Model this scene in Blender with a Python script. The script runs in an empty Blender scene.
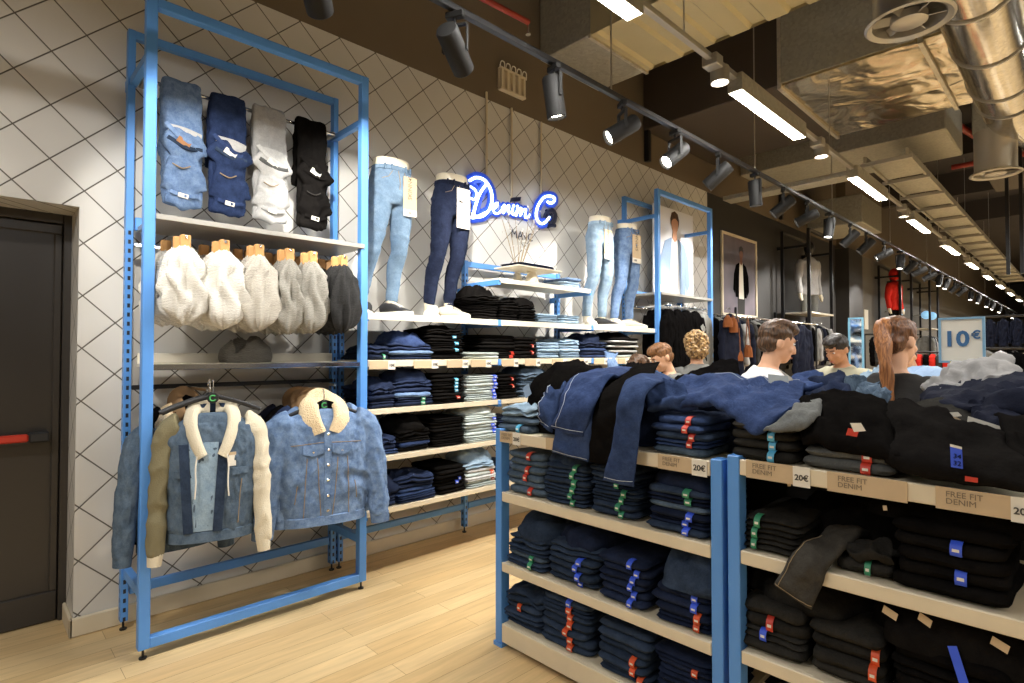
import bpy, bmesh, math, random
from mathutils import Vector as V, Matrix, noise
from mathutils.bvhtree import BVHTree
S = bpy.context.scene
COL = S.collection
PI = math.pi
rnd = random.Random(7)

# ------------------------------------------------------------------ camera
F = 563.0; YAW = math.radians(45.8); PIT = math.radians(1.2); EYE = V((0, 0, 1.5))
cam_d = bpy.data.cameras.new('camera'); cam = bpy.data.objects.new('camera', cam_d); COL.objects.link(cam)
cam_d.sensor_width = 36; cam_d.lens = F/1024*36; cam_d.clip_start = .05; cam_d.clip_end = 200
cam.location = EYE; cam.rotation_euler = (PI/2+PIT, 0, YAW); S.camera = cam
_fh = V((-math.sin(YAW), math.cos(YAW), 0)); _R = V((math.cos(YAW), math.sin(YAW), 0)); _Z = V((0, 0, 1))
_f = _fh*math.cos(PIT)+_Z*math.sin(PIT); _U = -_fh*math.sin(PIT)+_Z*math.cos(PIT)
def ray(px, py): return _f*F+_R*(px-512)+_U*(341.5-py)
def atx(px, py, x): r = ray(px, py); return EYE+r*((x-EYE.x)/r.x)
def aty(px, py, y): r = ray(px, py); return EYE+r*((y-EYE.y)/r.y)
def atz(px, py, z): r = ray(px, py); return EYE+r*((z-EYE.z)/r.z)

# ------------------------------------------------------------------ materials
def newmat(name):
    m = bpy.data.materials.new(name); m.use_nodes = True
    nt = m.node_tree; b = nt.nodes['Principled BSDF']
    return m, nt, b
def nd(nt, t, **k):
    n = nt.nodes.new(t)
    for a, v in k.items():
        if a.startswith('i_'): n.inputs[int(a[2:])].default_value = v
        else: setattr(n, a, v)
    return n
def rgb(c): return (c[0], c[1], c[2], 1)
def hexc(r, g, b):  # photo sRGB 0..255 -> linear
    f = lambda u: (u/255/12.92) if u/255 <= .04045 else ((u/255+.055)/1.055)**2.4
    return (f(r), f(g), f(b))
def plain(name, c, rough=.5, metal=0, emit=None, es=0, bump=0, bscale=40, var=.0, vscale=6, spec=.5, coat=0):
    m, nt, b = newmat(name)
    b.inputs['Base Color'].default_value = rgb(c); b.inputs['Roughness'].default_value = rough
    b.inputs['Metallic'].default_value = metal; b.inputs['Specular IOR Level'].default_value = spec
    if coat: b.inputs['Coat Weight'].default_value = coat
    if emit: b.inputs['Emission Color'].default_value = rgb(emit); b.inputs['Emission Strength'].default_value = es
    tc = nd(nt, 'ShaderNodeTexCoord')
    if var:
        n = nd(nt, 'ShaderNodeTexNoise'); n.inputs['Scale'].default_value = vscale; n.inputs['Detail'].default_value = 4
        nt.links.new(tc.outputs['Object'], n.inputs['Vector'])
        mx = nd(nt, 'ShaderNodeMix', data_type='RGBA')
        mx.inputs[6].default_value = rgb([v*(1-var) for v in c]); mx.inputs[7].default_value = rgb([min(1, v*(1+var)) for v in c])
        nt.links.new(n.outputs[0], mx.inputs[0]); nt.links.new(mx.outputs[2], b.inputs['Base Color'])
    if bump:
        n = nd(nt, 'ShaderNodeTexNoise'); n.inputs['Scale'].default_value = bscale; n.inputs['Detail'].default_value = 3
        nt.links.new(tc.outputs['Object'], n.inputs['Vector'])
        bp = nd(nt, 'ShaderNodeBump'); bp.inputs['Strength'].default_value = bump; bp.inputs['Distance'].default_value = .01
        nt.links.new(n.outputs[0], bp.inputs['Height']); nt.links.new(bp.outputs[0], b.inputs['Normal'])
    return m
def denim(name, c, light, amount=.5, scale=9):
    """woven cotton: dye that varies over the garment plus a fine slub weave"""
    m, nt, b = newmat(name)
    b.inputs['Roughness'].default_value = .92; b.inputs['Specular IOR Level'].default_value = .08
    tc = nd(nt, 'ShaderNodeTexCoord'); oi = nd(nt, 'ShaderNodeObjectInfo')
    ad = nd(nt, 'ShaderNodeVectorMath', operation='ADD'); nt.links.new(tc.outputs['Object'], ad.inputs[0])
    sc = nd(nt, 'ShaderNodeVectorMath', operation='SCALE'); sc.inputs['Scale'].default_value = 17
    cm = nd(nt, 'ShaderNodeCombineXYZ')
    for i in range(3): nt.links.new(oi.outputs['Random'], cm.inputs[i])
    nt.links.new(cm.outputs[0], sc.inputs[0]); nt.links.new(sc.outputs[0], ad.inputs[1])
    n = nd(nt, 'ShaderNodeTexNoise'); n.inputs['Scale'].default_value = scale*1.6; n.inputs['Detail'].default_value = 7; n.inputs['Roughness'].default_value = .75
    nt.links.new(ad.outputs[0], n.inputs['Vector'])
    rp = nd(nt, 'ShaderNodeValToRGB'); rp.color_ramp.elements[0].position = .22; rp.color_ramp.elements[1].position = .84
    rp.color_ramp.elements[0].color = rgb(c); rp.color_ramp.elements[1].color = rgb(light)
    nt.links.new(n.outputs[0], rp.inputs[0])
    w = nd(nt, 'ShaderNodeTexNoise'); w.inputs['Scale'].default_value = 260; w.inputs['Detail'].default_value = 2
    nt.links.new(tc.outputs['Object'], w.inputs['Vector'])
    mx = nd(nt, 'ShaderNodeMix', data_type='RGBA', blend_type='MULTIPLY'); mx.inputs[0].default_value = .55
    mr = nd(nt, 'ShaderNodeMapRange'); mr.inputs[3].default_value = .45; mr.inputs[4].default_value = 1.45
    nt.links.new(w.outputs[0], mr.inputs[0]); nt.links.new(rp.outputs[0], mx.inputs[6]); nt.links.new(mr.outputs[0], mx.inputs[7])
    hv = nd(nt, 'ShaderNodeHueSaturation'); hm = nd(nt, 'ShaderNodeMapRange'); hm.inputs[3].default_value = .78; hm.inputs[4].default_value = 1.22
    nt.links.new(oi.outputs['Random'], hm.inputs[0]); nt.links.new(hm.outputs[0], hv.inputs['Value'])
    nt.links.new(mx.outputs[2], hv.inputs['Color']); nt.links.new(hv.outputs[0], b.inputs['Base Color'])
    n2 = nd(nt, 'ShaderNodeTexNoise'); n2.inputs['Scale'].default_value = 38; n2.inputs['Detail'].default_value = 4
    nt.links.new(tc.outputs['Object'], n2.inputs['Vector'])
    bp = nd(nt, 'ShaderNodeBump'); bp.inputs['Strength'].default_value = .35; bp.inputs['Distance'].default_value = .012
    nt.links.new(n2.outputs[0], bp.inputs['Height']); nt.links.new(bp.outputs[0], b.inputs['Normal'])
    return m
M = {}
M['blue_paint'] = plain('blue_paint', hexc(88, 148, 220), .42, bump=.04, bscale=60, var=.06, vscale=5)
M['white_metal'] = plain('white_metal', hexc(222, 214, 196), .4, var=.05)
M['cream_metal'] = plain('cream_metal', hexc(222, 208, 180), .45, var=.08, vscale=9)
M['grey_metal'] = plain('grey_metal', hexc(176, 172, 164), .35, .6)
M['chrome'] = plain('chrome', (.82, .82, .82), .12, 1)
M['black_metal'] = plain('black_metal', (.018, .018, .019), .35, .3)
M['spot_black'] = plain('spot_black', (.012, .0115, .011), .6, spec=.25)
M['black_plastic'] = plain('black_plastic', (.015, .015, .016), .45)
M['green_print'] = plain('green_print', hexc(70, 170, 90), .5)
M['kraft'] = plain('kraft', hexc(196, 172, 138), .8, var=.1, vscale=14)
M['clip_brown'] = plain('clip_brown', hexc(196, 146, 88), .65, var=.12, vscale=20)
M['paper'] = plain('paper', hexc(228, 222, 208), .75, var=.04)
M['print_dark'] = plain('print_dark', hexc(70, 66, 60), .8)
M['print_grey'] = plain('print_grey', hexc(126, 112, 92), .8)
M['print_blue'] = plain('print_blue', hexc(60, 105, 150), .7)
M['skirting'] = plain('skirting', hexc(214, 200, 172), .6, var=.05)
M['brown_wall'] = plain('brown_wall', hexc(110, 97, 78), .85, bump=.1, bscale=90, var=.06, vscale=3)
M['black_wall'] = plain('black_wall', hexc(44, 41, 38), .6, var=.12, vscale=2)
M['grey_wall'] = plain('grey_wall', hexc(104, 100, 92), .75, var=.08, vscale=2)
M['ceiling_dark'] = plain('ceiling_dark', hexc(58, 50, 42), .9, var=.2, vscale=1.5)
M['reveal'] = plain('reveal', hexc(176, 150, 112), .7, var=.05)
M['door_dark'] = plain('door_dark', hexc(52, 48, 44), .28, bump=.03, bscale=50, var=.06)
M['red_bar'] = plain('red_bar', hexc(186, 52, 34), .4)
M['red_pipe'] = plain('red_pipe', hexc(150, 48, 36), .45)
M['galv'] = None
M['sherpa'] = plain('sherpa', hexc(236, 212, 172), .95, bump=1.0, bscale=130, var=.12, vscale=60)
M['cream_knit'] = plain('cream_knit', hexc(214, 203, 178), .95, bump=.5, bscale=160, var=.05)
M['olive_knit'] = plain('olive_knit', hexc(120, 112, 84), .95, bump=.4, bscale=160, var=.05)
M['brown_suede'] = plain('brown_suede', hexc(142, 112, 78), .95, bump=.3, bscale=130, var=.08)
M['skin'] = plain('skin', hexc(222, 172, 138), .5, var=.05, vscale=18, spec=.35)
M['skin_tan'] = plain('skin_tan', hexc(196, 142, 106), .5, var=.05, vscale=18, spec=.35)
M['lip'] = plain('lip', hexc(176, 104, 92), .45)
M['eye_white'] = plain('eye_white', (.75, .72, .68), .2)
M['eye_dark'] = plain('eye_dark', (.03, .02, .015), .15)
M['mannequin_white'] = plain('mannequin_white', hexc(226, 214, 188), .35, coat=.2)
M['white_shoe'] = plain('white_shoe', hexc(226, 218, 202), .6, var=.04)
M['black_shoe'] = plain('black_shoe', (.02, .02, .022), .6)
M['sole'] = plain('sole', hexc(232, 226, 212), .55)
M['thread_white'] = plain('thread_white', hexc(176, 182, 190), .9)
M['thread_tan'] = plain('thread_tan', hexc(150, 130, 100), .9)
M['label_leather'] = plain('label_leather', hexc(160, 112, 70), .7)
M['rust_cloth'] = plain('rust_cloth', hexc(128, 76, 44), .8, var=.12, vscale=20, bump=.2)
M['white_cloth'] = plain('white_cloth', hexc(226, 222, 222), .85, bump=.2, bscale=30, var=.05)
M['red_cloth'] = plain('red_cloth', hexc(196, 44, 34), .8, bump=.2, var=.1)
M['sage_cloth'] = plain('sage_cloth', hexc(168, 164, 142), .85, bump=.2, var=.06)
M['grey_cloth'] = plain('grey_cloth', hexc(124, 124, 120), .9, bump=.3, bscale=50, var=.12, vscale=14)
M['lgrey_cloth'] = plain('lgrey_cloth', hexc(160, 158, 156), .9, bump=.3, bscale=50, var=.12, vscale=14)
M['charcoal_cloth'] = plain('charcoal_cloth', hexc(58, 56, 54), .9, bump=.3, bscale=50, var=.15, vscale=14)
M['navy_cloth'] = plain('navy_cloth', hexc(26, 29, 42), .85, bump=.3, bscale=50, var=.15, vscale=14)
M['black_cloth'] = plain('black_cloth', hexc(14, 13, 13), .95, bump=.3, bscale=50, var=.2, vscale=14, spec=.1)
M['beige_cloth'] = plain('beige_cloth', hexc(150, 132, 104), .9, bump=.3, var=.1)
M['pale_blue_cloth'] = plain('pale_blue_cloth', hexc(150, 172, 200), .85, bump=.3, var=.1)
M['leather_brown'] = plain('leather_brown', hexc(120, 70, 38), .45, var=.15, vscale=12)
M['st_green'] = plain('st_green', hexc(58, 142, 104), .5)
M['st_blue'] = plain('st_blue', hexc(58, 92, 222), .5)
M['st_orange'] = plain('st_orange', hexc(216, 84, 40), .5)
M['st_red'] = plain('st_red', hexc(196, 58, 40), .5)
M['st_cyan'] = plain('st_cyan', hexc(90, 176, 214), .5)
M['neon'] = plain('neon', (.85, .92, 1), .4, emit=(.62, .80, 1), es=3.6)
M['neon_blue'] = plain('neon_blue', hexc(40, 74, 190), .35, emit=(.02, .06, .42), es=.6)
M['neon_off'] = plain('neon_off', hexc(28, 32, 58), .3)
M['lamp_warm'] = plain('lamp_warm', (1, 1, 1), .5, emit=(1, .93, .80), es=14)
M['lamp_tube'] = plain('lamp_tube', (1, 1, 1), .5, emit=(1, .97, .84), es=7)
M['lamp_off'] = plain('lamp_off', (.10, .10, .10), .2)
M['twig'] = plain('twig', hexc(170, 150, 116), .8)
M['blossom'] = plain('blossom', hexc(236, 230, 220), .8)
M['blue_glow'] = plain('blue_glow', hexc(120, 180, 220), .5, emit=(.35, .65, .95), es=.5)
for k_ in M:
    if 'cloth' in k_: M[k_].node_tree.nodes['Principled BSDF'].inputs['Specular IOR Level'].default_value = .08

def hairmat(name, c1, c2, scale=60, zs=.06):
    m, nt, b = newmat(name); b.inputs['Roughness'].default_value = .45
    tc = nd(nt, 'ShaderNodeTexCoord'); mp = nd(nt, 'ShaderNodeMapping'); mp.inputs['Scale'].default_value = (1, 1, zs)
    n = nd(nt, 'ShaderNodeTexNoise'); n.inputs['Scale'].default_value = scale; n.inputs['Detail'].default_value = 3
    nt.links.new(tc.outputs['Object'], mp.inputs[0]); nt.links.new(mp.outputs[0], n.inputs['Vector'])
    rp = nd(nt, 'ShaderNodeValToRGB'); rp.color_ramp.elements[0].position = .36; rp.color_ramp.elements[1].position = .66
    rp.color_ramp.elements[0].color = rgb(c1); rp.color_ramp.elements[1].color = rgb(c2)
    nt.links.new(n.outputs[0], rp.inputs[0]); nt.links.new(rp.outputs[0], b.inputs['Base Color'])
    bp = nd(nt, 'ShaderNodeBump'); bp.inputs['Strength'].default_value = .5; bp.inputs['Distance'].default_value = .003
    nt.links.new(n.outputs[0], bp.inputs['Height']); nt.links.new(bp.outputs[0], b.inputs['Normal'])
    return m
M['hair_brown'] = hairmat('hair_brown', hexc(50, 34, 22), hexc(104, 74, 48), 160, .12)
M['hair_copper'] = hairmat('hair_copper', hexc(118, 70, 38), hexc(190, 128, 76), 190, .05)
M['hair_crown'] = hairmat('hair_crown', hexc(74, 46, 28), hexc(130, 84, 50), 190, .12)
M['hair_blond'] = hairmat('hair_blond', hexc(86, 60, 34), hexc(206, 168, 112), 46, .8)
M['hair_ginger'] = hairmat('hair_ginger', hexc(92, 60, 34), hexc(156, 108, 66), 150, .2)
M['hair_dark'] = hairmat('hair_dark', hexc(22, 17, 14), hexc(44, 34, 28), 160, .12)

def galv(name, c, rough, wr, bscale=3.0, metal=1):
    m, nt, b = newmat(name); b.inputs['Metallic'].default_value = metal; b.inputs['Roughness'].default_value = rough
    tc = nd(nt, 'ShaderNodeTexCoord')
    n = nd(nt, 'ShaderNodeTexNoise'); n.inputs['Scale'].default_value = bscale; n.inputs['Detail'].default_value = 2; n.inputs['Distortion'].default_value = .6
    nt.links.new(tc.outputs['Object'], n.inputs['Vector'])
    n2 = nd(nt, 'ShaderNodeTexVoronoi'); n2.inputs['Scale'].default_value = 40
    nt.links.new(tc.outputs['Object'], n2.inputs['Vector'])
    mx = nd(nt, 'ShaderNodeMix', data_type='RGBA'); mx.inputs[6].default_value = rgb([v*.82 for v in c]); mx.inputs[7].default_value = rgb([min(1, v*1.1) for v in c])
    nt.links.new(n2.outputs['Color'], mx.inputs[0]); nt.links.new(mx.outputs[2], b.inputs['Base Color'])
    bp = nd(nt, 'ShaderNodeBump'); bp.inputs['Strength'].default_value = wr; bp.inputs['Distance'].default_value = .12
    nt.links.new(n.outputs[0], bp.inputs['Height']); nt.links.new(bp.outputs[0], b.inputs['Normal'])
    return m
M['galv'] = galv('galv', (.62, .58, .48), .42, .15, metal=.6)
M['galv_shiny'] = galv('galv_shiny', (.70, .62, .48), .24, .5, 2.6)
M['pipe_metal'] = galv('pipe_metal', (.74, .69, .60), .16, .05, 2)
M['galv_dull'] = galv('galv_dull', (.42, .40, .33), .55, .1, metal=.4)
M['duct_dark'] = plain('duct_dark', hexc(66, 56, 46), .6, var=.1, vscale=2)
M['panel_ribbed'] = plain('panel_ribbed', hexc(196, 184, 146), .5, .35, var=.08, vscale=4)

D = {}
D['light'] = denim('denim_light', hexc(112, 138, 162), hexc(172, 192, 206), .6)
D['sky'] = denim('denim_sky', hexc(86, 110, 134), hexc(136, 158, 178), .6)
D['ink'] = denim('denim_ink', hexc(18, 22, 36), hexc(46, 54, 78), .4)
D['pale'] = denim('denim_pale', hexc(158, 170, 168), hexc(206, 212, 206), .6)
D['mid'] = denim('denim_mid', hexc(62, 88, 128), hexc(142, 166, 198), .5, 14)
D['blue'] = denim('denim_blue', hexc(34, 46, 76), hexc(66, 84, 122), .45)
D['cobalt'] = denim('denim_cobalt', hexc(26, 36, 64), hexc(66, 84, 126), .3)
D['washed'] = denim('denim_washed', hexc(52, 68, 86), hexc(108, 124, 140), .6, 12)
D['indigo'] = denim('denim_indigo', hexc(30, 40, 56), hexc(64, 78, 100), .5)
D['navy'] = denim('denim_navy', hexc(20, 26, 42), hexc(44, 54, 80), .4)
D['dark'] = denim('denim_dark', hexc(28, 36, 58), hexc(52, 64, 94), .3)
D['grey'] = denim('denim_grey', hexc(78, 80, 80), hexc(116, 116, 112), .5)
D['char'] = denim('denim_char', hexc(32, 31, 29), hexc(60, 58, 54), .5)
D['smoke'] = denim('denim_smoke', hexc(50, 48, 44), hexc(86, 82, 75), .5)
D['black'] = denim('denim_black', hexc(13, 12, 12), hexc(30, 28, 26), .4)
for k_ in ('black', 'char'): D[k_].node_tree.nodes['Principled BSDF'].inputs['Specular IOR Level'].default_value = 0
M['black_cloth'].node_tree.nodes['Principled BSDF'].inputs['Specular IOR Level'].default_value = 0
D['white'] = denim('denim_white', hexc(196, 194, 188), hexc(226, 224, 216), .5)
D['silver'] = denim('denim_silver', hexc(168, 168, 166), hexc(214, 212, 208), .6)

def knit(name, c1, c2, s=70):
    m, nt, b = newmat(name); b.inputs['Roughness'].default_value = .95
    tc = nd(nt, 'ShaderNodeTexCoord')
    w = nd(nt, 'ShaderNodeTexWave', wave_type='BANDS', bands_direction='Z'); w.inputs['Scale'].default_value = s*.62; w.inputs['Distortion'].default_value = 6; w.inputs['Detail'].default_value = 2; w.inputs['Detail Scale'].default_value = 2
    nt.links.new(tc.outputs['Object'], w.inputs['Vector'])
    mx = nd(nt, 'ShaderNodeMix', data_type='RGBA'); mx.inputs[6].default_value = rgb(c1); mx.inputs[7].default_value = rgb(c2)
    nt.links.new(w.outputs['Fac'], mx.inputs[0]); nt.links.new(mx.outputs[2], b.inputs['Base Color'])
    bp = nd(nt, 'ShaderNodeBump'); bp.inputs['Strength'].default_value = .5; bp.inputs['Distance'].default_value = .006
    nt.links.new(w.outputs['Fac'], bp.inputs['Height']); nt.links.new(bp.outputs[0], b.inputs['Normal'])
    return m
M['knit_white'] = knit('knit_white', hexc(196, 192, 182), hexc(222, 218, 208))
M['knit_oat'] = knit('knit_oat', hexc(168, 162, 150), hexc(200, 194, 182))
M['knit_grey'] = knit('knit_grey', hexc(132, 129, 120), hexc(170, 166, 156))
M['knit_dark'] = knit('knit_dark', hexc(74, 71, 64), hexc(132, 127, 117))
M['knit_black'] = knit('knit_black', hexc(18, 18, 18), hexc(40, 39, 38))

def slotted():
    m, nt, b = newmat('blue_slotted'); b.inputs['Roughness'].default_value = .42
    tc = nd(nt, 'ShaderNodeTexCoord'); sx = nd(nt, 'ShaderNodeSeparateXYZ'); nt.links.new(tc.outputs['Object'], sx.inputs[0])
    fr = nd(nt, 'ShaderNodeMath', operation='FRACT'); dv = nd(nt, 'ShaderNodeMath', operation='DIVIDE'); dv.inputs[1].default_value = .05
    nt.links.new(sx.outputs['Z'], dv.inputs[0]); nt.links.new(dv.outputs[0], fr.inputs[0])
    c1 = nd(nt, 'ShaderNodeMath', operation='LESS_THAN'); c1.inputs[1].default_value = .46; nt.links.new(fr.outputs[0], c1.inputs[0])
    def band(ax):
        a = nd(nt, 'ShaderNodeMath', operation='ABSOLUTE'); nt.links.new(sx.outputs[ax], a.inputs[0])
        l = nd(nt, 'ShaderNodeMath', operation='LESS_THAN'); l.inputs[1].default_value = .0065; nt.links.new(a.outputs[0], l.inputs[0]); return l
    bx_, by_ = band('X'), band('Y')
    o = nd(nt, 'ShaderNodeMath', operation='MAXIMUM'); nt.links.new(bx_.outputs[0], o.inputs[0]); nt.links.new(by_.outputs[0], o.inputs[1])
    z1 = nd(nt, 'ShaderNodeMath', operation='LESS_THAN'); z1.inputs[1].default_value = 2.2; nt.links.new(sx.outputs['Z'], z1.inputs[0])
    p = nd(nt, 'ShaderNodeMath', operation='MULTIPLY'); nt.links.new(c1.outputs[0], p.inputs[0]); nt.links.new(o.outputs[0], p.inputs[1])
    p2 = nd(nt, 'ShaderNodeMath', operation='MULTIPLY'); nt.links.new(p.outputs[0], p2.inputs[0]); nt.links.new(z1.outputs[0], p2.inputs[1])
    mx = nd(nt, 'ShaderNodeMix', data_type='RGBA'); mx.inputs[6].default_value = rgb(hexc(84, 144, 216)); mx.inputs[7].default_value = (.01, .012, .02, 1)
    nt.links.new(p2.outputs[0], mx.inputs[0]); nt.links.new(mx.outputs[2], b.inputs['Base Color'])
    return m
M['blue_slotted'] = slotted()

def tilewall():
    m, nt, b = newmat('tile_wall')
    g = nd(nt, 'ShaderNodeNewGeometry'); sx = nd(nt, 'ShaderNodeSeparateXYZ'); nt.links.new(g.outputs['Position'], sx.inputs[0])
    def lin(src, off, per):
        a = nd(nt, 'ShaderNodeMath', operation='SUBTRACT'); a.inputs[1].default_value = off; nt.links.new(sx.outputs[src], a.inputs[0])
        d = nd(nt, 'ShaderNodeMath', operation='DIVIDE'); d.inputs[1].default_value = per; nt.links.new(a.outputs[0], d.inputs[0]); return d
    u = lin('Y', .452, .2945); v = lin('Z', 2.377, .2835)
    # reveals run in x: shift u by depth so lines turn the corner
    ux = lin('X', -3.78, .2945); us = nd(nt, 'ShaderNodeMath', operation='ADD'); nt.links.new(u.outputs[0], us.inputs[0]); nt.links.new(ux.outputs[0], us.inputs[1])
    def grp(op):
        s = nd(nt, 'ShaderNodeMath', operation=op); nt.links.new(us.outputs[0], s.inputs[0]); nt.links.new(v.outputs[0], s.inputs[1])
        r = nd(nt, 'ShaderNodeMath', operation='ROUND'); nt.links.new(s.outputs[0], r.inputs[0])
        df = nd(nt, 'ShaderNodeMath', operation='SUBTRACT'); nt.links.new(s.outputs[0], df.inputs[0]); nt.links.new(r.outputs[0], df.inputs[1])
        ab = nd(nt, 'ShaderNodeMath', operation='ABSOLUTE'); nt.links.new(df.outputs[0], ab.inputs[0]); return ab, r
    a1, r1 = grp('ADD'); a2, r2 = grp('SUBTRACT')
    mn = nd(nt, 'ShaderNodeMath', operation='MINIMUM'); nt.links.new(a1.outputs[0], mn.inputs[0]); nt.links.new(a2.outputs[0], mn.inputs[1])
    mr = nd(nt, 'ShaderNodeMapRange'); mr.inputs[1].default_value = .011; mr.inputs[2].default_value = .02; nt.links.new(mn.outputs[0], mr.inputs[0])
    n = nd(nt, 'ShaderNodeTexNoise'); n.inputs['Scale'].default_value = 2.5; nt.links.new(g.outputs['Position'], n.inputs['Vector'])
    t = nd(nt, 'ShaderNodeMix', data_type='RGBA'); t.inputs[6].default_value = rgb(hexc(206, 203, 196)); t.inputs[7].default_value = rgb(hexc(217, 214, 207))
    nt.links.new(n.outputs[0], t.inputs[0])
    mx = nd(nt, 'ShaderNodeMix', data_type='RGBA'); mx.inputs[6].default_value = rgb(hexc(92, 86, 76)); nt.links.new(t.outputs[2], mx.inputs[7]); nt.links.new(mr.outputs[0], mx.inputs[0])
    nt.links.new(mx.outputs[2], b.inputs['Base Color'])
    rr = nd(nt, 'ShaderNodeMapRange'); rr.inputs[3].default_value = .8; rr.inputs[4].default_value = .3; nt.links.new(mr.outputs[0], rr.inputs[0]); nt.links.new(rr.outputs[0], b.inputs['Roughness'])
    bp = nd(nt, 'ShaderNodeBump'); bp.inputs['Strength'].default_value = .6; bp.inputs['Distance'].default_value = .004
    nt.links.new(mr.outputs[0], bp.inputs['Height']); nt.links.new(bp.outputs[0], b.inputs['Normal'])
    return m
M['tile_wall'] = tilewall()

def woodfloor():
    m, nt, b = newmat('wood_floor'); b.inputs['Roughness'].default_value = .38
    g = nd(nt, 'ShaderNodeNewGeometry'); mp = nd(nt, 'ShaderNodeMapping'); mp.inputs['Rotation'].default_value = (0, 0, PI/2)
    nt.links.new(g.outputs['Position'], mp.inputs[0])
    br = nd(nt, 'ShaderNodeTexBrick'); br.offset = .37; br.inputs['Scale'].default_value = 1
    br.inputs['Brick Width'].default_value = 1.5; br.inputs['Row Height'].default_value = .125; br.inputs['Mortar Size'].default_value = .0012; br.inputs['Mortar Smooth'].default_value = .2
    br.inputs['Color1'].default_value = rgb(hexc(218, 190, 142)); br.inputs['Color2'].default_value = rgb(hexc(204, 172, 122)); br.inputs['Mortar'].default_value = rgb(hexc(140, 108, 68))
    nt.links.new(mp.outputs[0], br.inputs['Vector'])
    m2 = nd(nt, 'ShaderNodeMapping'); m2.inputs['Scale'].default_value = (14, 1.1, 1); nt.links.new(g.outputs['Position'], m2.inputs[0])
    n = nd(nt, 'ShaderNodeTexNoise'); n.inputs['Scale'].default_value = 2.2; n.inputs['Detail'].default_value = 6; n.inputs['Distortion'].default_value = .8
    nt.links.new(m2.outputs[0], n.inputs['Vector'])
    mr = nd(nt, 'ShaderNodeMapRange'); mr.inputs[1].default_value = .3; mr.inputs[2].default_value = .7; mr.inputs[3].default_value = .86; mr.inputs[4].default_value = 1.08; nt.links.new(n.outputs[0], mr.inputs[0])
    mx = nd(nt, 'ShaderNodeMix', data_type='RGBA', blend_type='MULTIPLY'); mx.inputs[0].default_value = 1
    nt.links.new(br.outputs[0], mx.inputs[6]); nt.links.new(mr.outputs[0], mx.inputs[7]); nt.links.new(mx.outputs[2], b.inputs['Base Color'])
    bp = nd(nt, 'ShaderNodeBump'); bp.inputs['Strength'].default_value = .15; bp.inputs['Distance'].default_value = .003; nt.links.new(n.outputs[0], bp.inputs['Height']); nt.links.new(bp.outputs[0], b.inputs['Normal'])
    return m
M['wood_floor'] = woodfloor()
def grad_poster(name, top, mid, bot):
    m, nt, b = newmat(name); b.inputs['Roughness'].default_value = .5
    tc = nd(nt, 'ShaderNodeTexCoord'); n = nd(nt, 'ShaderNodeTexNoise'); n.inputs['Scale'].default_value = 3
    nt.links.new(tc.outputs['Object'], n.inputs['Vector'])
    rp = nd(nt, 'ShaderNodeValToRGB'); rp.color_ramp.elements[0].position = .3; rp.color_ramp.elements[1].position = .7
    rp.color_ramp.elements[0].color = rgb(top); rp.color_ramp.elements[1].color = rgb(bot)
    nt.links.new(n.outputs[0], rp.inputs[0]); nt.links.new(rp.outputs[0], b.inputs['Base Color']); return m
M['poster_backdrop'] = grad_poster('poster_backdrop', hexc(84, 80, 88), 0, hexc(112, 100, 108))
M['poster_white'] = plain('poster_white', hexc(236, 236, 238), .5)

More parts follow.
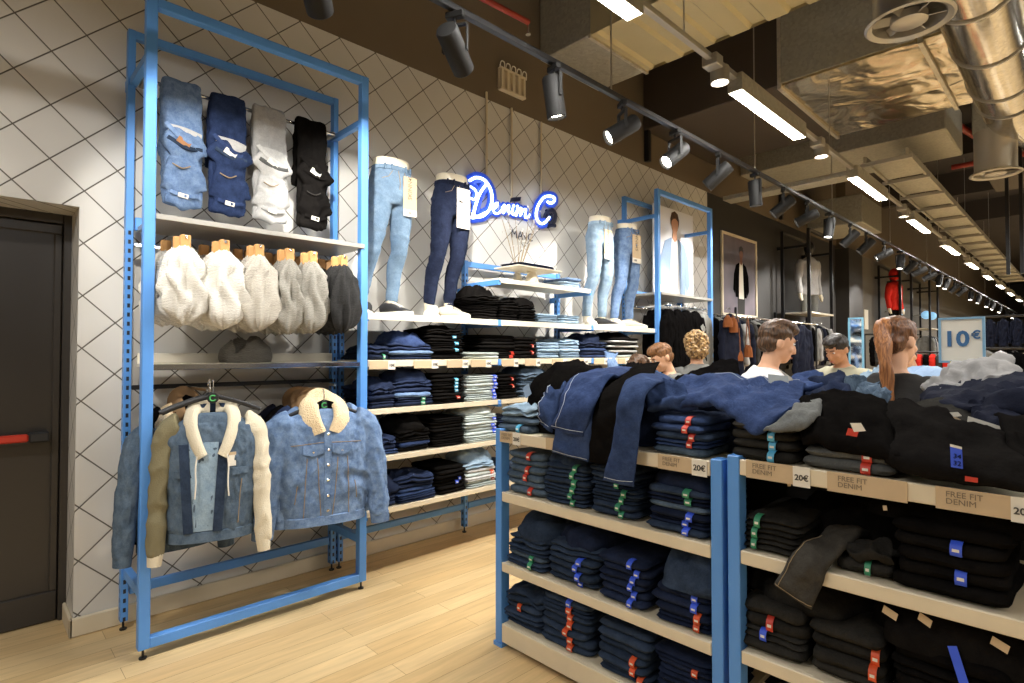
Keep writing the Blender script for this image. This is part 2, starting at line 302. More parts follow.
# ------------------------------------------------------------------ mesh tools
class MB:
    def __init__(s): s.v = []; s.f = []
    def add(s, vs, fs):
        o = len(s.v); s.v += [V(p) for p in vs]; s.f += [tuple(i+o for i in f) for f in fs]; return s
    def box(s, x0, x1, y0, y1, z0, z1):
        x0, x1 = min(x0, x1), max(x0, x1); y0, y1 = min(y0, y1), max(y0, y1); z0, z1 = min(z0, z1), max(z0, z1)
        vs = [(x0, y0, z0), (x1, y0, z0), (x1, y1, z0), (x0, y1, z0), (x0, y0, z1), (x1, y0, z1), (x1, y1, z1), (x0, y1, z1)]
        return s.add(vs, [(0, 3, 2, 1), (4, 5, 6, 7), (0, 1, 5, 4), (1, 2, 6, 5), (2, 3, 7, 6), (3, 0, 4, 7)])
    def obox(s, c, ax, ay, az):
        c = V(c); vs = [c+V(ax)*i+V(ay)*j+V(az)*k for k in (-1, 1) for j in (-1, 1) for i in (-1, 1)]
        return s.add(vs, [(0, 2, 3, 1), (4, 5, 7, 6), (0, 1, 5, 4), (1, 3, 7, 5), (3, 2, 6, 7), (2, 0, 4, 6)])
    def bar(s, a, b, w, h=None, up=(0, 0, 1)):
        a, b = V(a), V(b); d = (b-a); L = d.length; d.normalize(); up = V(up)
        if abs(d.dot(up)) > .98: up = V((1, 0, 0))
        sd = d.cross(up).normalized(); u = sd.cross(d).normalized(); h = h or w
        return s.obox((a+b)/2, d*L/2, sd*w/2, u*h/2)
    def loft(s, rings, cap=True, close=True):
        n = len(rings[0]); o = len(s.v)
        for r in rings: s.v += [V(p) for p in r]
        m = n if close else n-1
        for i in range(len(rings)-1):
            for j in range(m):
                a = o+i*n+j; b = o+i*n+(j+1) % n
                s.f.append((a, b, b+n, a+n))
        if cap and close:
            c0 = sum((V(p) for p in rings[0]), V())/n; c1 = sum((V(p) for p in rings[-1]), V())/n
            i0 = len(s.v); s.v += [c0, c1]; e = o+(len(rings)-1)*n
            for j in range(n):
                s.f.append((i0, o+(j+1) % n, o+j)); s.f.append((i0+1, e+j, e+(j+1) % n))
        return s
    def tube(s, pts, r, n=8, flat=1.0, up=None, cap=True, rnd_end=False):
        """round or flattened tube; r: number, list, or list of (wide, thin); up: direction of the thin axis"""
        pts = [V(p) for p in pts]; k = len(pts)
        rs = r if isinstance(r, (list, tuple)) else [r]*k
        rings = []; prev = None
        for i, p in enumerate(pts):
            t = (pts[min(i+1, k-1)]-pts[max(i-1, 0)])
            if t.length < 1e-9: t = V((0, 0, 1))
            t.normalize()
            u = V(up[i] if isinstance(up, list) else up) if up is not None else (prev if prev is not None else (V((0, 0, 1)) if abs(t.z) < .9 else V((1, 0, 0))))
            sd = t.cross(u)
            if sd.length < 1e-6: sd = t.cross(V((.31, .52, .8)))
            sd.normalize(); u = sd.cross(t).normalized(); prev = u
            q = rs[i]; a, b = (q if isinstance(q, (tuple, list)) else (q, q*flat))
            ring = []
            for j in range(n):
                th = 2*PI*j/n; c, si = math.cos(th), math.sin(th)
                if n > 8 and a > 1.6*b:
                    c = math.copysign(abs(c)**.6, c); si = math.copysign(abs(si)**.75, si)
                ring.append(p+sd*(a*c)+u*(b*si))
            rings.append(ring)
        return s.loft(rings, cap)
    def lathe(s, prof, c=(0, 0, 0), n=16, ax='z', cap=True):
        c = V(c); rings = []
        for r, h in prof:
            R_ = []
            for j in range(n):
                t = 2*PI*j/n; a, b = r*math.cos(t), r*math.sin(t)
                R_.append(c+(V((a, b, h)) if ax == 'z' else V((h, a, b)) if ax == 'x' else V((b, h, a))))
            rings.append(R_)
        return s.loft(rings, cap)
    def ball(s, c, rx, ry=None, rz=None, n=14, m=9):
        c = V(c); ry = ry or rx; rz = rz or rx
        rings = []
        for i in range(1, m):
            ph = -PI/2+PI*i/m
            rings.append([c+V((rx*math.cos(ph)*math.cos(2*PI*j/n), ry*math.cos(ph)*math.sin(2*PI*j/n), rz*math.sin(ph))) for j in range(n)])
        o = len(s.v); s.loft(rings, cap=False); i0 = len(s.v); s.v += [c+V((0, 0, -rz)), c+V((0, 0, rz))]
        e = o+(m-2)*n
        for j in range(n):
            s.f.append((i0, o+(j+1) % n, o+j)); s.f.append((i0+1, e+j, e+(j+1) % n))
        return s
    def disc(s, c, r, nrm, n=14, th=.004):
        c = V(c); nrm = V(nrm).normalized(); return s.tube([c-nrm*th/2, c+nrm*th/2], r, n)
    def xf(s, mat):
        s.v = [mat @ p for p in s.v]; return s
    def mesh(s, name, mat=None, bevel=0, smooth=None):
        me = bpy.data.meshes.new(name); me.from_pydata([tuple(p) for p in s.v], [], s.f)
        bm = bmesh.new(); bm.from_mesh(me)
        bmesh.ops.recalc_face_normals(bm, faces=bm.faces)
        if bevel:
            es = [e for e in bm.edges if len(e.link_faces) == 2 and e.calc_face_angle(0) > .6]
            bmesh.ops.bevel(bm, geom=es, offset=bevel, segments=1, affect='EDGES', clamp_overlap=True)
        bm.to_mesh(me); bm.free()
        if smooth is not None:
            for p in me.polygons: p.use_smooth = True
            me.set_sharp_from_angle(angle=math.radians(smooth))
        if mat: me.materials.append(mat)
        return me
    def build(s, name, mat, parent=None, bevel=0, smooth=None, world=True):
        if world and parent is not None:
            off = V(); q = parent
            while q is not None: off += q.location; q = q.parent
            s.v = [p-off for p in s.v]
        return link(name, s.mesh(name, mat, bevel, smooth), parent)
def link(name, me, parent=None):
    o = bpy.data.objects.new(name, me); COL.objects.link(o); o.parent = parent; return o
def tag(o, label=None, cat=None, group=None, kind=None):
    if label:
        n = len(label.split())
        if not 4 <= n <= 16: print('LABEL LEN', n, label)
        o['label'] = label
    if cat: o['category'] = cat
    if group: o['group'] = group
    if kind: o['kind'] = kind
    return o
def thing(name, label, cat, loc=(0, 0, 0), rz=0, group=None):
    o = bpy.data.objects.new(name, None); COL.objects.link(o); o.location = loc; o.rotation_euler = (0, 0, rz); o.empty_display_size = .1
    return tag(o, label, cat, group)
def struct(name, mb, mat, bevel=0, smooth=None):
    o = mb.build(name, mat, bevel=bevel, smooth=smooth); o['kind'] = 'structure'; return o
KIDS = {}
def copy_tree(o, label=None, loc=None, rz=None, scale=None, group=None, mats=None):
    c = o.copy(); COL.objects.link(c)
    if label: c['label'] = label
    if group: c['group'] = group
    if loc is not None: c.location = loc
    if rz is not None: c.rotation_euler = (0, 0, rz)
    if scale is not None: c.scale = scale
    for ch in list(o.children):
        d = ch.copy(); COL.objects.link(d); d.parent = c
        if mats and ch.name.split('.')[0] in mats: setmat(d, mats[ch.name.split('.')[0]])
        for g in list(ch.children):
            e = g.copy(); COL.objects.link(e); e.parent = d
    return c
def setmat(o, mat):
    o.material_slots[0].link = 'OBJECT'; o.material_slots[0].material = mat
def bez(pts, n=6):
    """Catmull-Rom through pts"""
    pts = [V(p) for p in pts]; out = []
    for i in range(len(pts)-1):
        p0 = pts[max(i-1, 0)]; p1 = pts[i]; p2 = pts[i+1]; p3 = pts[min(i+2, len(pts)-1)]
        for k in range(n):
            t = k/n; out.append(.5*((2*p1)+(p2-p0)*t+(2*p0-5*p1+4*p2-p3)*t*t+(3*p1-p0-3*p2+p3)*t**3))
    out.append(pts[-1]); return out
def lerp(a, b, t): return a+(b-a)*t
def wob(p, sc, seed=0): return noise.noise(V(p)*sc+V((seed*3.7, seed*1.9, seed*5.3)))
def fold(p, sc, seed=0):
    """sharp-crested cloth folds in -1..1"""
    q = V(p)*sc+V((seed*3.7, seed*1.9, seed*5.3)); q += V((noise.noise(q*.6), noise.noise(q*.6+V((9, 2, 1))), noise.noise(q*.6+V((3, 8, 4)))))*.9
    return 1-2*abs(noise.noise(q))*1.6
def displace(me, fn):
    nrm = [v.normal.copy() for v in me.vertices]
    for v, n in zip(me.vertices, nrm): v.co = v.co+n*fn(v.co, n)
    me.update(); return me
def remesh(mb, voxel, name, mat, smooth_it=4, fac=.5, disp=None):
    """grow one continuous skin over overlapping closed pieces"""
    me = mb.mesh(name+'_raw'); o = bpy.data.objects.new(name+'_tmp', me); COL.objects.link(o)
    r = o.modifiers.new('r', 'REMESH'); r.mode = 'VOXEL'; r.voxel_size = voxel
    if smooth_it:
        s_ = o.modifiers.new('s', 'SMOOTH'); s_.iterations = smooth_it; s_.factor = fac
    dg = bpy.context.evaluated_depsgraph_get(); dg.update()
    out = bpy.data.meshes.new_from_object(o.evaluated_get(dg), depsgraph=dg)
    bpy.data.objects.remove(o); bpy.data.meshes.remove(me)
    out.name = name; out.materials.clear(); out.materials.append(mat)
    # keep only the biggest connected piece
    if disp: displace(out, disp)
    for p in out.polygons: p.use_smooth = True
    return out
def bvh(me): return BVHTree.FromPolygons([v.co.copy() for v in me.vertices], [tuple(p.vertices) for p in me.polygons])
def patch(tree, pts2, depth=.004, d=(0, 1, 0), org=-1.0, nu=None):
    """grid (list of rows of (x,z)) dropped along +y on a body facing -y, returned as a thin solid"""
    rows = []
    for row in pts2:
        rr = []
        for (x, z) in row:
            h = tree.ray_cast(V((x, org, z)), V(d))
            y = h[0].y if h[0] is not None else (rr[-1].y if rr else 0)
            rr.append(V((x, y, z)))
        rows.append(rr)
    mb = MB(); nr, nc = len(rows), len(rows[0])
    top = [p+V((0, -depth, 0)) for r in rows for p in r]; bot = [p+V((0, depth, 0)) for r in rows for p in r]
    N = nr*nc; mb.v = top+bot
    for i in range(nr-1):
        for j in range(nc-1):
            a = i*nc+j; mb.f.append((a, a+1, a+nc+1, a+nc)); mb.f.append((N+a, N+a+nc, N+a+nc+1, N+a+1))
    b = [j for j in range(nc)]+[i*nc+nc-1 for i in range(1, nr)]+[(nr-1)*nc+j for j in range(nc-2, -1, -1)]+[i*nc for i in range(nr-2, 0, -1)]
    for k in range(len(b)):
        p, q = b[k], b[(k+1) % len(b)]; mb.f.append((p, N+p, N+q, q))
    return mb
def quadgrid(c, nu=6, nv=6):
    """c: 4 corners (x,z): bl, br, tr, tl"""
    bl, br, tr, tl = [V((p[0], p[1], 0)) for p in c]; rows = []
    for i in range(nv+1):
        t = i/nv; a = bl.lerp(tl, t); b = br.lerp(tr, t); rows.append([((a.lerp(b, j/nu)).x, (a.lerp(b, j/nu)).y) for j in range(nu+1)])
    return rows
def seam(tree, pts, r=.0022, org=-1.0, off=.001):
    out = []
    for i in range(len(pts)-1):
        for k in range(6):
            x = lerp(pts[i][0], pts[i+1][0], k/6); z = lerp(pts[i][1], pts[i+1][1], k/6)
            h = tree.ray_cast(V((x, org, z)), V((0, 1, 0)))
            if h[0] is not None: out.append(h[0]+V((0, -off, 0)))
    return MB().tube(out, r, 6) if len(out) > 2 else MB()
def sheet(net, thick=.02, nu=5, nv=5, wr=.012, wsc=7, seed=0, droop=0):
    """thick cloth through a control net (rows of points); edges rounded"""
    rows = [bez(r, nu) for r in net]
    cols = [bez([r[j] for r in rows], nv) for j in range(len(rows[0]))]
    nr, nc = len(cols[0]), len(cols)
    P = [[cols[j][i] for j in range(nc)] for i in range(nr)]
    Nn = [[None]*nc for _ in range(nr)]
    for i in range(nr):
        for j in range(nc):
            a = P[min(i+1, nr-1)][j]-P[max(i-1, 0)][j]; b = P[i][min(j+1, nc-1)]-P[i][max(j-1, 0)]
            n = a.cross(b); Nn[i][j] = n.normalized() if n.length > 1e-9 else V((0, 0, 1))
    mid = Nn[nr//2][nc//2]; vc = (EYE-P[nr//2][nc//2])
    sgn = 1 if mid.dot(vc) > 0 else -1
    mb = MB(); top = []; bot = []
    for i in range(nr):
        for j in range(nc):
            u = min(i, nr-1-i)/max(1, (nr-1)/2); v = min(j, nc-1-j)/max(1, (nc-1)/2)
            e = min(1, u*3.5)**.5*min(1, v*3.5)**.5; e = max(e, .18)
            n = Nn[i][j]*sgn; d = wr*fold(P[i][j], wsc, seed)+wr*.5*wob(P[i][j], wsc*2.6, seed)+wr*.34*fold(P[i][j], wsc*2.7, seed+2)
            top.append(P[i][j]+n*(thick/2*e+d)); bot.append(P[i][j]+n*(-thick/2*e+d))
    N = nr*nc; mb.v = top+bot
    for i in range(nr-1):
        for j in range(nc-1):
            a = i*nc+j; mb.f.append((a, a+1, a+nc+1, a+nc)); mb.f.append((N+a, N+a+nc, N+a+nc+1, N+a+1))
    b = [j for j in range(nc)]+[i*nc+nc-1 for i in range(1, nr)]+[(nr-1)*nc+j for j in range(nc-2, -1, -1)]+[i*nc for i in range(nr-2, 0, -1)]
    for k in range(len(b)):
        p, q = b[k], b[(k+1) % len(b)]; mb.f.append((p, N+p, N+q, q))
    mb.grid = (nr, nc, top)
    return mb
def lump(c, rx, ry, h, seed=0, rot=0, amp=.3, n=34, m=16, tilt=(0, 0)):
    """crumpled garment lying in a heap: irregular outline, deep folds, flat underside"""
    rings = []; c = V(c); cr, sr = math.cos(rot), math.sin(rot)
    for i in range(m):
        t = i/(m-1); s = math.sin(t*PI/2*1.0)  # 0 base rim -> 1 top
        rr = math.cos(t*PI/2)**.75
        ring = []
        for j in range(n):
            a = 2*PI*j/n
            o = 1+.20*wob((math.cos(a)*1.3, math.sin(a)*1.3, 0), 1.2, seed)+.1*wob((math.cos(a)*3, math.sin(a)*3, 0), 1.1, seed+3)
            x = rx*o*rr*math.copysign(abs(math.cos(a))**.8, math.cos(a)); y = ry*o*rr*math.copysign(abs(math.sin(a))**.8, math.sin(a))
            f = fold((x/rx*.9, y/ry*.9, t*.3), 1.5, seed)
            z = h*(s**.8)*(1+amp*f+amp*.5*wob((x, y, 0), 14, seed)) if i else 0
            k = 1+amp*.22*fold((x*6, y*6, z*8), .8, seed+5) if 0 < i < m-1 else 1
            x *= k; y *= k
            ring.append(c+V((x*cr-y*sr, x*sr+y*cr, z+tilt[0]*x+tilt[1]*y)))
        rings.append(ring)
    return MB().loft(rings)
TXT = {}
def text_mesh(body, size, bold=0, ext=.0008):
    k = (body, size, bold)
    if k not in TXT:
        cu = bpy.data.curves.new('txt', 'FONT'); cu.body = body; cu.size = size; cu.extrude = ext; cu.resolution_u = 3; cu.offset = bold*size
        o = bpy.data.objects.new('txt', cu); COL.objects.link(o); dg = bpy.context.evaluated_depsgraph_get(); dg.update()
        me = bpy.data.meshes.new_from_object(o.evaluated_get(dg), depsgraph=dg); bpy.data.objects.remove(o); TXT[k] = me
    return TXT[k]
def text(body, size, origin, right, up, mat, parent, name='printed_text', bold=0):
    me = text_mesh(body, size, bold).copy(); me.materials.clear(); me.materials.append(mat)
    o = link(name, me, parent)
    r, u = V(right).normalized(), V(up).normalized(); n = r.cross(u).normalized(); u = n.cross(r)
    off = V(); q = parent
    while q is not None: off += q.location; q = q.parent
    m4 = Matrix(((r.x, u.x, n.x, origin[0]-off.x), (r.y, u.y, n.y, origin[1]-off.y), (r.z, u.z, n.z, origin[2]-off.z), (0, 0, 0, 1)))
    me.transform(m4)
    return o
# ================================================================== SETTING
WX = -3.78
w = MB(); w.box(WX-.28, WX, .432, 7.55, 0, 3.8); w.box(WX-.28, WX, -.62, .432, 2.287, 3.8); w.box(WX-.28, WX, -5, -.62, 0, 3.8)
struct('wall_left', w, M['tile_wall'])
struct('wall_upper', MB().box(WX-.2, WX+.004, -5, 13.4, 3.8, 5.7), M['brown_wall'])
struct('wall_black', MB().box(WX-.2, WX, 7.55, 13.3, 0, 3.8), M['black_wall'])
struct('wall_return', MB().box(WX-.2, -3.52, 13.3, 14.3, 0, 3.72), M['black_wall'])
struct('wall_grey', MB().box(WX-.2, -3.6, 14.3, 46, 0, 5.7), M['grey_wall'])
struct('wall_upper_grey', MB().box(WX-.2, -3.596, 13.4, 46, 3.72, 5.7), M['brown_wall'])
struct('wall_far', MB().box(-4, 9, 46, 46.2, 0, 5.7), M['black_wall'])
struct('wall_right', MB().box(8.5, 8.7, -5, 46.2, 0, 5.7), M['grey_wall'])
struct('wall_rear', MB().box(-4, 8.7, -5.2, -5, 0, 5.7), M['grey_wall'])
struct('wall_behind_door', MB().box(-4.5, -4.25, -1, 1, 0, 3), M['door_dark'])
struct('floor', MB().box(-4.5, 8.7, -5.2, 46.2, -.1, 0), M['wood_floor'])
struct('ceiling', MB().box(-4, 8.7, -5.2, 46.2, 5.7, 5.9), M['ceiling_dark'])
bb = MB(); bb.box(WX, WX+.022, .414, 7.55, 0, .10); bb.box(WX-.27, WX+.022, .414, .432, 0, .10)
struct('baseboard_left', bb, M['skirting'], bevel=.006)
struct('baseboard_black', MB().box(WX, WX+.015, 7.56, 13.28, 0, .09), M['black_metal'])
# door set back in the wall
DX = WX-.28
e1, e2 = atx(60, 400, DX-.02).y, atx(51.5, 400, DX-.02).y
d = MB(); d.box(DX-.07, DX+.0, e1+.003, .435, 0, 2.286); d.box(DX-.07, DX, -.618, e1+.003, 2.235, 2.286); d.box(DX-.07, DX, -.618, -.57, 0, 2.235)
door = struct('door_1', d, M['door_dark'], bevel=.004)
lf = MB(); lf.box(DX-.065, DX-.03, -.57, e1, .005, 2.232)
for (a, b, c, e) in [(-.57, e1, .005, .17), (-.57, e1, 2.175, 2.232), (e2, e1, .17, 2.175), (-.57, -.50, .17, 2.175)]: lf.box(DX-.03, DX-.014, a, b, c, e)
lf.build('door_leaf', M['door_dark'], door, bevel=.006)
pb = MB(); pb.box(DX+.02, DX+.055, -.52, e2-.10, 1.02, 1.062); pb.build('panic_bar', M['red_bar'], door, bevel=.008)
pe = MB(); pe.box(DX-.02, DX+.06, e2-.10, e2-.01, 1.012, 1.07); pe.build('bar_housing', M['black_plastic'], door, bevel=.01)

# ================================================================== FIXTURES
def frame_rack(name, label, y0, y1, top, paint, slot, shelf_z, low=True, group=None, strut_z=None):
    """tall free-standing front frame tied to two wall uprights"""
    xf, xb, w = -3.27, -3.69, .05
    t = thing(name, label, 'display rack', (xf, (y0+y1)/2, 0), 0, group)
    f = MB(); h = w/2
    for y in (y0+h, y1-h): f.box(xf-h, xf+h, y-h, y+h, .05, top)
    f.box(xf-h, xf+h, y0+w, y1-w, top-w, top); f.box(xf-h, xf+h, y0+w, y1-w, .05, .05+w)
    f.build('front_frame', paint, t, bevel=.003)
    for y in (y0+h, y1-h):
        MB().tube([(xf, y, .004), (xf, y, .05)], .006, 8).lathe([(.018, .0), (.018, .008)], (xf, y, 0), 10).build('foot', M['black_metal'], t)
    for y in (y0+h-.01, y1-h+.01):
        u = MB().box(-.025, .025, -.018, .018, .05, top); o = u.build('upright', slot, t, bevel=.002, world=False)
        o.location = (xb-xf, y-(y0+y1)/2, 0)
        MB().tube([(xb, y, .004), (xb, y, .05)], .006, 8).lathe([(.018, .0), (.018, .008)], (xb, y, 0), 10).build('foot', M['black_metal'], t)
        cl = MB().box(xb-.085, xb-.02, y-.012, y+.012, (strut_z or top-.29)-.03, (strut_z or top-.29)+.03); cl.build('wall_bracket', paint, t)
    bm_ = MB().box(xb-.02, xb+.02, y0+.03, y1-.03, top-.045, top); bm_.build('rear_beam', paint, t, bevel=.002)
    if low: MB().box(xb-.015, xb+.015, y0+.04, y1-.04, .185, .235).build('lower_beam', paint, t, bevel=.002)
    for y in (y0+h, y1-h):
        sz = strut_z or top-.29
        MB().box(xb, xf-h, y-.018, y+.018, sz-.02, sz+.02).build('strut', paint, t, bevel=.002)
        if low: MB().box(xb, xf-h, y-.018, y+.018, .29, .34).build('strut', paint, t, bevel=.002)
    if shelf_z:
        MB().box(xb+.03, -3.235, y0+.05, y1-.03, shelf_z-.03, shelf_z).build('shelf', M['grey_metal'] if paint == M['blue_paint'] else M['white_metal'], t, bevel=.003)
        MB().box(xb, xb+.03, y0+.04, y1-.04, shelf_z-.02, shelf_z+.05).build('shelf_beam', paint, t, bevel=.002)
    return t
rack1 = frame_rack('display_rack', 'tall blue steel display rack beside the dark door, hung with jackets and scarves', .625, 1.86, 3.29, M['blue_paint'], M['blue_slotted'], 2.20)
# extra members of this rack
MB().box(-3.66, -3.30, .68, 1.82, 1.425, 1.445).box(-3.66, -3.65, .68, 1.82, 1.445, 1.50).build('lower_shelf', M['white_metal'], rack1, bevel=.003)
MB().box(-3.285, -3.25, .66, 1.83, 1.415, 1.445).build('chrome_edge', M['chrome'], rack1, bevel=.003)
MB().box(-3.68, -3.655, .66, 1.83, 1.30, 1.325).build('hanging_rail', M['black_metal'], rack1, bevel=.003)
MB().box(-3.68, -3.655, .66, 1.83, 2.085, 2.11).build('hanging_rail', M['chrome'], rack1, bevel=.003)
MB().tube([(-3.60, .68, 3.0), (-3.60, 1.80, 3.0)], .012, 10).build('top_bar', M['chrome'], rack1, smooth=40)
for y in (.69, 1.79): MB().box(-3.69, -3.59, y-.01, y+.01, 2.985, 3.015).build('bar_bracket', M['grey_metal'], rack1)
for y in (.80, .985, 1.165, 1.335, 1.475, 1.67): MB().box(-3.66, -3.19, y-.006, y+.006, 2.085, 2.10).build('garment_arm', M['chrome'], rack1)
for y in (.90, 1.60): MB().box(-3.66, -3.17, y-.006, y+.006, 1.303, 1.318).build('garment_arm', M['chrome'], rack1)

rack2 = frame_rack('display_rack', 'tall blue steel display rack holding the bright shirt poster', 5.36, 6.62, 3.29, M['blue_paint'], M['blue_slotted'], 2.17)
MB().box(-3.68, -3.655, 5.4, 6.58, 2.02, 2.045).build('hanging_rail', M['chrome'], rack2, bevel=.003)
for y in (5.55, 5.75, 5.95, 6.15, 6.35): MB().box(-3.66, -3.2, y-.006, y+.006, 2.02, 2.035).build('garment_arm', M['chrome'], rack2)
rack3 = frame_rack('display_rack', 'black steel display frame with a suited torso on its white shelf', 10.08, 11.3, 3.6, M['black_metal'], M['black_metal'], 2.20)
MB().box(-3.68, -3.655, 10.15, 11.25, 2.02, 2.045).build('hanging_rail', M['chrome'], rack3, bevel=.003)

ROWS = {1: 1.765, 2: 1.455, 3: 1.133, 4: .82, 5: .475}
def shelf_bay(label, y0, y1, uprights, rows, top, low):
    t = thing('wall_shelving', label, 'shelving', (-3.48, (y0+y1)/2, 0), 0, None)
    for y in uprights:
        o = MB().box(-.025, .025, -.018, .018, .05, top).build('upright', M['blue_slotted'], t, bevel=.002, world=False)
        o.location = (-3.69+3.48, y-(y0+y1)/2, 0)
        MB().tube([(-3.69, y, .004), (-3.69, y, .05)], .006, 8).lathe([(.018, .0), (.018, .008)], (-3.69, y, 0), 10).build('foot', M['black_metal'], t)
        MB().box(-3.775, -3.715, y-.012, y+.012, 2.0 if top > 2 else 1.5, 2.05 if top > 2 else 1.55).build('wall_bracket', M['blue_paint'], t)
    if low: MB().box(-3.705, -3.675, y0+.02, y1-.02, .195, .24).build('lower_beam', M['blue_paint'], t, bevel=.002)
    for r in rows:
        z = ROWS[r]; th = .045 if r in (1, 2) else .035
        s = MB().box(-3.68, -3.262, y0+.006, y1-.006, z-.012, z); s.box(-3.27, -3.26, y0+.006, y1-.006, z-th, z)
        s.build('shelf', M['white_metal'] if r == 1 else M['cream_metal'], t, bevel=.002)
        for y in (y0+.012, y1-.012):
            MB().box(-3.68, -3.27, y-.006, y+.006, z-.055, z-.014).build('shelf_bracket', M['blue_paint'], t)
        MB().box(-3.259, -3.256, y1-.03, y1+.0, z-th, z).build('bracket_end', M['blue_paint'], t)
    return t
bay1 = shelf_bay('wall shelving bay next to the jacket rack, two mannequins standing on top', 1.865, 3.045, (1.9,), (1, 2, 3, 4, 5), 1.8, True)
bay2 = shelf_bay('wall shelving bay under the neon sign, with a raised top shelf', 3.047, 4.235, (3.03, 4.21), (1, 2, 3, 4, 5), 2.285, True)
bay3 = shelf_bay('wall shelving bay beside the poster rack with two mannequins on top', 4.24, 5.34, (5.30,), (1, 2, 3, 4, 5), 1.8, True)
MB().box(-3.705, -3.675, 3.05, 4.19, 2.235, 2.28).build('top_beam', M['blue_paint'], bay2, bevel=.002)
MB().box(-3.68, -3.265, 3.03, 4.21, 2.085, 2.10).box(-3.272, -3.262, 3.03, 4.21, 2.06, 2.10).build('raised_shelf', M['white_metal'], bay2, bevel=.002)
for y in (3.035, 4.205): MB().box(-3.66, -3.262, y-.012, y+.012, 2.045, 2.085).build('shelf_bracket', M['blue_paint'], bay2)

# free-standing gondola, two bays side by side
GY = 2.0
def gondola(label, x0, x1, dz):
    t = thing('gondola_shelving', label, 'shelving', ((x0+x1)/2, 2.4, 0))
    for x in (x0+.022, x1-.022):
        for y in (GY+.0, 2.9):
            o = MB().box(x-.022, x+.022, y-.015, y+.045, .02, 1.11+dz); o.build('post', M['blue_paint'], t, bevel=.003)
            MB().box(x-.03, x+.03, y-.02, y+.05, .0, .02).build('foot', M['blue_paint'], t)
    a, b = x0+.046, x1-.046
    MB().box(a, b, GY-.012, 2.94, 1.07+dz, 1.095+dz).box(a, b, GY-.016, GY+.0, 1.045+dz, 1.10+dz).build('top_deck', M['cream_metal'], t, bevel=.003)
    for z, th in ((.79+dz*.5, .048), (.431+dz*.8, .046)):
        MB().box(a, b, GY-.0, 2.58, z-.02, z-.002).box(a, b, GY-.014, GY+.0, z-th, z).build('shelf', M['cream_metal'], t, bevel=.003)
    MB().box(a, b, GY, 2.58, .10+dz, .121+dz).box(a, b, GY-.014, GY, .028, .121+dz).build('base_shelf', M['cream_metal'], t, bevel=.003)
    MB().box(x0+.002 if x0 < -2 else x0-.02, x1, 2.585, 2.60, .03, 1.068+dz).build('dark_back_sheet', M['black_metal'], t)  # unseen sheet added to keep the bay dark behind the stacks
    return t
gonA = gondola('low blue gondola bay with open end facing the wall shelving', -2.165, -.945, 0)
gonB = gondola('low blue gondola bay stacked with black and grey jeans', -.925, .30, .022)

# price tags --------------------------------------------------------------
def tagthing(label, p0, wdt, h, split=None, price='20€', big=False, lines=True, group=None, y=None, x=None, grp=None):
    """kraft shelf-edge tag; runs along +x at y, or along +y at x"""
    if y is not None: o, r, n = V((p0[0], y, p0[1])), V((1, 0, 0)), V((0, -1, 0))
    else: o, r, n = V((x, p0[0], p0[1])), V((0, 1, 0)), V((1, 0, 0))
    u = V((0, 0, 1)); t = thing('price_tag', label, 'price tag', tuple(o), 0, grp)
    s = split if split is not None else wdt*.72
    c = o+r*s/2+u*h/2; MB().obox(c, r*s/2, n*.0015, u*h/2).build('kraft_strip', M['kraft'], t)
    if s < wdt-.004:
        c = o+r*(s+wdt)/2+u*(h/2-.002)+n*.001; MB().obox(c, r*(wdt-s)/2, n*.0018, u*(h/2+.002)).build('price_card', M['paper'], t)
        fs = min(h*.62, (wdt-s)*.5)
        text(price, fs, o+r*(s+(wdt-s)*.1)+u*(h*.28)+n*.0035, r, u, M['print_dark'], t, 'price_print', .022)
    if lines:
        fs = h*.36
        text('FREE FIT', fs, o+r*(s*.14)+u*(h*.60)+n*.002, r, u, M['print_grey'], t)
        text('DENIM', fs, o+r*(s*.14)+u*(h*.28)+n*.002, r, u, M['print_grey'], t)
    return t
yv = GY-.0185
def gx(px, py=460): return aty(px, py, yv).x
tagthing('kraft price tag reading 20€ on the gondola corner beside the post', (gx(500), 1.046), gx(520.5)-gx(500), .056, split=(gx(513)-gx(500)), y=yv)
tagthing('plain kraft shelf tag partly behind the draped blue jeans', (gx(546), 1.046), gx(602)-gx(546), .056, split=gx(602)-gx(546), y=yv)
tagthing('kraft FREE FIT DENIM tag under the red-stickered jeans stack, gondola top edge', (gx(658), 1.044), gx(707)-gx(658), .058, split=gx(692)-gx(658), y=yv)
yb = yv
tagthing('kraft FREE FIT DENIM tag with 20€ beside the twin blue posts', (gx(746), 1.064), gx(810)-gx(746), .062, split=gx(793)-gx(746), y=yb)
tagthing('kraft FREE FIT DENIM tag under the two grey folded jeans', (gx(827), 1.062), gx(907)-gx(827), .062, split=gx(907)-gx(827), y=yb)
tagthing('kraft FREE FIT DENIM tag under the blue-stickered black jeans', (gx(935), 1.062), gx(1036)-gx(935), .062, split=gx(1010)-gx(935), y=yb)
ORD = ['first', 'second', 'third', 'fourth', 'fifth', 'sixth', 'seventh', 'eighth', 'ninth', 'tenth', 'eleventh', 'twelfth', 'thirteenth']
tg = [(369, 395), (414, 438), (447, 468), (471, 491), (502, 518), (525, 540), (552, 567), (573, 588), (594, 608), (618, 628), (652, 660)]
for i, (a, b) in enumerate(tg):
    ya, yb_ = atx(a, 366, -3.258).y, atx(b, 366, -3.258).y
    if yb_ > 5.33: yb_ = 5.33
    tagthing(f'kraft 10€ tag, {ORD[i]} along the wall shelf edge counting from the jacket rack', (ya, 1.396), yb_-ya, .054, split=(yb_-ya)*.72, price='10€', x=-3.2565, lines=False)
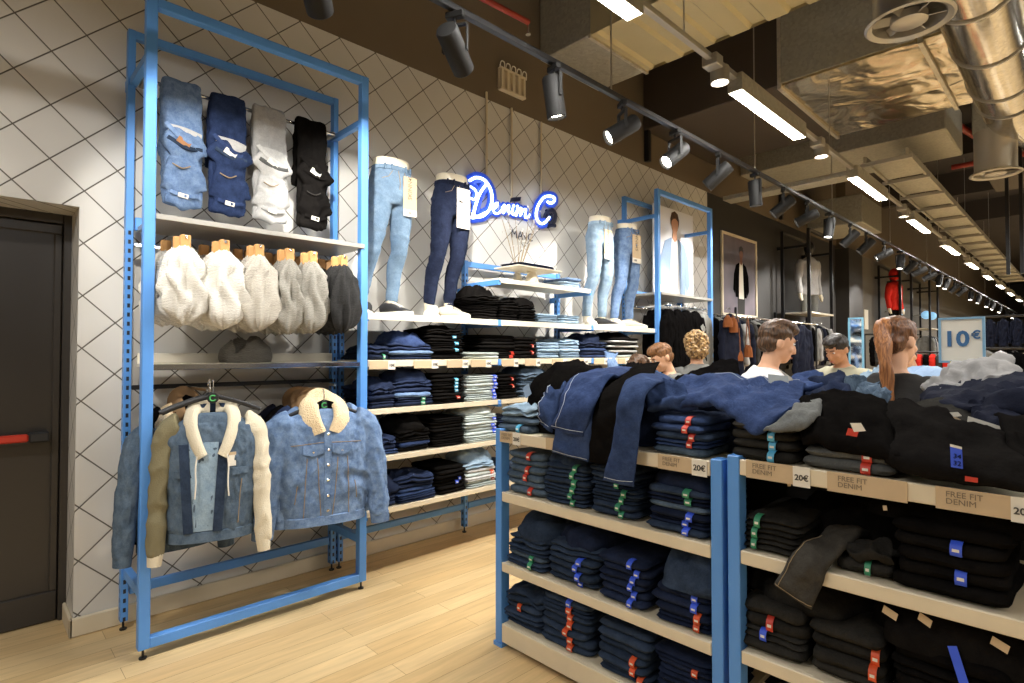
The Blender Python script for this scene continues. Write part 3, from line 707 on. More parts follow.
# loose kraft cards dangling under gondola shelf edges
for i, (px, py, l) in enumerate([(885, 508, 'small torn kraft card hanging under the gondola top edge'), (789, 484, 'tiny kraft scrap hanging below the 20€ tag')]):
    p = aty(px, py, GY-.004); tag(MB().obox(p, (.005, 0, .001), (0, .0012, 0), (-.001, 0, .007)).build('kraft_card', M['kraft']), l, 'card')
for (px, py, l, s) in [(890, 613, 'creased kraft card below the middle shelf of the black jeans bay', .018), (925, 620, 'small kraft card tucked below the middle shelf edge beside its twin', .015), (1000, 645, 'tilted kraft card beneath the middle shelf beside the long blue strip', .018)]:
    p = aty(px, py, GY+.02); tag(MB().obox(p, (s, 0, -.008), (0, .0012, 0), (.003, 0, .011)).build('kraft_card', M['kraft']), l, 'card')
# ================================================================== FOLDED GARMENTS
UW, UD, UT = .26, .36, .036
def contour(w, d, r, n):
    """rounded rectangle, n points"""
    P = []
    per = 2*(w+d)-8*r+2*PI*r
    segs = [('l', V((-w/2+r, -d/2)), V((w/2-r, -d/2))), ('a', V((w/2-r, -d/2+r)), -PI/2), ('l', V((w/2, -d/2+r)), V((w/2, d/2-r))), ('a', V((w/2-r, d/2-r)), 0),
            ('l', V((w/2-r, d/2)), V((-w/2+r, d/2))), ('a', V((-w/2+r, d/2-r)), PI/2), ('l', V((-w/2, d/2-r)), V((-w/2, -d/2+r))), ('a', V((-w/2+r, -d/2+r)), PI)]
    for k in range(n):
        s = per*k/n
        for sg in segs:
            L = (sg[2]-sg[1]).length if sg[0] == 'l' else r*PI/2
            if s <= L+1e-9:
                if sg[0] == 'l': P.append(sg[1].lerp(sg[2], s/L))
                else: a = sg[2]+s/r; P.append(sg[1]+V((math.cos(a), math.sin(a)))*r)
                break
            s -= L
    return P
def folded_mesh(seed, mess=0, layers=2, w=UW, d=UD, t=UT):
    n = 44; base = contour(w, d, .028, n); lv = []
    for L in range(layers):
        z0, z1 = t*L/layers, t*(L+1)/layers
        for f, ins in ((.05, .017), (.18, .007), (.5, 0), (.82, .006), (.96, .016)): lv.append((lerp(z0, z1, f), ins+(.004 if L else 0)*((seed % 3)-1)))
    rings = []
    for z, ins in lv:
        r = []
        for p in base:
            q = V((p.x, p.y, 0)); nn = q.normalized() if q.length else V((1, 0, 0))
            m = ins-.006*wob((p.x, p.y, z*3), 9, seed)-.003*wob((p.x, p.y, z*10), 30, seed)
            sx = 1-m/(w/2); sy = 1-m/(d/2)
            zz = z+(.0035+.012*mess)*wob((p.x, p.y, 0), 8, seed+2)+mess*.01*fold((p.x, p.y, z), 9, seed)
            r.append(V((p.x*sx, p.y*sy, zz)))
        rings.append(r)
    # caps with inner rings
    def cap(ring, up):
        out = []
        for k, s in enumerate((.82, .55, .25)):
            out.append([V((p.x*s, p.y*s, p.z+up*(.003*(1-s)+(.004+.02*mess)*(0.4+fold((p.x*s, p.y*s, 0), 9, seed+1))*(1-s)**.5*.7))) for p in ring])
        return out
    top = cap(rings[-1], 1); bot = cap(rings[0], 0)
    return MB().loft(bot[::-1]+rings+top).mesh('folded_jeans', D['indigo'], smooth=60)
FM = [folded_mesh(s, .12, 2 if s > 4 else 1) for s in range(7)]
FMM = [folded_mesh(20+s, 1.0, 2, t=.05) for s in range(4)]
FT = [folded_mesh(40+s, .15, 1, t=.024) for s in range(3)]
def sticker_mesh():
    prof = [(-UD/2+.035, UT+.004), (-UD/2+.012, UT+.003), (-UD/2-.004, UT*.86), (-UD/2-.008, UT*.6), (-UD/2-.008, UT*.35), (-UD/2-.005, UT*.12)]
    mb = MB(); wd = .0135
    for (y, z) in prof: mb.v += [V((-wd, y, z)), V((wd, y, z)), V((wd, y+.002, z-.001)), V((-wd, y+.002, z-.001))]
    for i in range(len(prof)-1):
        a = i*4
        for k in range(4): mb.f.append((a+k, a+(k+1) % 4, a+4+(k+1) % 4, a+4+k))
    mb.f += [(3, 2, 1, 0), tuple(len(mb.v)-4+k for k in range(4))]
    return mb.mesh('size_sticker', M['st_green'], smooth=70)
STM = sticker_mesh()
def stk_print():
    return MB().box(-.008, .008, -UD/2-.0095, -UD/2-.0082, UT*.42, UT*.62).mesh('size_print', M['paper'])
STP = stk_print()
ADJ = {'light': 'light blue', 'pale': 'pale grey-blue', 'mid': 'mid blue', 'blue': 'blue', 'cobalt': 'cobalt blue', 'washed': 'washed slate', 'indigo': 'dark indigo', 'navy': 'navy',
       'dark': 'dark blue', 'grey': 'grey', 'char': 'charcoal', 'black': 'black', 'white': 'white', 'silver': 'silver grey'}
def pos_word(i, n):
    if n == 1: return 'single pair'
    if i == n-1: return 'topmost'
    if i == 0: return 'bottom'
    return ORD[i]+' from bottom'
STN = {'st_green': 'green', 'st_blue': 'blue', 'st_orange': 'orange', 'st_red': 'red', 'st_cyan': 'pale blue'}
def stack(phrase, c, wall, w, d, n, t, key, stickers=None, soff=.04, messy=False, lean=0, jit=1, keys=None, thin=False, group=None):
    """n folded pairs, one object each; c = middle of the front edge at shelf level"""
    c = V(c); rot = PI/2 if wall else 0; z = c.z+.001
    ins = V((-1, 0, 0)) if wall else V((0, 1, 0)); lat = V((0, 1, 0)) if wall else V((1, 0, 0))
    for i in range(n):
        k = keys[i] if keys else key
        top = (i == n-1)
        mm = messy and top
        me = rnd.choice(FMM) if mm else (rnd.choice(FT) if thin else rnd.choice(FM))
        o = link('folded_jeans', me); setmat(o, D[k])
        base_t = .05 if mm else (.024 if thin else UT)
        tt = t*(1.5 if mm else rnd.uniform(.9, 1.1))
        o.scale = (w/UW*rnd.uniform(.95, 1.03), d/UD*rnd.uniform(.96, 1.02), tt/base_t)
        o.rotation_euler = (0, 0, rot+jit*rnd.uniform(-.05, .05)+(rnd.uniform(-.2, .2) if mm else 0))
        o.location = c+ins*(d/2+rnd.uniform(-.004, .012)*jit+lean*i)+lat*rnd.uniform(-.008, .008)*jit+V((0, 0, z-c.z))
        st = stickers.get(i) if isinstance(stickers, dict) else stickers
        lab = f'{ADJ[k]} folded jeans'
        if st and not mm:
            s = link('size_sticker', STM, o); setmat(s, M[st]); s.location = (soff+rnd.uniform(-.006, .006), 0, 0); s.scale = (1, 1, base_t/UT)
            if d > .3: p = link('size_print', STP, s)
            lab += f', {STN[st]} sticker'
        tag(o, f'{lab}, {pos_word(i, n)}, {phrase}', 'jeans', group or phrase)
        z += tt*.93
    return z

# ---- gondola, open-end bay
def gsx(px, py): return aty(px, py, GY+.03).x
ztop = .792
def gst(phrase, pa, pb, py, z, *a, **k):
    xa, xb = gsx(pa, py), gsx(pb, py)
    return stack(phrase, ((xa+xb)/2, GY+.012, z), False, xb-xa, .40, *a, **k)
zA = gst('first stack from gondola corner, upper shelf', 508, 545, 490, .791, 6, .036, 'washed', {0: 'st_red', 2: 'st_red', 3: 'st_red', 5: 'st_red'}, soff=.03)
gst('second stack from gondola corner, upper shelf', 545, 587, 490, .791, 6, .033, 'indigo', 'st_green', soff=.06)
gst('third stack from gondola corner, upper shelf', 591, 636, 490, .791, 7, .032, 'indigo', 'st_green', soff=.055)
gst('fourth stack from gondola corner, upper shelf', 648, 709, 520, .791, 6, .031, 'indigo', {0: 'st_blue', 1: 'st_blue', 2: 'st_blue', 4: 'st_green', 5: 'st_green'}, soff=.05, keys=['indigo', 'navy', 'navy', 'washed', 'navy', 'indigo'])
gst('first stack from gondola corner, middle shelf', 510, 546, 555, .432, 4, .034, 'indigo', {1: 'st_green', 0: 'st_green'}, soff=.05, messy=True, keys=['indigo', 'washed', 'indigo', 'indigo'])
gst('second stack from gondola corner, middle shelf', 548, 596, 570, .432, 5, .034, 'indigo', 'st_blue', soff=.05, messy=True)
gst('third stack from gondola corner, middle shelf', 599, 648, 590, .432, 6, .034, 'navy', 'st_blue', soff=.06)
gst('fourth stack from gondola corner, middle shelf', 654, 712, 610, .432, 4, .036, 'navy', {0: 'st_orange', 1: 'st_orange', 2: 'st_blue', 3: 'st_blue'}, soff=.07)
gst('first stack from gondola corner, bottom shelf', 505, 541, 610, .122, 4, .042, 'indigo', {2: 'st_orange'}, soff=.0, messy=True)
gst('second stack from gondola corner, bottom shelf', 541, 590, 640, .122, 7, .035, 'indigo', {0: 'st_orange', 1: 'st_orange', 2: 'st_orange', 3: 'st_orange', 4: 'st_orange', 5: 'st_orange', 6: 'st_blue'}, soff=.03)
gst('third stack from gondola corner, bottom shelf', 598, 650, 665, .122, 6, .038, 'indigo', {0: 'st_orange', 1: 'st_orange', 2: 'st_orange'}, soff=.08)
gst('fourth stack from gondola corner, bottom shelf', 656, 712, 690, .122, 6, .037, 'navy', {1: 'st_orange', 4: 'st_orange'}, soff=.06)
# flopped pairs on stacks
def heap(name, label, c, rx, ry, h, mat, seed, rot=0, amp=.3, cat='jeans', group=None, tilt=(0, 0)):
    o = lump(c, rx, ry, h, seed, rot, amp, tilt=tilt).build(name, mat, smooth=70); return tag(o, label, cat, group)
p = aty(560, 548, GY+.2); heap('crumpled_jeans', 'crumpled dark indigo jeans flopped over the first middle-shelf gondola stack', (gsx(530, 550), GY+.2, .565), .15, .17, .10, D['indigo'], 3)
heap('crumpled_jeans', 'crumpled navy jeans topping the second middle-shelf gondola stack', (gsx(575, 560), GY+.21, .60), .14, .17, .08, D['navy'], 4)
heap('crumpled_jeans', 'crumpled indigo jeans hanging over the fourth middle-shelf gondola stack', (gsx(686, 580), GY+.185, .575), .155, .185, .15, D['indigo'], 6)
heap('crumpled_jeans', 'crumpled navy jeans on the fourth upper-shelf gondola stack', (gsx(680, 480), GY+.19, .965), .16, .17, .075, D['navy'], 8, amp=.25)
heap('crumpled_jeans', 'crumpled indigo jeans on the second upper-shelf gondola stack', (gsx(566, 470), GY+.2, .975), .14, .17, .06, D['indigo'], 9, amp=.25)
for i, (px, py, z, lab) in enumerate([(560, 555, .66, 'st_blue')]): pass
# ---- gondola, black and grey bay
gB = 'beside the twin blue posts'
zc = gst('stack beside twin blue posts, gondola upper shelf', 742, 800, 560, .803, 3, .042, 'char', 'st_green', soff=-.06, jit=.8)
gst('short stack under hanging leg, gondola upper shelf', 832, 888, 575, .803, 1, .04, 'char', 'st_green', soff=.03)
gst('black stack beyond hanging leg, gondola upper shelf', 892, 1012, 600, .803, 5, .042, 'black', {1: 'st_blue', 3: 'st_blue'}, soff=.03)
gst('grey stack beside twin posts, gondola middle shelf', 742, 806, 650, .450, 4, .045, 'char', {2: 'st_red', 1: 'st_blue'}, soff=-.02)
gst('second grey stack, gondola middle shelf beyond posts', 808, 884, 670, .450, 4, .045, 'char', {1: 'st_orange', 2: 'st_orange'}, soff=.10)
gst('black stack beyond grey stacks, gondola middle shelf', 892, 1016, 690, .450, 4, .045, 'black', None)
heap('crumpled_jeans', 'crumpled black jeans over the black stack, gondola upper shelf', (gsx(955, 560), GY+.24, .99), .24, .2, .075, D['black'], 12, amp=.2)
heap('crumpled_jeans', 'crumpled black jeans over the black stack, gondola middle shelf', (gsx(955, 640), GY+.24, .615), .24, .21, .12, D['black'], 13, amp=.2)
heap('crumpled_jeans', 'crumpled charcoal jeans over the grey stacks, gondola middle shelf', (gsx(790, 620), GY+.27, .61), .2, .2, .1, D['char'], 14, amp=.25)
heap('crumpled_jeans', 'crumpled black jeans behind the hanging leg, gondola upper shelf', (gsx(830, 545), GY+.36, .815), .2, .17, .15, D['black'], 15, amp=.25)
# long blue size strip on the black heap
a, b = aty(952, 646, GY+.03), aty(966, 690, GY-.0)
tag(MB().bar(a, b, .022, .002, up=(0, -1, .5)).build('size_strip', M['st_blue']), 'long blue size strip lying on black jeans, gondola middle shelf', 'size strip')

# ---- wall shelves
def wst(phrase, pa, pb, row, n, t, key, st=None, z=None, d=.36, xf=-3.275, **k):
    ya, yb_ = atx(pa, 400, xf).y, atx(pb, 400, xf).y
    return stack(phrase, (xf, (ya+yb_)/2, z or ROWS[row]+.001), True, (yb_-ya), d, n, t, key, st, **k)
R2 = 'wall shelf with price tags'
wst('first stack from jacket rack, priced shelf', 368, 391, 2, 2, .034, 'navy', 'st_green', messy=True, soff=.05)
wst('second stack from jacket rack, priced shelf', 394, 435, 2, 3, .032, 'cobalt', None, messy=True, keys=['dark', 'mid', 'dark'])
wst('third stack from jacket rack, priced shelf', 430, 466, 2, 8, .027, 'black', {2: 'st_cyan', 4: 'st_cyan', 6: 'st_cyan'}, messy=True, soff=.06)
wst('thin pile beside black stack, priced shelf', 469, 501, 2, 2, .026, 'pale', None)
wst('fifth stack from jacket rack, priced shelf', 481, 518, 2, 7, .030, 'black', {0: 'st_red', 1: 'st_red'}, soff=.09, d=.30, xf=-3.34)
wst('sixth stack from jacket rack, priced shelf', 520, 538, 2, 6, .030, 'black', {1: 'st_red', 3: 'st_red'}, soff=.05)
wst('seventh stack from jacket rack, priced shelf', 541, 561, 2, 5, .028, 'light', None)
wst('eighth stack from jacket rack, priced shelf', 563, 582, 2, 5, .030, 'light', None, messy=True)
wst('ninth stack from jacket rack, priced shelf', 584, 608, 2, 4, .032, 'navy', None, messy=True, keys=['blue', 'navy', 'blue', 'navy'])
wst('tenth stack from jacket rack, priced shelf', 612, 640, 2, 8, .026, 'char', None, keys=['pale', 'char', 'silver', 'char', 'silver', 'char', 'silver', 'black'])
# row 1 (top)
wst('first stack from dark mannequin, top wall shelf', 476, 500, 1, 7, .026, 'black', None, messy=True)
wst('second stack from dark mannequin, top wall shelf', 502, 520, 1, 6, .026, 'black', None, messy=True)
wst('third stack from dark mannequin, top wall shelf', 522, 538, 1, 5, .026, 'black', None, messy=True)
wst('pale stack in the middle of top wall shelf', 540, 560, 1, 3, .027, 'light', None)
wst('second pale stack along top wall shelf', 562, 581, 1, 3, .028, 'light', None)
# row 3
wst('first stack from jacket rack, third shelf', 369, 396, 3, 4, .032, 'navy', None, messy=True)
wst('second stack from jacket rack, third shelf', 396, 435, 3, 5, .033, 'dark', {0: 'st_green', 1: 'st_green'}, messy=True, keys=['navy', 'navy', 'mid', 'dark', 'dark'])
wst('third stack from jacket rack, third shelf', 434, 466, 3, 8, .029, 'black', {1: 'st_red', 3: 'st_cyan', 4: 'st_cyan', 5: 'st_cyan', 6: 'st_cyan'}, soff=.05)
wst('fourth stack from jacket rack, third shelf', 467, 500, 3, 7, .029, 'pale', 'st_blue', soff=.09)
wst('fifth stack from jacket rack, third shelf', 501, 518, 3, 7, .030, 'black', {3: 'st_red', 5: 'st_red'}, soff=.05)
wst('sixth stack from jacket rack, third shelf', 522, 552, 3, 6, .030, 'washed', None, messy=True)
wst('seventh stack from jacket rack, third shelf', 556, 584, 3, 5, .030, 'pale', None, messy=True)
wst('eighth stack from jacket rack, third shelf', 588, 612, 3, 6, .030, 'blue', None, messy=True)
# row 4
wst('first stack from jacket rack, fourth shelf', 372, 399, 4, 3, .033, 'navy', None, messy=True, keys=['blue', 'navy', 'dark'])
wst('second stack from jacket rack, fourth shelf', 400, 432, 4, 4, .034, 'dark', None, messy=True, keys=['black', 'cobalt', 'black', 'black'])
wst('third stack from jacket rack, fourth shelf', 434, 466, 4, 8, .027, 'black', None)
wst('fourth stack from jacket rack, fourth shelf', 467, 499, 4, 8, .028, 'pale', {2: 'st_blue', 3: 'st_blue', 4: 'st_blue', 6: 'st_blue'}, soff=.09)
wst('fifth stack from jacket rack, fourth shelf', 501, 520, 4, 6, .028, 'navy', None)
# row 5
wst('first stack from jacket rack, lowest shelf', 376, 398, 5, 3, .034, 'navy', None, messy=True)
wst('second stack from jacket rack, lowest shelf', 399, 437, 5, 5, .032, 'mid', None, messy=True, keys=['navy', 'blue', 'blue', 'navy', 'dark'])
wst('third stack from jacket rack, lowest shelf', 438, 467, 5, 7, .03, 'black', {2: 'st_blue', 3: 'st_blue'}, soff=.05)
wst('fourth stack from jacket rack, lowest shelf', 468, 498, 5, 6, .029, 'pale', {1: 'st_orange', 3: 'st_orange'}, soff=.09, messy=True, keys=['pale', 'pale', 'silver', 'pale', 'silver', 'light'])
wst('fifth stack from jacket rack, lowest shelf', 501, 520, 5, 5, .03, 'indigo', None)

# messy toppers on the wall shelves
def wheap(label, px, row_z, rx, ry, h, mat, seed, rot=0, amp=.35, name='crumpled_jeans', xf=-3.46):
    y = atx(px, 400, -3.3).y; heap(name, label, (xf, y, row_z), ry, rx, h, mat, seed, rot, amp)
wheap('crumpled cobalt jeans tossed on the second pile of the priced wall shelf', 413, 1.545, .15, .17, .09, D['cobalt'], 21)
wheap('crumpled black jeans heaped on the third pile, priced wall shelf', 446, 1.64, .13, .15, .055, D['black'], 22)
wheap('crumpled indigo jeans with a light hem, second pile of third wall shelf', 415, 1.29, .15, .17, .08, D['dark'], 23)
wheap('crumpled navy jeans on the first pile, third wall shelf', 384, 1.25, .12, .17, .07, D['navy'], 24)
wheap('crumpled black jeans with a loop waist, second pile of fourth wall shelf', 412, .955, .14, .17, .09, D['black'], 25)
wheap('crumpled navy jeans lying on the first pile, lowest wall shelf', 390, .565, .12, .17, .10, D['navy'], 26)
wheap('crumpled light blue jeans on the pale pile, lowest wall shelf', 482, .66, .15, .17, .08, D['light'], 27)
wheap('crumpled pale grey-blue jeans on the fourth pile, fourth wall shelf', 482, 1.03, .17, .16, .055, D['pale'], 28, amp=.2)
wheap('crumpled slate jeans on the sixth pile, third wall shelf', 536, 1.30, .2, .18, .08, D['washed'], 29)
wheap('crumpled navy jeans spilling over the ninth pile, priced wall shelf', 596, 1.58, .17, .17, .095, D['navy'], 30)
wheap('crumpled black jeans crowning the tenth pile, priced wall shelf', 624, 1.635, .2, .16, .065, D['black'], 31)
wheap('crumpled black jeans crowning the first pile, top wall shelf', 488, 1.93, .14, .14, .09, D['black'], 32)
wheap('crumpled black jeans crowning the third pile, top wall shelf', 529, 1.88, .15, .13, .08, D['black'], 33)
# blue leg hanging off the priced wall shelf
yy = atx(613, 385, -3.25).y
n_ = [[atx(604, 350, -3.34), atx(622, 350, -3.34)], [atx(606, 360, -3.27), atx(616, 358, -3.27)], [atx(608, 372, -3.24), atx(619, 370, -3.24)], [atx(607, 392, -3.24), atx(620, 392, -3.24)]]
tag(sheet(n_, .03, 6, 5, .012, 9, 5).build('draped_jeans', D['mid'], smooth=70), 'mid blue jeans leg hanging off the priced wall shelf', 'jeans')
# ================================================================== GARMENTS LYING ON THE GONDOLA TOP
def cloth(name, label, net, mat, thick=.025, wr=.010, wsc=8, seed=0, nu=10, nv=9, hem=False, side=False, cat='jeans', thread='thread_white', group=None):
    P = [[aty(*q) for q in row] for row in net]
    mb = sheet(P, thick, nu, nv, wr, wsc, seed); nr, nc, top = mb.grid
    o = mb.build(name, mat, smooth=75); tag(o, label, cat, group)
    def line(ids, off=.0016):
        pts = [top[i]+(EYE-top[i]).normalized()*off for i in ids]
        return MB().tube(pts, .0013, 5)
    if hem:
        for k in (2,):
            line([(nr-1-k)*nc+j for j in range(1, nc-1)]).build('hem_stitching', M[thread], o)
    if side:
        c = side if side > 1 else 2
        line([i*nc+c for i in range(nr//4, nr-2)]).build('seam_stitching', M[thread], o)
    return o
cloth('draped_jeans', 'cobalt blue jeans leg with stitched hem hanging lowest edge clear of the shelf front', [
    [(600, 371, 2.6), (618, 369, 2.6), (640, 371, 2.6)], [(574, 380, 2.2), (595, 374, 2.2), (622, 373, 2.2)], [(564, 393, 2.04), (584, 387, 2.05), (605, 384, 2.06)],
    [(558, 412, 1.96), (576, 408, 1.955), (595, 405, 1.96)], [(551, 428, 1.945), (567, 433, 1.94), (584, 437, 1.945)]], D['cobalt'], .028, .008, 7, 1, hem=True, side=4)['label'] = 'cobalt blue jeans leg with pale stitched hem ending above the gondola rail'
cloth('draped_jeans', 'second cobalt blue jeans leg hanging lower, over the gondola rail beside the black leg', [
    [(562, 402, 2.1), (580, 398, 2.1), (602, 396, 2.1)], [(557, 424, 1.972), (575, 422, 1.968), (594, 420, 1.972)], [(555, 440, 1.962), (573, 443, 1.955), (591, 446, 1.962)], [(553, 452, 1.955), (570, 457, 1.95), (588, 462, 1.955)]], D['blue'], .026, .007, 7, 2, hem=True)
cloth('draped_jeans', 'rolled blue jeans cuffs at the edge of the pile above the gondola tag', [
    [(558, 381, 2.35), (576, 378, 2.35)], [(551, 391, 2.15), (567, 388, 2.15)], [(543, 407, 2.03), (558, 404, 2.03)], [(540, 424, 1.99), (553, 433, 1.985)]], D['blue'], .04, .02, 14, 3, hem=True, side=2)
cloth('draped_jeans', 'black jeans leg draped down the gondola front between two blue legs', [
    [(622, 372, 2.5), (640, 365, 2.5), (660, 362, 2.5)], [(604, 390, 2.1), (624, 383, 2.1), (650, 380, 2.12)], [(594, 412, 1.985), (610, 408, 1.98), (632, 402, 1.985)], [(590, 440, 1.965), (605, 440, 1.962), (625, 438, 1.965)], [(590, 462, 1.96), (603, 464, 1.957), (621, 463, 1.96)]], D['black'], .022, .004, 7, 4)
cloth('draped_jeans', 'blue jeans leg draped over the rail down to the stickered stack, longest hanging leg', [
    [(640, 374, 2.42), (655, 372, 2.42), (678, 381, 2.40)], [(626, 385, 2.07), (640, 378, 2.08), (662, 382, 2.10)], [(619, 402, 1.955), (631, 395, 1.955), (647, 394, 1.97)], [(615, 430, 1.935), (627, 428, 1.935), (641, 423, 1.94)], [(609, 458, 1.932), (624, 458, 1.93), (638, 451, 1.935)], [(603, 480, 1.93), (618, 484, 1.928), (634, 487, 1.932)]], D['blue'], .024, .005, 7, 5, hem=True)
cloth('spread_jeans', 'large cobalt jeans spread over the gondola top with the waist toward the twin posts', [
    [(668, 385, 2.35), (664, 396, 2.2), (660, 410, 2.1)], [(700, 379, 2.4), (695, 392, 2.2), (688, 408, 2.06)], [(722, 374, 2.4), (722, 392, 2.2), (716, 409, 2.04)], [(745, 377, 2.4), (748, 400, 2.18), (742, 424, 2.01)], [(775, 384, 2.35), (774, 404, 2.16), (760, 434, 1.99)], [(806, 386, 2.35), (801, 397, 2.2), (794, 412, 2.06)]], D['cobalt'], .045, .018, 6, 6, side=1)
cloth('crumpled_jeans', 'narrow blue jeans leg bunched under the arch of the longest hanging leg', [
    [(642, 396, 2.1), (646, 404, 2.06), (648, 412, 2.04)], [(658, 388, 2.16), (664, 398, 2.1), (668, 410, 2.06)], [(684, 388, 2.2), (690, 398, 2.12), (698, 408, 2.08)]], D['blue'], .05, .02, 9, 7)
def gtop_stack(phrase, pa, pb, py, z, n, t, key, st=None, **k):
    xa, xb = gsx(pa, py), gsx(pb, py); return stack(phrase, ((xa+xb)/2, GY+.015, z), False, xb-xa, .40, n, t, key, st, **k)
gtop_stack('stack under spread cobalt jeans, gondola top', 654, 706, 425, 1.096, 5, .033, 'blue', {1: 'st_red', 2: 'st_red', 3: 'st_red', 4: 'st_red'}, soff=.055, keys=['washed', 'blue', 'indigo', 'blue', 'blue'])
gtop_stack('short stack above the corner post, gondola top', 499, 532, 425, 1.096, 3, .036, 'washed', {0: 'st_cyan'}, soff=.05, keys=['washed', 'washed', 'light'], messy=True)
gtop_stack('stack beside twin blue posts, gondola top', 731, 796, 445, 1.118, 4, .036, 'char', {0: 'st_cyan', 1: 'st_cyan', 2: 'st_cyan'}, soff=.045)
gtop_stack('thin stack under black jeans, gondola top', 806, 897, 460, 1.118, 2, .043, 'grey', 'st_red', soff=.055)
heap('crumpled_jeans', 'crumpled black jeans with a white card above the corner post, gondola top', (-1.93, 2.34, 1.098), .21, .24, .30, D['black'], 41, amp=.22)
p = aty(527, 391, 2.1); tag(MB().obox(p, (.02, 0, .014), (0, .001, 0), (-.012, 0, .026)).build('swing_tag', M['pale_blue_cloth']), 'pale card tag on the black jeans above the corner post', 'tag')
heap('crumpled_jeans', 'crumpled dark blue jeans filling the pile under the draped legs, gondola top', (-1.55, 2.42, 1.098), .26, .36, .23, D['dark'], 42, amp=.15)
heap('crumpled_jeans', 'crumpled navy jeans under the spread cobalt jeans, gondola top', (-1.12, 2.52, 1.098), .28, .28, .19, D['navy'], 43, amp=.15)
heap('crumpled_jeans', 'crumpled black jeans piled at the back of the gondola above the twin posts', (-.72, 2.55, 1.118), .24, .26, .2, D['black'], 44, amp=.2)
heap('crumpled_jeans', 'crumpled charcoal jeans piled deep behind the blue-stickered black jeans', (-.28, 2.5, 1.118), .34, .3, .19, D['char'], 45, amp=.2)
cloth('crumpled_jeans', 'grey jeans waist poking out between cobalt and black jeans, gondola top', [
    [(797, 404, 2.17), (790, 414, 2.05), (764, 432, 1.985)], [(808, 403, 2.17), (804, 414, 2.05), (786, 434, 1.98)], [(822, 404, 2.2), (820, 416, 2.05), (806, 430, 1.985)]], D['grey'], .03, .012, 10, 8)
cloth('crumpled_jeans', 'black jeans with a red tag lying over the two grey folded jeans', [
    [(800, 411, 2.2), (798, 426, 2.06), (802, 442, 2.0)], [(820, 398, 2.3), (825, 420, 2.1), (830, 447, 2.0)], [(850, 398, 2.3), (856, 425, 2.1), (862, 451, 1.995)], [(888, 407, 2.3), (892, 435, 2.1), (900, 464, 2.0)]], D['black'], .06, .018, 7, 9)
cloth('crumpled_jeans', 'large black jeans with a blue size sticker sprawled along the gondola top', [
    [(882, 406, 2.35), (880, 430, 2.12), (886, 464, 2.02)], [(905, 404, 2.35), (915, 435, 2.1), (906, 475, 1.995)], [(936, 413, 2.3), (950, 445, 2.08), (946, 483, 1.985)], [(970, 428, 2.25), (986, 455, 2.06), (986, 488, 1.98)], [(1004, 444, 2.2), (1024, 465, 2.05), (1034, 494, 1.98)]], D['black'], .055, .016, 6, 10)
cloth('crumpled_jeans', 'black jeans lump at the end of the gondola top past the blue sticker', [
    [(996, 420, 2.4), (1004, 440, 2.2), (1010, 480, 2.03)], [(1016, 412, 2.4), (1030, 440, 2.2), (1036, 488, 2.02)], [(1050, 410, 2.4), (1066, 440, 2.2), (1070, 490, 2.02)]], D['black'], .06, .02, 8, 11)
def stickq(label, q, y, mat, prints=(), name='size_sticker', cat='sticker'):
    t = tag(MB().loft([[aty(px, py, y) for px, py in q], [aty(px, py, y+.003) for px, py in q]]).build(name, mat), label, cat); return t
sq = stickq('blue size sticker on the large black jeans, gondola top', [(950, 446), (962, 449), (963, 469), (951, 467)], 1.965, M['st_blue'])
MB().loft([[aty(*q, 1.964) for q in [(950, 444), (962, 447), (962, 449.5), (950, 446.5)]], [aty(*q, 1.967) for q in [(950, 444), (962, 447), (962, 449.5), (950, 446.5)]]]).build('sticker_header', M['paper'], sq)
for k, s in enumerate(('34', '32')): a_ = aty(953, 458+k*7, 1.963); text(s, .018, a_, (1, 0, -.05), (0, 0, 1), M['navy_cloth'], sq)
stickq('red size sticker near the rail under the large black jeans', [(965, 476), (978, 478), (978, 483), (965, 481)], 1.955, M['st_red'])
stickq('red size sticker on black jeans over the grey pair', [(848, 428), (859, 430), (857, 437), (846, 435)], 1.975, M['st_red'])
stickq('cream paper flag standing on the black jeans over the grey pair', [(850, 423), (861, 423), (866, 431), (854, 432)], 1.972, M['paper'], name='paper_flag', cat='tag')
cloth('crumpled_jeans', 'purplish navy trousers lying across the back of the gondola top', [
    [(920, 400, 2.72), (925, 407, 2.55), (930, 414, 2.42)], [(960, 394, 2.75), (965, 402, 2.52), (970, 414, 2.36)], [(1000, 384, 2.8), (1005, 396, 2.5), (1010, 410, 2.34)], [(1034, 378, 2.8), (1040, 395, 2.5), (1046, 412, 2.3)]], M['navy_cloth'], .06, .02, 8, 12, cat='trousers')
cloth('crumpled_jeans', 'dark navy trousers with a white card, heaped behind the large black jeans', [
    [(966, 408, 2.45), (972, 418, 2.36), (980, 434, 2.26)], [(990, 405, 2.45), (998, 416, 2.36), (1002, 436, 2.25)], [(1020, 404, 2.45), (1028, 418, 2.34), (1034, 440, 2.22)]], M['navy_cloth'], .05, .02, 10, 13, cat='trousers')
stickq('white paper card lying on dark navy trousers, gondola top', [(968, 416), (1003, 427), (1003, 432), (967, 422)], 2.24, M['paper'], name='paper_card', cat='card')
stickq('brown kraft card beside the white card on the gondola top', [(946, 416), (956, 417), (975, 428), (968, 431), (950, 423)], 2.245, M['kraft'], name='kraft_card', cat='card')
stickq('small white card tucked behind the kraft card, gondola top', [(934, 413), (958, 412), (962, 416), (944, 418)], 2.25, M['paper'], name='paper_card', cat='card')
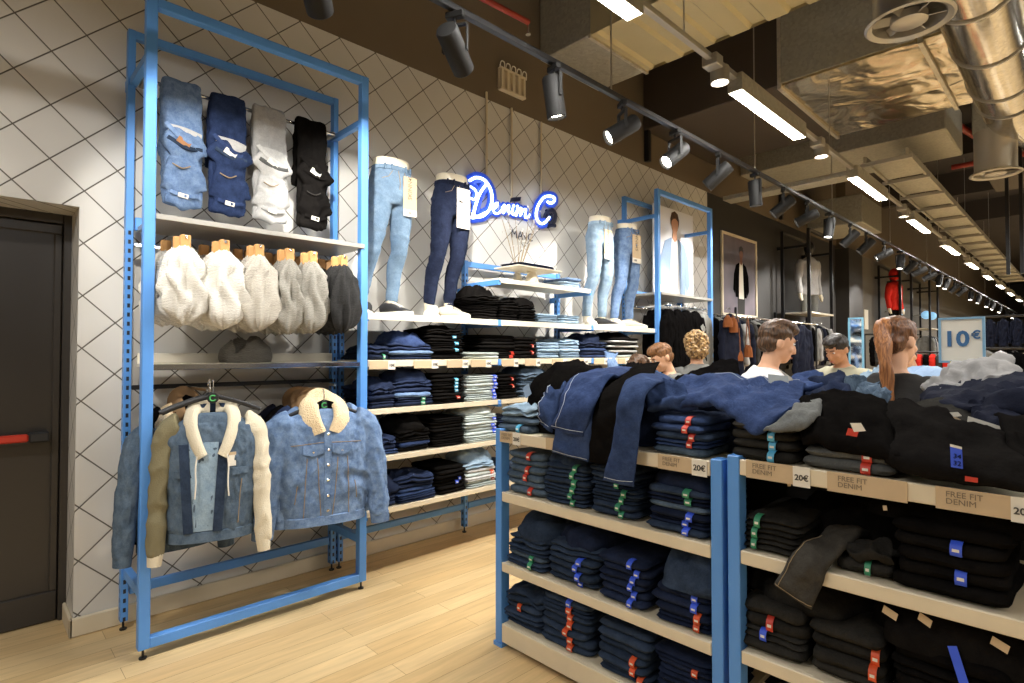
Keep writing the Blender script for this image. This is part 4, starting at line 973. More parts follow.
cloth('crumpled_sweater', 'light grey sweater crumpled below the 10€ sign', [
    [(922, 390, 2.80), (930, 395, 2.74), (940, 399, 2.66)], [(946, 378, 2.82), (952, 386, 2.74), (958, 397, 2.66)], [(970, 367, 2.82), (974, 379, 2.74), (976, 396, 2.66)], [(994, 364, 2.82), (1002, 375, 2.74), (1004, 388, 2.66)], [(1008, 372, 2.82), (1012, 379, 2.74), (1012, 386, 2.68)]], M['lgrey_cloth'], .06, .03, 9, 14, cat='sweater')
cloth('crumpled_sweater', 'black sweater bunched past the light grey sweater on the gondola top', [
    [(1002, 366, 2.95), (1006, 374, 2.85), (1008, 384, 2.75)], [(1020, 360, 2.95), (1024, 370, 2.85), (1026, 382, 2.75)], [(1044, 362, 2.95), (1046, 372, 2.85), (1048, 384, 2.75)]], M['black_cloth'], .06, .025, 9, 15, cat='sweater')
cloth('crumpled_jeans', 'dark navy jeans between the boy and the ponytailed woman, gondola top', [
    [(802, 392, 2.5), (806, 400, 2.4), (812, 404, 2.3)], [(822, 380, 2.55), (826, 392, 2.42), (830, 402, 2.32)], [(846, 378, 2.55), (850, 390, 2.44), (856, 404, 2.32)]], D['navy'], .05, .02, 10, 16)
cloth('crumpled_jeans', 'washed slate jeans in wavy folds before the ponytailed woman', [
    [(846, 384, 2.5), (844, 392, 2.42), (842, 400, 2.36)], [(862, 384, 2.5), (860, 394, 2.42), (858, 403, 2.34)], [(876, 396, 2.48), (876, 402, 2.4), (874, 408, 2.33)], [(884, 404, 2.46), (884, 407, 2.4), (884, 411, 2.34)]], D['washed'], .04, .03, 16, 17)
cloth('crumpled_jeans', 'cobalt jeans edge showing behind the pale card, gondola top', [
    [(792, 380, 2.5), (790, 386, 2.45), (790, 394, 2.38)], [(808, 376, 2.55), (808, 384, 2.46), (806, 392, 2.4)], [(822, 380, 2.55), (824, 386, 2.48), (824, 392, 2.42)]], D['cobalt'], .04, .015, 10, 18)
cloth('black_jacket', 'black jacket lying along the gondola top before the curly-haired person', [
    [(676, 380, 2.9), (674, 386, 2.7), (668, 392, 2.5)], [(698, 374, 2.9), (698, 382, 2.7), (696, 388, 2.5)], [(718, 364, 2.95), (720, 376, 2.72), (720, 384, 2.5)], [(738, 364, 2.95), (740, 374, 2.72), (740, 382, 2.5)]], M['black_cloth'], .045, .014, 9, 19, cat='jacket')
cloth('black_jacket', 'black jacket with a yellow zip pull bunched behind the black draped leg', [
    [(612, 372, 2.8), (610, 378, 2.65), (610, 384, 2.5)], [(634, 366, 2.85), (634, 373, 2.66), (632, 382, 2.5)], [(648, 372, 2.85), (648, 378, 2.66), (648, 384, 2.5)], [(662, 380, 2.85), (664, 385, 2.66), (664, 390, 2.5)]], M['black_cloth'], .04, .016, 12, 20, cat='jacket')
a, b = aty(636, 388, 2.42), aty(641, 381, 2.42); tag(MB().bar(a, b, .006, .004).build('zip_pull', plain('yellow_pull', hexc(196, 150, 60), .5)), 'yellow zip pull on the black jacket behind the draped legs', 'zip pull')
# pale folded card standing on the cobalt jeans
c_ = thing('card_box', 'pale grey folded card standing on the spread cobalt jeans', 'card', tuple(aty(779, 391, 2.3)))
q = [(768, 374), (788, 376), (790, 391), (769, 390)]
MB().loft([[aty(*k, 2.28) for k in q], [aty(*k, 2.285) for k in q]]).build('front_panel', M['pale_blue_cloth'] if 0 else plain('card_pale', hexc(196, 202, 200), .7), c_)
q = [(778, 368), (792, 378), (796, 388), (790, 391), (788, 377)]
MB().loft([[aty(*k, 2.30) for k in q], [aty(*k, 2.304) for k in q]]).build('open_flap', M['paper'], c_)
# leg hanging over the black bay's upper shelf
cloth('draped_jeans', 'charcoal jeans leg with pale split hem hanging over the gondola upper shelf edge', [
    [(846, 522, 2.3), (862, 526, 2.3), (876, 530, 2.3)], [(818, 538, 2.09), (838, 540, 2.09), (856, 542, 2.09)], [(794, 552, 1.985), (812, 560, 1.978), (830, 566, 1.985)], [(782, 572, 1.97), (800, 582, 1.965), (822, 586, 1.97)], [(774, 584, 1.965), (794, 598, 1.96), (812, 609, 1.965)]], D['smoke'], .03, .009, 8, 21, hem=True, side=3, thread='thread_tan')
cloth('crumpled_jeans', 'charcoal jeans waist with dark stripes beside the hanging leg, gondola upper shelf', [
    [(846, 548, 2.1), (850, 556, 2.05), (854, 562, 2.02)], [(868, 540, 2.12), (872, 550, 2.06), (876, 562, 2.02)], [(888, 548, 2.12), (892, 558, 2.05), (894, 568, 2.02)]], D['char'], .04, .02, 12, 22)
# ================================================================== HALF MANNEQUINS
def shoe(mb_u, mb_s, c, ang, L=.27):
    """sneaker; toe along -y before turning by ang"""
    prof = [(.115, .036, .085), (.10, .040, .095), (.06, .042, .098), (.02, .043, .092), (-.03, .045, .070), (-.07, .048, .056), (-.11, .046, .046), (-.14, .036, .036), (-.152, .018, .024)]
    rings = []
    for y, hw, h in prof:
        r = []
        for j in range(14):
            a = 2*PI*j/14; r.append(V((hw*math.copysign(abs(math.cos(a))**.8, math.cos(a)), y, .022+max(0, (h-.022))*(.5+.5*math.sin(a)) if math.sin(a) > -.99 else .02)))
        rings.append(r)
    R_ = Matrix.Translation(c) @ Matrix.Rotation(ang, 4, 'Z'); a = MB().loft(rings); a.xf(R_); mb_u.add(a.v, a.f)
    rs = []
    for z, k in ((0, .96), (.004, 1.02), (.022, 1.04), (.027, 1.0)):
        out = []
        pts = [(hw*k, y) for y, hw, h in prof]; pl = [(x, y) for x, y in pts]+[(-x, y) for x, y in pts[::-1]]
        rs.append([V((x*1.04, y*1.02, z)) for x, y in pl])
    b = MB().loft(rs); b.xf(R_); mb_s.add(b.v, b.f)
def mannequin(label, loc, rz, feet, jean, shoe_m, seed, hipdx=0, group='half mannequins on the wall shelves'):
    t = thing('half_mannequin', label, 'mannequin', loc, rz)
    (ax, ay, aa), (bx, by, ba) = feet
    mb = MB()
    def ell(z, hw, hd, dx=0, dy=0, n=24): return [V((dx+hw*math.copysign(abs(math.cos(2*PI*j/n))**.85, math.cos(2*PI*j/n)), dy+hd*math.copysign(abs(math.sin(2*PI*j/n))**.9, math.sin(2*PI*j/n)), z)) for j in range(n)]
    mb.loft([ell(.78, .12, .09, hipdx), ell(.84, .165, .108, hipdx), ell(.90, .172, .115, hipdx, .005), ell(.96, .162, .105, hipdx, .004), ell(1.02, .146, .092, hipdx), ell(1.045, .142, .09, hipdx)])
    for s, (fx, fy, _) in ((-1, feet[0]), (1, feet[1])):
        hip = V((hipdx+s*.083, .004, .86)); ank = V((fx, fy+.045, .10)); kn = hip.lerp(ank, .5)+V((s*.005, -.035, 0))
        pts = bez([hip+V((0, 0, .04)), hip, hip.lerp(kn, .5)+V((0, -.008, 0)), kn, kn.lerp(ank, .35)+V((0, .022, 0)), kn.lerp(ank, .7)+V((0, .012, 0)), ank], 4); n = len(pts)
        key = [(0, .086), (.2, .089), (.35, .078), (.5, .059), (.64, .060), (.82, .047), (1, .041)]
        rr = []
        for i in range(n):
            u = i/(n-1)
            for q in range(len(key)-1):
                if key[q][0] <= u <= key[q+1][0]+1e-6: rr.append(lerp(key[q][1], key[q+1][1], (u-key[q][0])/(key[q+1][0]-key[q][0]))); break
        mb.tube(pts, rr, 16, up=(0, 1, 0))
    me = remesh(mb, .0095, 'jeans', jean, 5, .5, lambda p, n: .0035*fold((p.x*1, p.y*1, p.z*2.2), 6, seed)*(1.4 if (p.z < .25 or .42 < p.z < .58 or p.z > .78) else .5))
    link('jeans', me, t); tr_ = bvh(me)
    MB().loft([ell(1.02, .1465, .0925, hipdx), ell(1.022, .149, .095, hipdx), ell(1.05, .1455, .0935, hipdx), ell(1.052, .142, .09, hipdx)]).build('waistband', jean, t, smooth=50, world=False)
    MB().loft([ell(1.04, .139, .088, hipdx), ell(1.075, .136, .086, hipdx), ell(1.10, .137, .087, hipdx), ell(1.106, .132, .083, hipdx)]).build('torso_cap', M['mannequin_white'], t, smooth=50, world=False)
    for sx in (-1, 1): seam(tr_, [(hipdx+sx*.045, 1.01), (hipdx+sx*.075, .965), (hipdx+sx*.13, .945)], .002).build('pocket_seam', M['thread_tan'], t, world=False)
    seam(tr_, [(hipdx, 1.015), (hipdx+.004, .93), (hipdx, .87)], .002).build('fly_seam', M['thread_tan'], t, world=False)
    for k in (-.10, -.05, .06, .11):
        h = tr_.ray_cast(V((hipdx+k, -1, 1.0)), V((0, 1, 0)))
        if h[0] is not None: MB().box(h[0].x-.005, h[0].x+.005, h[0].y-.009, h[0].y+.002, 1.015, 1.056).build('belt_loop', jean, t, world=False)
    for i, (fx, fy, fa) in enumerate(feet):
        MB().tube([(fx, fy+.045, .04), (fx, fy+.045, .12)], [.034, .036], 14).build('ankle', M['mannequin_white'], t, smooth=50, world=False)
        u, s = MB(), MB(); shoe(u, s, (fx, fy, 0), math.radians(fa)); so = u.build('shoe', shoe_m[i], t, smooth=55, world=False); s.build('sole', M['sole'], so, smooth=40, world=False)
        lc = MB()
        for k in range(4): a = MB().tube([V((-.022, -.02-.016*k, .083-.008*k)), V((0, -.02-.016*k, .09-.008*k)), V((.022, -.02-.016*k, .083-.008*k))], .003, 6); a.xf(Matrix.Translation((fx, fy, 0)) @ Matrix.Rotation(math.radians(fa), 4, 'Z')); lc.add(a.v, a.f)
        lc.build('laces', M['sole'], so, world=False)
    return t
TOP = ROWS[1]+.001
R90 = PI/2
wsh, bsh = M['white_shoe'], M['black_shoe']
mannequin('half mannequin in light blue skinny jeans, one black shoe, beside the jacket rack', (-3.47, 2.17, TOP), R90, [(-.20, .02, -40), (.02, -.02, 15)], D['sky'], (bsh, bsh), 1)
mannequin('half mannequin in dark indigo skinny jeans with white sneakers, before the neon sign', (-3.45, 2.70, TOP), R90, [(-.19, -.01, -45), (-.01, -.02, 20)], D['ink'], (wsh, wsh), 2)
mannequin('half mannequin in pale blue jeans before the poster rack, left of the mid blue one'.replace('left of', 'next to'), (-3.45, 4.60, TOP), R90, [(-.17, .0, -40), (.06, -.02, 15)], D['light'], (wsh, bsh), 3)
mannequin('half mannequin in mid blue jeans and white sneakers, closest to the poster rack', (-3.45, 5.07, TOP), R90, [(-.17, .0, -40), (.06, -.03, 20)], D['mid'], (wsh, wsh), 4)
def swing(label, px0, py0, px1, py1, x, white=False):
    a, b = atx(px0, py0, x), atx(px1, py1, x); w_, h_ = abs(b.y-a.y), a.z-b.z
    t = thing('swing_tag', label, 'tag', (x, a.y, b.z))
    MB().box(x-.002, x+.002, a.y, b.y, b.z+(0 if white else h_*.17), a.z).build('card', M['paper'] if white else M['kraft'], t)
    if not white:
        MB().box(x-.0025, x+.0025, a.y+.002, b.y-.002, b.z, b.z+h_*.17).build('price_card', M['paper'], t)
        text('10€', h_*.11, (x+.004, a.y+w_*.15, b.z+h_*.05), (0, 1, 0), (0, 0, 1), M['print_dark'], t, 'price_print')
        text('SKINNY', w_*.42, (x+.004, a.y+w_*.62, b.z+h_*.42), (0, 0, 1), (0, -1, 0), M['print_grey'], t)
        MB().lathe([(.006, -.0005), (.006, .0005)], (x+.003, (a.y+b.y)/2, a.z-h_*.06), 10, 'x').build('eyelet', M['print_dark'], t)
    MB().tube([(x, (a.y+b.y)/2, a.z-.01), (x-.03, (a.y+b.y)/2-.01, a.z+.02)], .0015, 5).build('string', M['paper'], t)
swing('kraft swing tag on the light blue mannequin jeans', 403.5, 176, 416.5, 218, -3.36)
swing('long white swing tag on the dark indigo mannequin jeans', 457, 187, 470, 230, -3.34, True)
swing('kraft swing tag on the pale blue mannequin jeans before the poster rack', 604.5, 229, 612, 260, -3.34)
swing('kraft swing tag on the mid blue mannequin jeans', 632.5, 234, 641, 264, -3.34)

# ================================================================== RACK: DISPLAYED JEANS
def display_jeans(label, y, jean, seed, lblm):
    x = -3.585; t = thing('hung_jeans', label, 'jeans', (x, y, 2.30))
    mb = MB(); W = .092
    # two legs hang over the bar, side by side and slightly overlapping
    for s in (-1, 1):
        mb.tube(bez([(-.05, s*.048, .30), (-.035, s*.046, .55), (-.016, s*.046, .69), (.012, s*.046, .722), (.034, s*.047, .69), (.042, s*.05, .5), (.047, s*.052, .30), (.05, s*.05, .02)], 4), [(.052, .018)]*29, 14, up=[V((-1, 0, 0)) if k < 9 else (V((-.6, 0, 1)) if k < 11 else (V((0, 0, 1)) if k < 14 else V((1, 0, 0)))) for k in range(29)])
    me = remesh(mb, .009, 'legs', jean, 4, .5, lambda p, n: .006*fold((p.x, p.y*1.2, p.z), 8, seed)+.002*wob(p, 30, seed))
    link('legs', me, t)
    # folded-up waist with its inside showing
    mb = MB()
    mb.tube([(.085, -W, .40), (.092, -W*.4, .36), (.095, W*.3, .345), (.085, W, .39)], [(.07, .022), (.078, .026), (.075, .026), (.065, .022)], 14, up=(1, 0, 0))
    mb.tube([(.07, -W*.9, .22), (.085, 0, .20), (.07, W*.9, .23)], [(.12, .022), (.125, .028), (.115, .022)], 14, up=(1, 0, 0))
    mb.tube([(.065, -W*.85, .08), (.085, 0, .055), (.065, W*.85, .075)], [(.06, .018), (.06, .024), (.06, .018)], 14, up=(1, 0, 0))
    me = remesh(mb, .009, 'folded_waist', jean, 3, .5, lambda p, n: .009*fold((p.x, p.y, p.z), 10, seed+7)); o = link('folded_waist', me, t)
    band = bez([(.10, -W*1.02, .455), (.118, -W*.55, .405), (.124, 0, .372), (.118, W*.5, .35), (.095, W*1.0, .385)], 5)
    MB().tube(band, [(.014, .006)]*len(band), 12, up=(1, 0, 0)).build('waistband', jean, t, smooth=60, world=False)
    pl_ = bez([(.112, -W*.95, .375), (.122, 0, .335), (.112, W*.9, .34)], 4); MB().tube(pl_, [(.013, .008)]*len(pl_), 12, up=(1, 0, 0)).build('shaded_gap', D['black'] if jean is D['black'] else D['indigo'] if jean is not D['silver'] else D['grey'], t, smooth=60, world=False)  # solid dark band drawn in for the shaded gap under the waistband
    MB().obox((.126, -.012, .36), (.003, 0, 0), (0, .03, -.016), (0, .008, .015)).build('leather_patch', lblm, t, world=False)
    ins = bez([(.1, -W*.9, .42), (.108, 0, .415), (.1, W*.85, .40)], 5)
    MB().tube(ins, [(.034, .006)]*len(ins), 12, up=(1, 0, 0)).build('waist_inside', D['silver'] if jean is not D['black'] else D['black'], t, smooth=60, world=False)
    pk = bez([(.118, -W*.7, .235), (.126, -W*.2, .215), (.122, W*.25, .235)], 4); MB().tube(pk, .0035, 6).build('pocket_seam', M['thread_tan'] if jean is not D['black'] else M['charcoal_cloth'], t, world=False)
    bt = bez([(.10, -W*.75, .085), (.118, 0, .065), (.10, W*.75, .08)], 4); MB().tube(bt, [(.012, .006)]*len(bt), 10, up=(1, 0, 0)).build('lower_band', jean, t, smooth=60, world=False)
    MB().obox((.12, -.01, .066), (.003, 0, 0), (0, .025, -.004), (0, .002, .012)).build('size_label', M['paper'], t, world=False)
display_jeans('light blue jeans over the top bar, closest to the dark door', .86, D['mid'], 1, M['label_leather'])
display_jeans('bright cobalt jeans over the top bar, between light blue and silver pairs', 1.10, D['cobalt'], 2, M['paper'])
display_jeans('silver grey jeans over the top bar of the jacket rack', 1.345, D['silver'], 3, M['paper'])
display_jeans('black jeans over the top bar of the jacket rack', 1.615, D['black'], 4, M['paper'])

# ================================================================== RACK: SNOODS ON CLIP HANGERS
def snood_mesh(seed, hw=.10, h=.40):
    rings = []; n = 48; m = 26
    for i in range(m):
        u = i/(m-1); z = -h*u
        k = [(.0, .022), (.06, .045), (.2, .082), (.45, .10), (.7, .105), (.85, .095), (.95, .06), (1, .015)]
        for q in range(len(k)-1):
            if k[q][0] <= u <= k[q+1][0]+1e-6: r = lerp(k[q][1], k[q+1][1], (u-k[q][0])/(k[q+1][0]-k[q][0])); break
        r *= hw/.10; ring = []
        for j in range(n):
            a = 2*PI*j/n
            f = 1+.21*math.cos(6*a+2.0*wob((u*2, 0, 0), 1, seed)*3+seed)*min(1, u*5)+.10*math.cos(11*a+u*4+seed)+.08*wob((math.cos(a), math.sin(a), u*3), 2, seed)
            cleft = 1-.38*math.exp(-((a-1.5*PI-.15*math.sin(seed))/.22)**2)*min(1, u*3)*(1-u*.4)
            ring.append(V((r*1.0*f*cleft*math.cos(a), r*.72*f*cleft*math.sin(a), z+.018*wob((math.cos(a)*1.5, math.sin(a)*1.5, 0), 1, seed+4)*u)))
        rings.append(ring)
    return MB().loft(rings).mesh('wrap', M['knit_white'], smooth=75)
SN = [snood_mesh(s) for s in range(3)]
clip_me = MB().box(-.03, .03, -.018, -.006, -.05, .035).box(-.03, .03, .006, .018, -.05, .035).box(-.026, .026, -.008, .008, -.02, .0).mesh('clip', M['clip_brown'], bevel=.004)
hook_me = MB().tube(bez([(0, 0, .03), (0, 0, .065), (0, .012, .085), (0, .022, .07)], 4), .0028, 6).mesh('hook', M['chrome'])
kn = ['knit_white', 'knit_white', 'knit_oat', 'knit_grey', 'knit_grey', 'knit_black']; kw = ['white', 'cream', 'oatmeal', 'mid grey', 'soft grey', 'black']
cy = [.80, .985, 1.165, 1.335, 1.475, 1.67]
for i, y in enumerate(cy):
    for k in range(5):
        x = -3.215-.075*k; z = 2.07
        t = thing('knitted_snood', f'{kw[i]} knitted snood, {["front","second","third","fourth","rear"][k]} on the {ORD[i]} clip arm from the door', 'scarf', (x, y+.012*k*(-1)**k, z), PI/2+rnd.uniform(-.12, .12), 'snoods on rack arms')
        w_ = link('wrap', SN[(i+k) % 3], t); setmat(w_, M[kn[i]]); s_ = [.96, 1.0, .92, .80, .86, .94][i]; w_.scale = (s_, s_, [1.0, 1.04, 1.06, 1.08, 1.06, 1.06][i]); w_.location = (0, 0, -.02)
        c_l = link('clip', clip_me, t); c_l.scale = (.8, .9, .95); h_ = link('hook', hook_me, t); h_.location = (0, 0, -.04)

# folded knit on lower shelf
heap('crumpled_scarf', 'grey knitted scarf rumpled on the lower white shelf of the jacket rack', (-3.50, 1.20, 1.447), .09, .15, .11, M['knit_dark'], 51, .3, .4, cat='scarf')

# ================================================================== JACKETS
def jacket_mesh(seed, sl=True, wr=1.0, vox=.0085):
    mb = MB(); n = 28
    prof = [(0, .225, .082), (.05, .232, .088), (.2, .245, .098), (.38, .255, .102), (.47, .256, .096), (.53, .235, .082), (.575, .17, .066), (.61, .085, .055)]
    mb.loft([[V((w_*math.copysign(abs(math.cos(2*PI*j/n))**.75, math.cos(2*PI*j/n)), d_*math.copysign(abs(math.sin(2*PI*j/n))**.9, math.sin(2*PI*j/n)), z)) for j in range(n)] for z, w_, d_ in prof])
    if sl:
        for s in (-1, 1):
            p = bez([(s*.17, 0, .535), (s*.23, 0, .50), (s*.27, -.012, .36), (s*.298, -.02, .18), (s*.312, -.03, -.03)], 4)
            mb.tube(p, [(lerp(.085, .053, i/(len(p)-1)), lerp(.068, .045, i/(len(p)-1))) for i in range(len(p))], 16, up=(0, 1, 0))
    return remesh(mb, vox, 'body', D['mid'], 4, .5, lambda p, n: wr*(.006*fold((p.x, p.y, p.z*.6), 9, seed)+.004*fold((p.x, p.y, p.z*.5), 20, seed+3)+.0022*fold((p.x, p.y, p.z*.4), 36, seed+1)) if p.z < .56 else .003*wob(p, 10, seed))
def hanger(label, loc, rz, group=None):
    t = thing('clothes_hanger', label, 'hanger', loc, rz)
    MB().tube(bez([(0, 0, 0), (0, 0, .05), (.0, .02, .085), (0, .045, .07), (0, .05, .05)], 4), .0035, 6).build('hook', M['chrome'], t, world=False)
    a = bez([(-.225, 0, -.075), (-.16, 0, -.045), (-.06, 0, -.01), (0, 0, .0), (.06, 0, -.01), (.16, 0, -.045), (.225, 0, -.075)], 4)
    MB().tube(a, [(.012, .008)]*len(a), 10, up=(0, 1, 0)).build('arms', M['black_plastic'], t, smooth=50, world=False)
    MB().lathe([(.026, -.006), (.028, 0), (.026, .006)], (0, -.006, -.006), 16, 'y').build('logo_disc', M['black_plastic'], t, world=False)
    lg = MB(); lg.tube([(.014*math.cos(a_), -.0135, -.006+.014*math.sin(a_)) for a_ in [PI*.25+1.6*PI*k/14 for k in range(15)]], .004, 6); lg.build('logo_print', M['green_print'], t, world=False)
    return t
jm = jacket_mesh(1); jt = bvh(jm)
def band_ring(mb, z0, z1, w0, d0, g=.007, n=30):
    def e(z, w_, d_): return [V((w_*math.copysign(abs(math.cos(2*PI*j/n))**.75, math.cos(2*PI*j/n)), d_*math.copysign(abs(math.sin(2*PI*j/n))**.9, math.sin(2*PI*j/n)), z)) for j in range(n)]
    return mb.loft([e(z0, w0+g-.006, d0+g-.006), e(z0+.003, w0+g, d0+g), e(z1-.003, w0+g, d0+g), e(z1, w0+g-.006, d0+g-.006)])
def cuffs(t, mat):
    for s in (-1, 1): MB().tube([(s*.312, -.029, -.02), (s*.316, -.033, -.075)], [(.056, .048), (.053, .045)], 16, up=(0, 1, 0)).build('cuff', mat, t, smooth=50, world=False)
def trucker(label, loc, rz, mat, collar, fur=True, full=True):
    t = thing('denim_jacket', label, 'jacket', loc, rz)
    b = link('body', jm, t); setmat(b, mat)
    band_ring(MB(), -.035, .02, .226, .084).build('waistband', mat, t, smooth=50, world=False); cuffs(t, mat)
    # collar: two thick wings round the neck
    p = bez([(-.055, -.075, .475), (-.085, -.062, .56), (-.075, .01, .635), (0, .045, .655), (.075, .01, .635), (.085, -.062, .56), (.055, -.075, .475)], 5)
    MB().tube(p, [(.056, .024) if fur else (.036, .009)]*len(p), 14, up=[(V((0, -1, .5))+V((math.copysign(.8, q.x) if abs(q.x) > .02 else 0, 0, 0))) for q in p]).build('collar', collar, t, smooth=70, world=False)
    MB().tube([(-.045, -.02, .60), (0, .022, .615), (.045, -.02, .60)], [(.05, .012)]*3, 12, up=(0, 1, .3)).build('inner_neck', M['black_cloth'] if fur else mat, t, smooth=60, world=False)
    if not full: return t
    patch(jt, quadgrid([(-.018, .02), (.018, .02), (.018, .5), (-.018, .5)], 3, 16), .005).build('placket', mat, t, smooth=60, world=False)
    for k in range(6):
        z = .05+.085*k; h = jt.ray_cast(V((.004, -1, z)), V((0, 1, 0)))
        if h[0] is not None: MB().lathe([(.008, .0), (.0085, -.004), (.005, -.007)], (.004, h[0].y-.004, z), 12, 'y').build('button', M['chrome'], t, world=False)
    for s in (-1, 1):
        fl = patch(jt, [[(s*.075+dx, .375-(.018 if abs(dx) < .01 else .0 if abs(dx) > .04 else .009)) for dx in (-.055, -.03, 0, .03, .055)], [(s*.075+dx, .395) for dx in (-.055, -.03, 0, .03, .055)], [(s*.075+dx, .42) for dx in (-.055, -.03, 0, .03, .055)]], .011).build('pocket_flap', mat, t, smooth=60, world=False)
        h = jt.ray_cast(V((s*.075, -1, .378)), V((0, 1, 0)))
        if h[0] is not None: MB().lathe([(.0075, .0), (.008, -.004), (.005, -.007)], (s*.075, h[0].y-.004, .380), 12, 'y').build('button', M['chrome'], fl, world=False)
        for q in ([(s*.03, .02), (s*.045, .2), (s*.055, .375)], [(s*.12, .02), (s*.115, .2), (s*.105, .375)], [(s*.02, .43), (s*.12, .425), (s*.2, .42)], [(s*.165, .10), (s*.15, .22)]):
            seam(jt, q, .0022).build('stitching', M['thread_tan'], t, world=False)
    return t
SZ = .535
trucker('mid blue denim jacket with cream sherpa collar at the front of its arm', (-3.17, 1.53, SZ+.01), R90-.22, D['mid'], M['sherpa']).scale = (1.06, 1, 1.03)
tagc = thing('swing_tag', 'paper swing tag at the neck of the sherpa denim jacket', 'tag', (-3.08, 1.575, 1.06)); MB().box(-3.077, -3.075, 1.56, 1.59, 1.0, 1.075).build('card', M['paper'], tagc); MB().box(-3.0765, -3.0745, 1.565, 1.585, 1.01, 1.03).build('barcode', M['print_dark'], tagc)
hanger('black hanger of the sherpa collared denim jacket', (-3.17, 1.53, 1.20), R90-.22)
for k, (m_, cl, lb, fur) in enumerate([(D['mid'], M['sherpa'], 'second mid blue denim jacket, just behind the sherpa collared one', True), (D['dark'], M['brown_suede'], 'dark jacket with tan collar, third behind the sherpa denim jacket', True), (M['black_cloth'], M['brown_suede'], 'black jacket with brown collar, fourth behind the sherpa denim jacket', True), (M['navy_cloth'], M['brown_suede'], 'navy jacket with brown collar, last behind the sherpa denim jacket', True)]):
    trucker(lb, (-3.265-.085*k, 1.575-.01*k, SZ+.045), R90+.05*(-1)**k, m_, cl, fur, False).scale = (.86, 1, 1)
# open hooded denim jacket
jm2 = jacket_mesh(5, False); jt2 = bvh(jm2)
t = thing('denim_jacket', 'open dark denim jacket with cream hood and cream sleeves', 'jacket', (-3.17, .925, SZ+.05), R90-.28)
t.scale = (.85, 1, 1); b = link('body', jm2, t); setmat(b, D['washed']); band_ring(MB(), -.03, .025, .226, .084).build('waistband', D['washed'], t, smooth=50, world=False)
patch(jt2, [[(-.045+.02*k/8*0+ (x_)*(.05+.028*k/8), .03+.055*k) for x_ in (-1, -.5, 0, .5, 1)] for k in range(9)], .004).build('lining', D['light'], t, smooth=60, world=False)
for s in (-1, 1):
    e = []
    for k in range(9): e.append([(-.045+s*(.05+.0285*k/8)+s*dx, .025+.055*k) for dx in (0, .012, .028, .05)])
    patch(jt2, e, .009).build('front_edge', D['indigo'], t, smooth=60, world=False)
    p = bez([(s*.17, 0, .545), (s*.232, 0, .505), (s*.262, -.02, .35), (s*.275, -.03, .17), (s*.285, -.045, -.07)], 4)
    mb = MB().tube(p, [(lerp(.074, .044, i/(len(p)-1)), lerp(.058, .038, i/(len(p)-1))) for i in range(len(p))], 16, up=(0, 1, 0))
    me = remesh(mb, .011, 'sleeve', M['cream_knit'] if s > 0 else M['olive_knit'], 4, .5, lambda q, n: .008*fold(q, 9, 5)); sl = link('sleeve', me, t)
    MB().tube([(s*.284, -.044, -.06), (s*.288, -.049, -.12)], [(.042, .038), (.036, .034)], 16, up=(0, 1, 0)).build('ribbed_cuff', M['cream_knit'], sl, smooth=50, world=False)
    hd = bez([(s*.02, .04, .64), (s*.09, .02, .635), (s*.115, -.05, .57), (s*.085, -.095, .47), (s*.05, -.11, .40)], 4)
    MB().tube(hd, [(lerp(.05, .028, i/(len(hd)-1)), .024) for i in range(len(hd))], 14, up=[V((s*.6, -1, .3))]*len(hd)).build('hood_edge', M['cream_knit'], t, smooth=70, world=False)
    MB().tube(bez([(s*.07, -.115, .44), (s*.085, -.122, .36), (s*.083, -.125, .27), (s*.088, -.122, .20)], 4), .0045, 6).build('drawstring', M['paper'], t, world=False)
    patch(jt2, quadgrid([(s*.15-.045, .30), (s*.15+.045, .30), (s*.15+.045, .335), (s*.15-.045, .335)], 4, 3), .006).build('pocket_flap', D['washed'], t, smooth=60, world=False)
    seam(jt2, [(s*.14, .05), (s*.15, .2), (s*.16, .29)], .0022).build('stitching', M['thread_tan'], t, world=False)
MB().tube([(-.06, .02, .60), (0, .05, .615), (.06, .02, .60)], [(.055, .014)]*3, 12, up=(0, 1, .2)).build('inner_neck', D['indigo'], t, smooth=60, world=False)
MB().box(-.03, .03, .028, .034, .575, .615).build('neck_label', M['black_cloth'], t, world=False)
tagc = thing('swing_tag', 'paper swing tag pinned to the open hooded denim jacket', 'tag', (-3.05, .98, .93)); MB().box(-3.047, -3.044, .965, 1.0, .93, .985).build('card', M['paper'], tagc); MB().box(-3.0465, -3.0435, .965, 1.0, .985, 1.0).build('kraft_header', M['kraft'], tagc)
hanger('black hanger of the open hooded denim jacket', (-3.17, .925, 1.275), R90-.28)
hanger('second black hanger just behind the open hooded jacket', (-3.24, .93, 1.275), R90-.1)
trucker('blue denim jacket behind the open hooded jacket, sleeve showing past the blue post', (-3.33, .80, SZ-.0), R90-.04, D['washed'], M['sherpa'], True, False).scale = (.74, 1, 1)
trucker('black jacket with brown collar deep behind the open hooded jacket', (-3.40, .86, SZ+.08), R90+.04, M['black_cloth'], M['brown_suede'], True, False).scale = (.66, 1, 1)

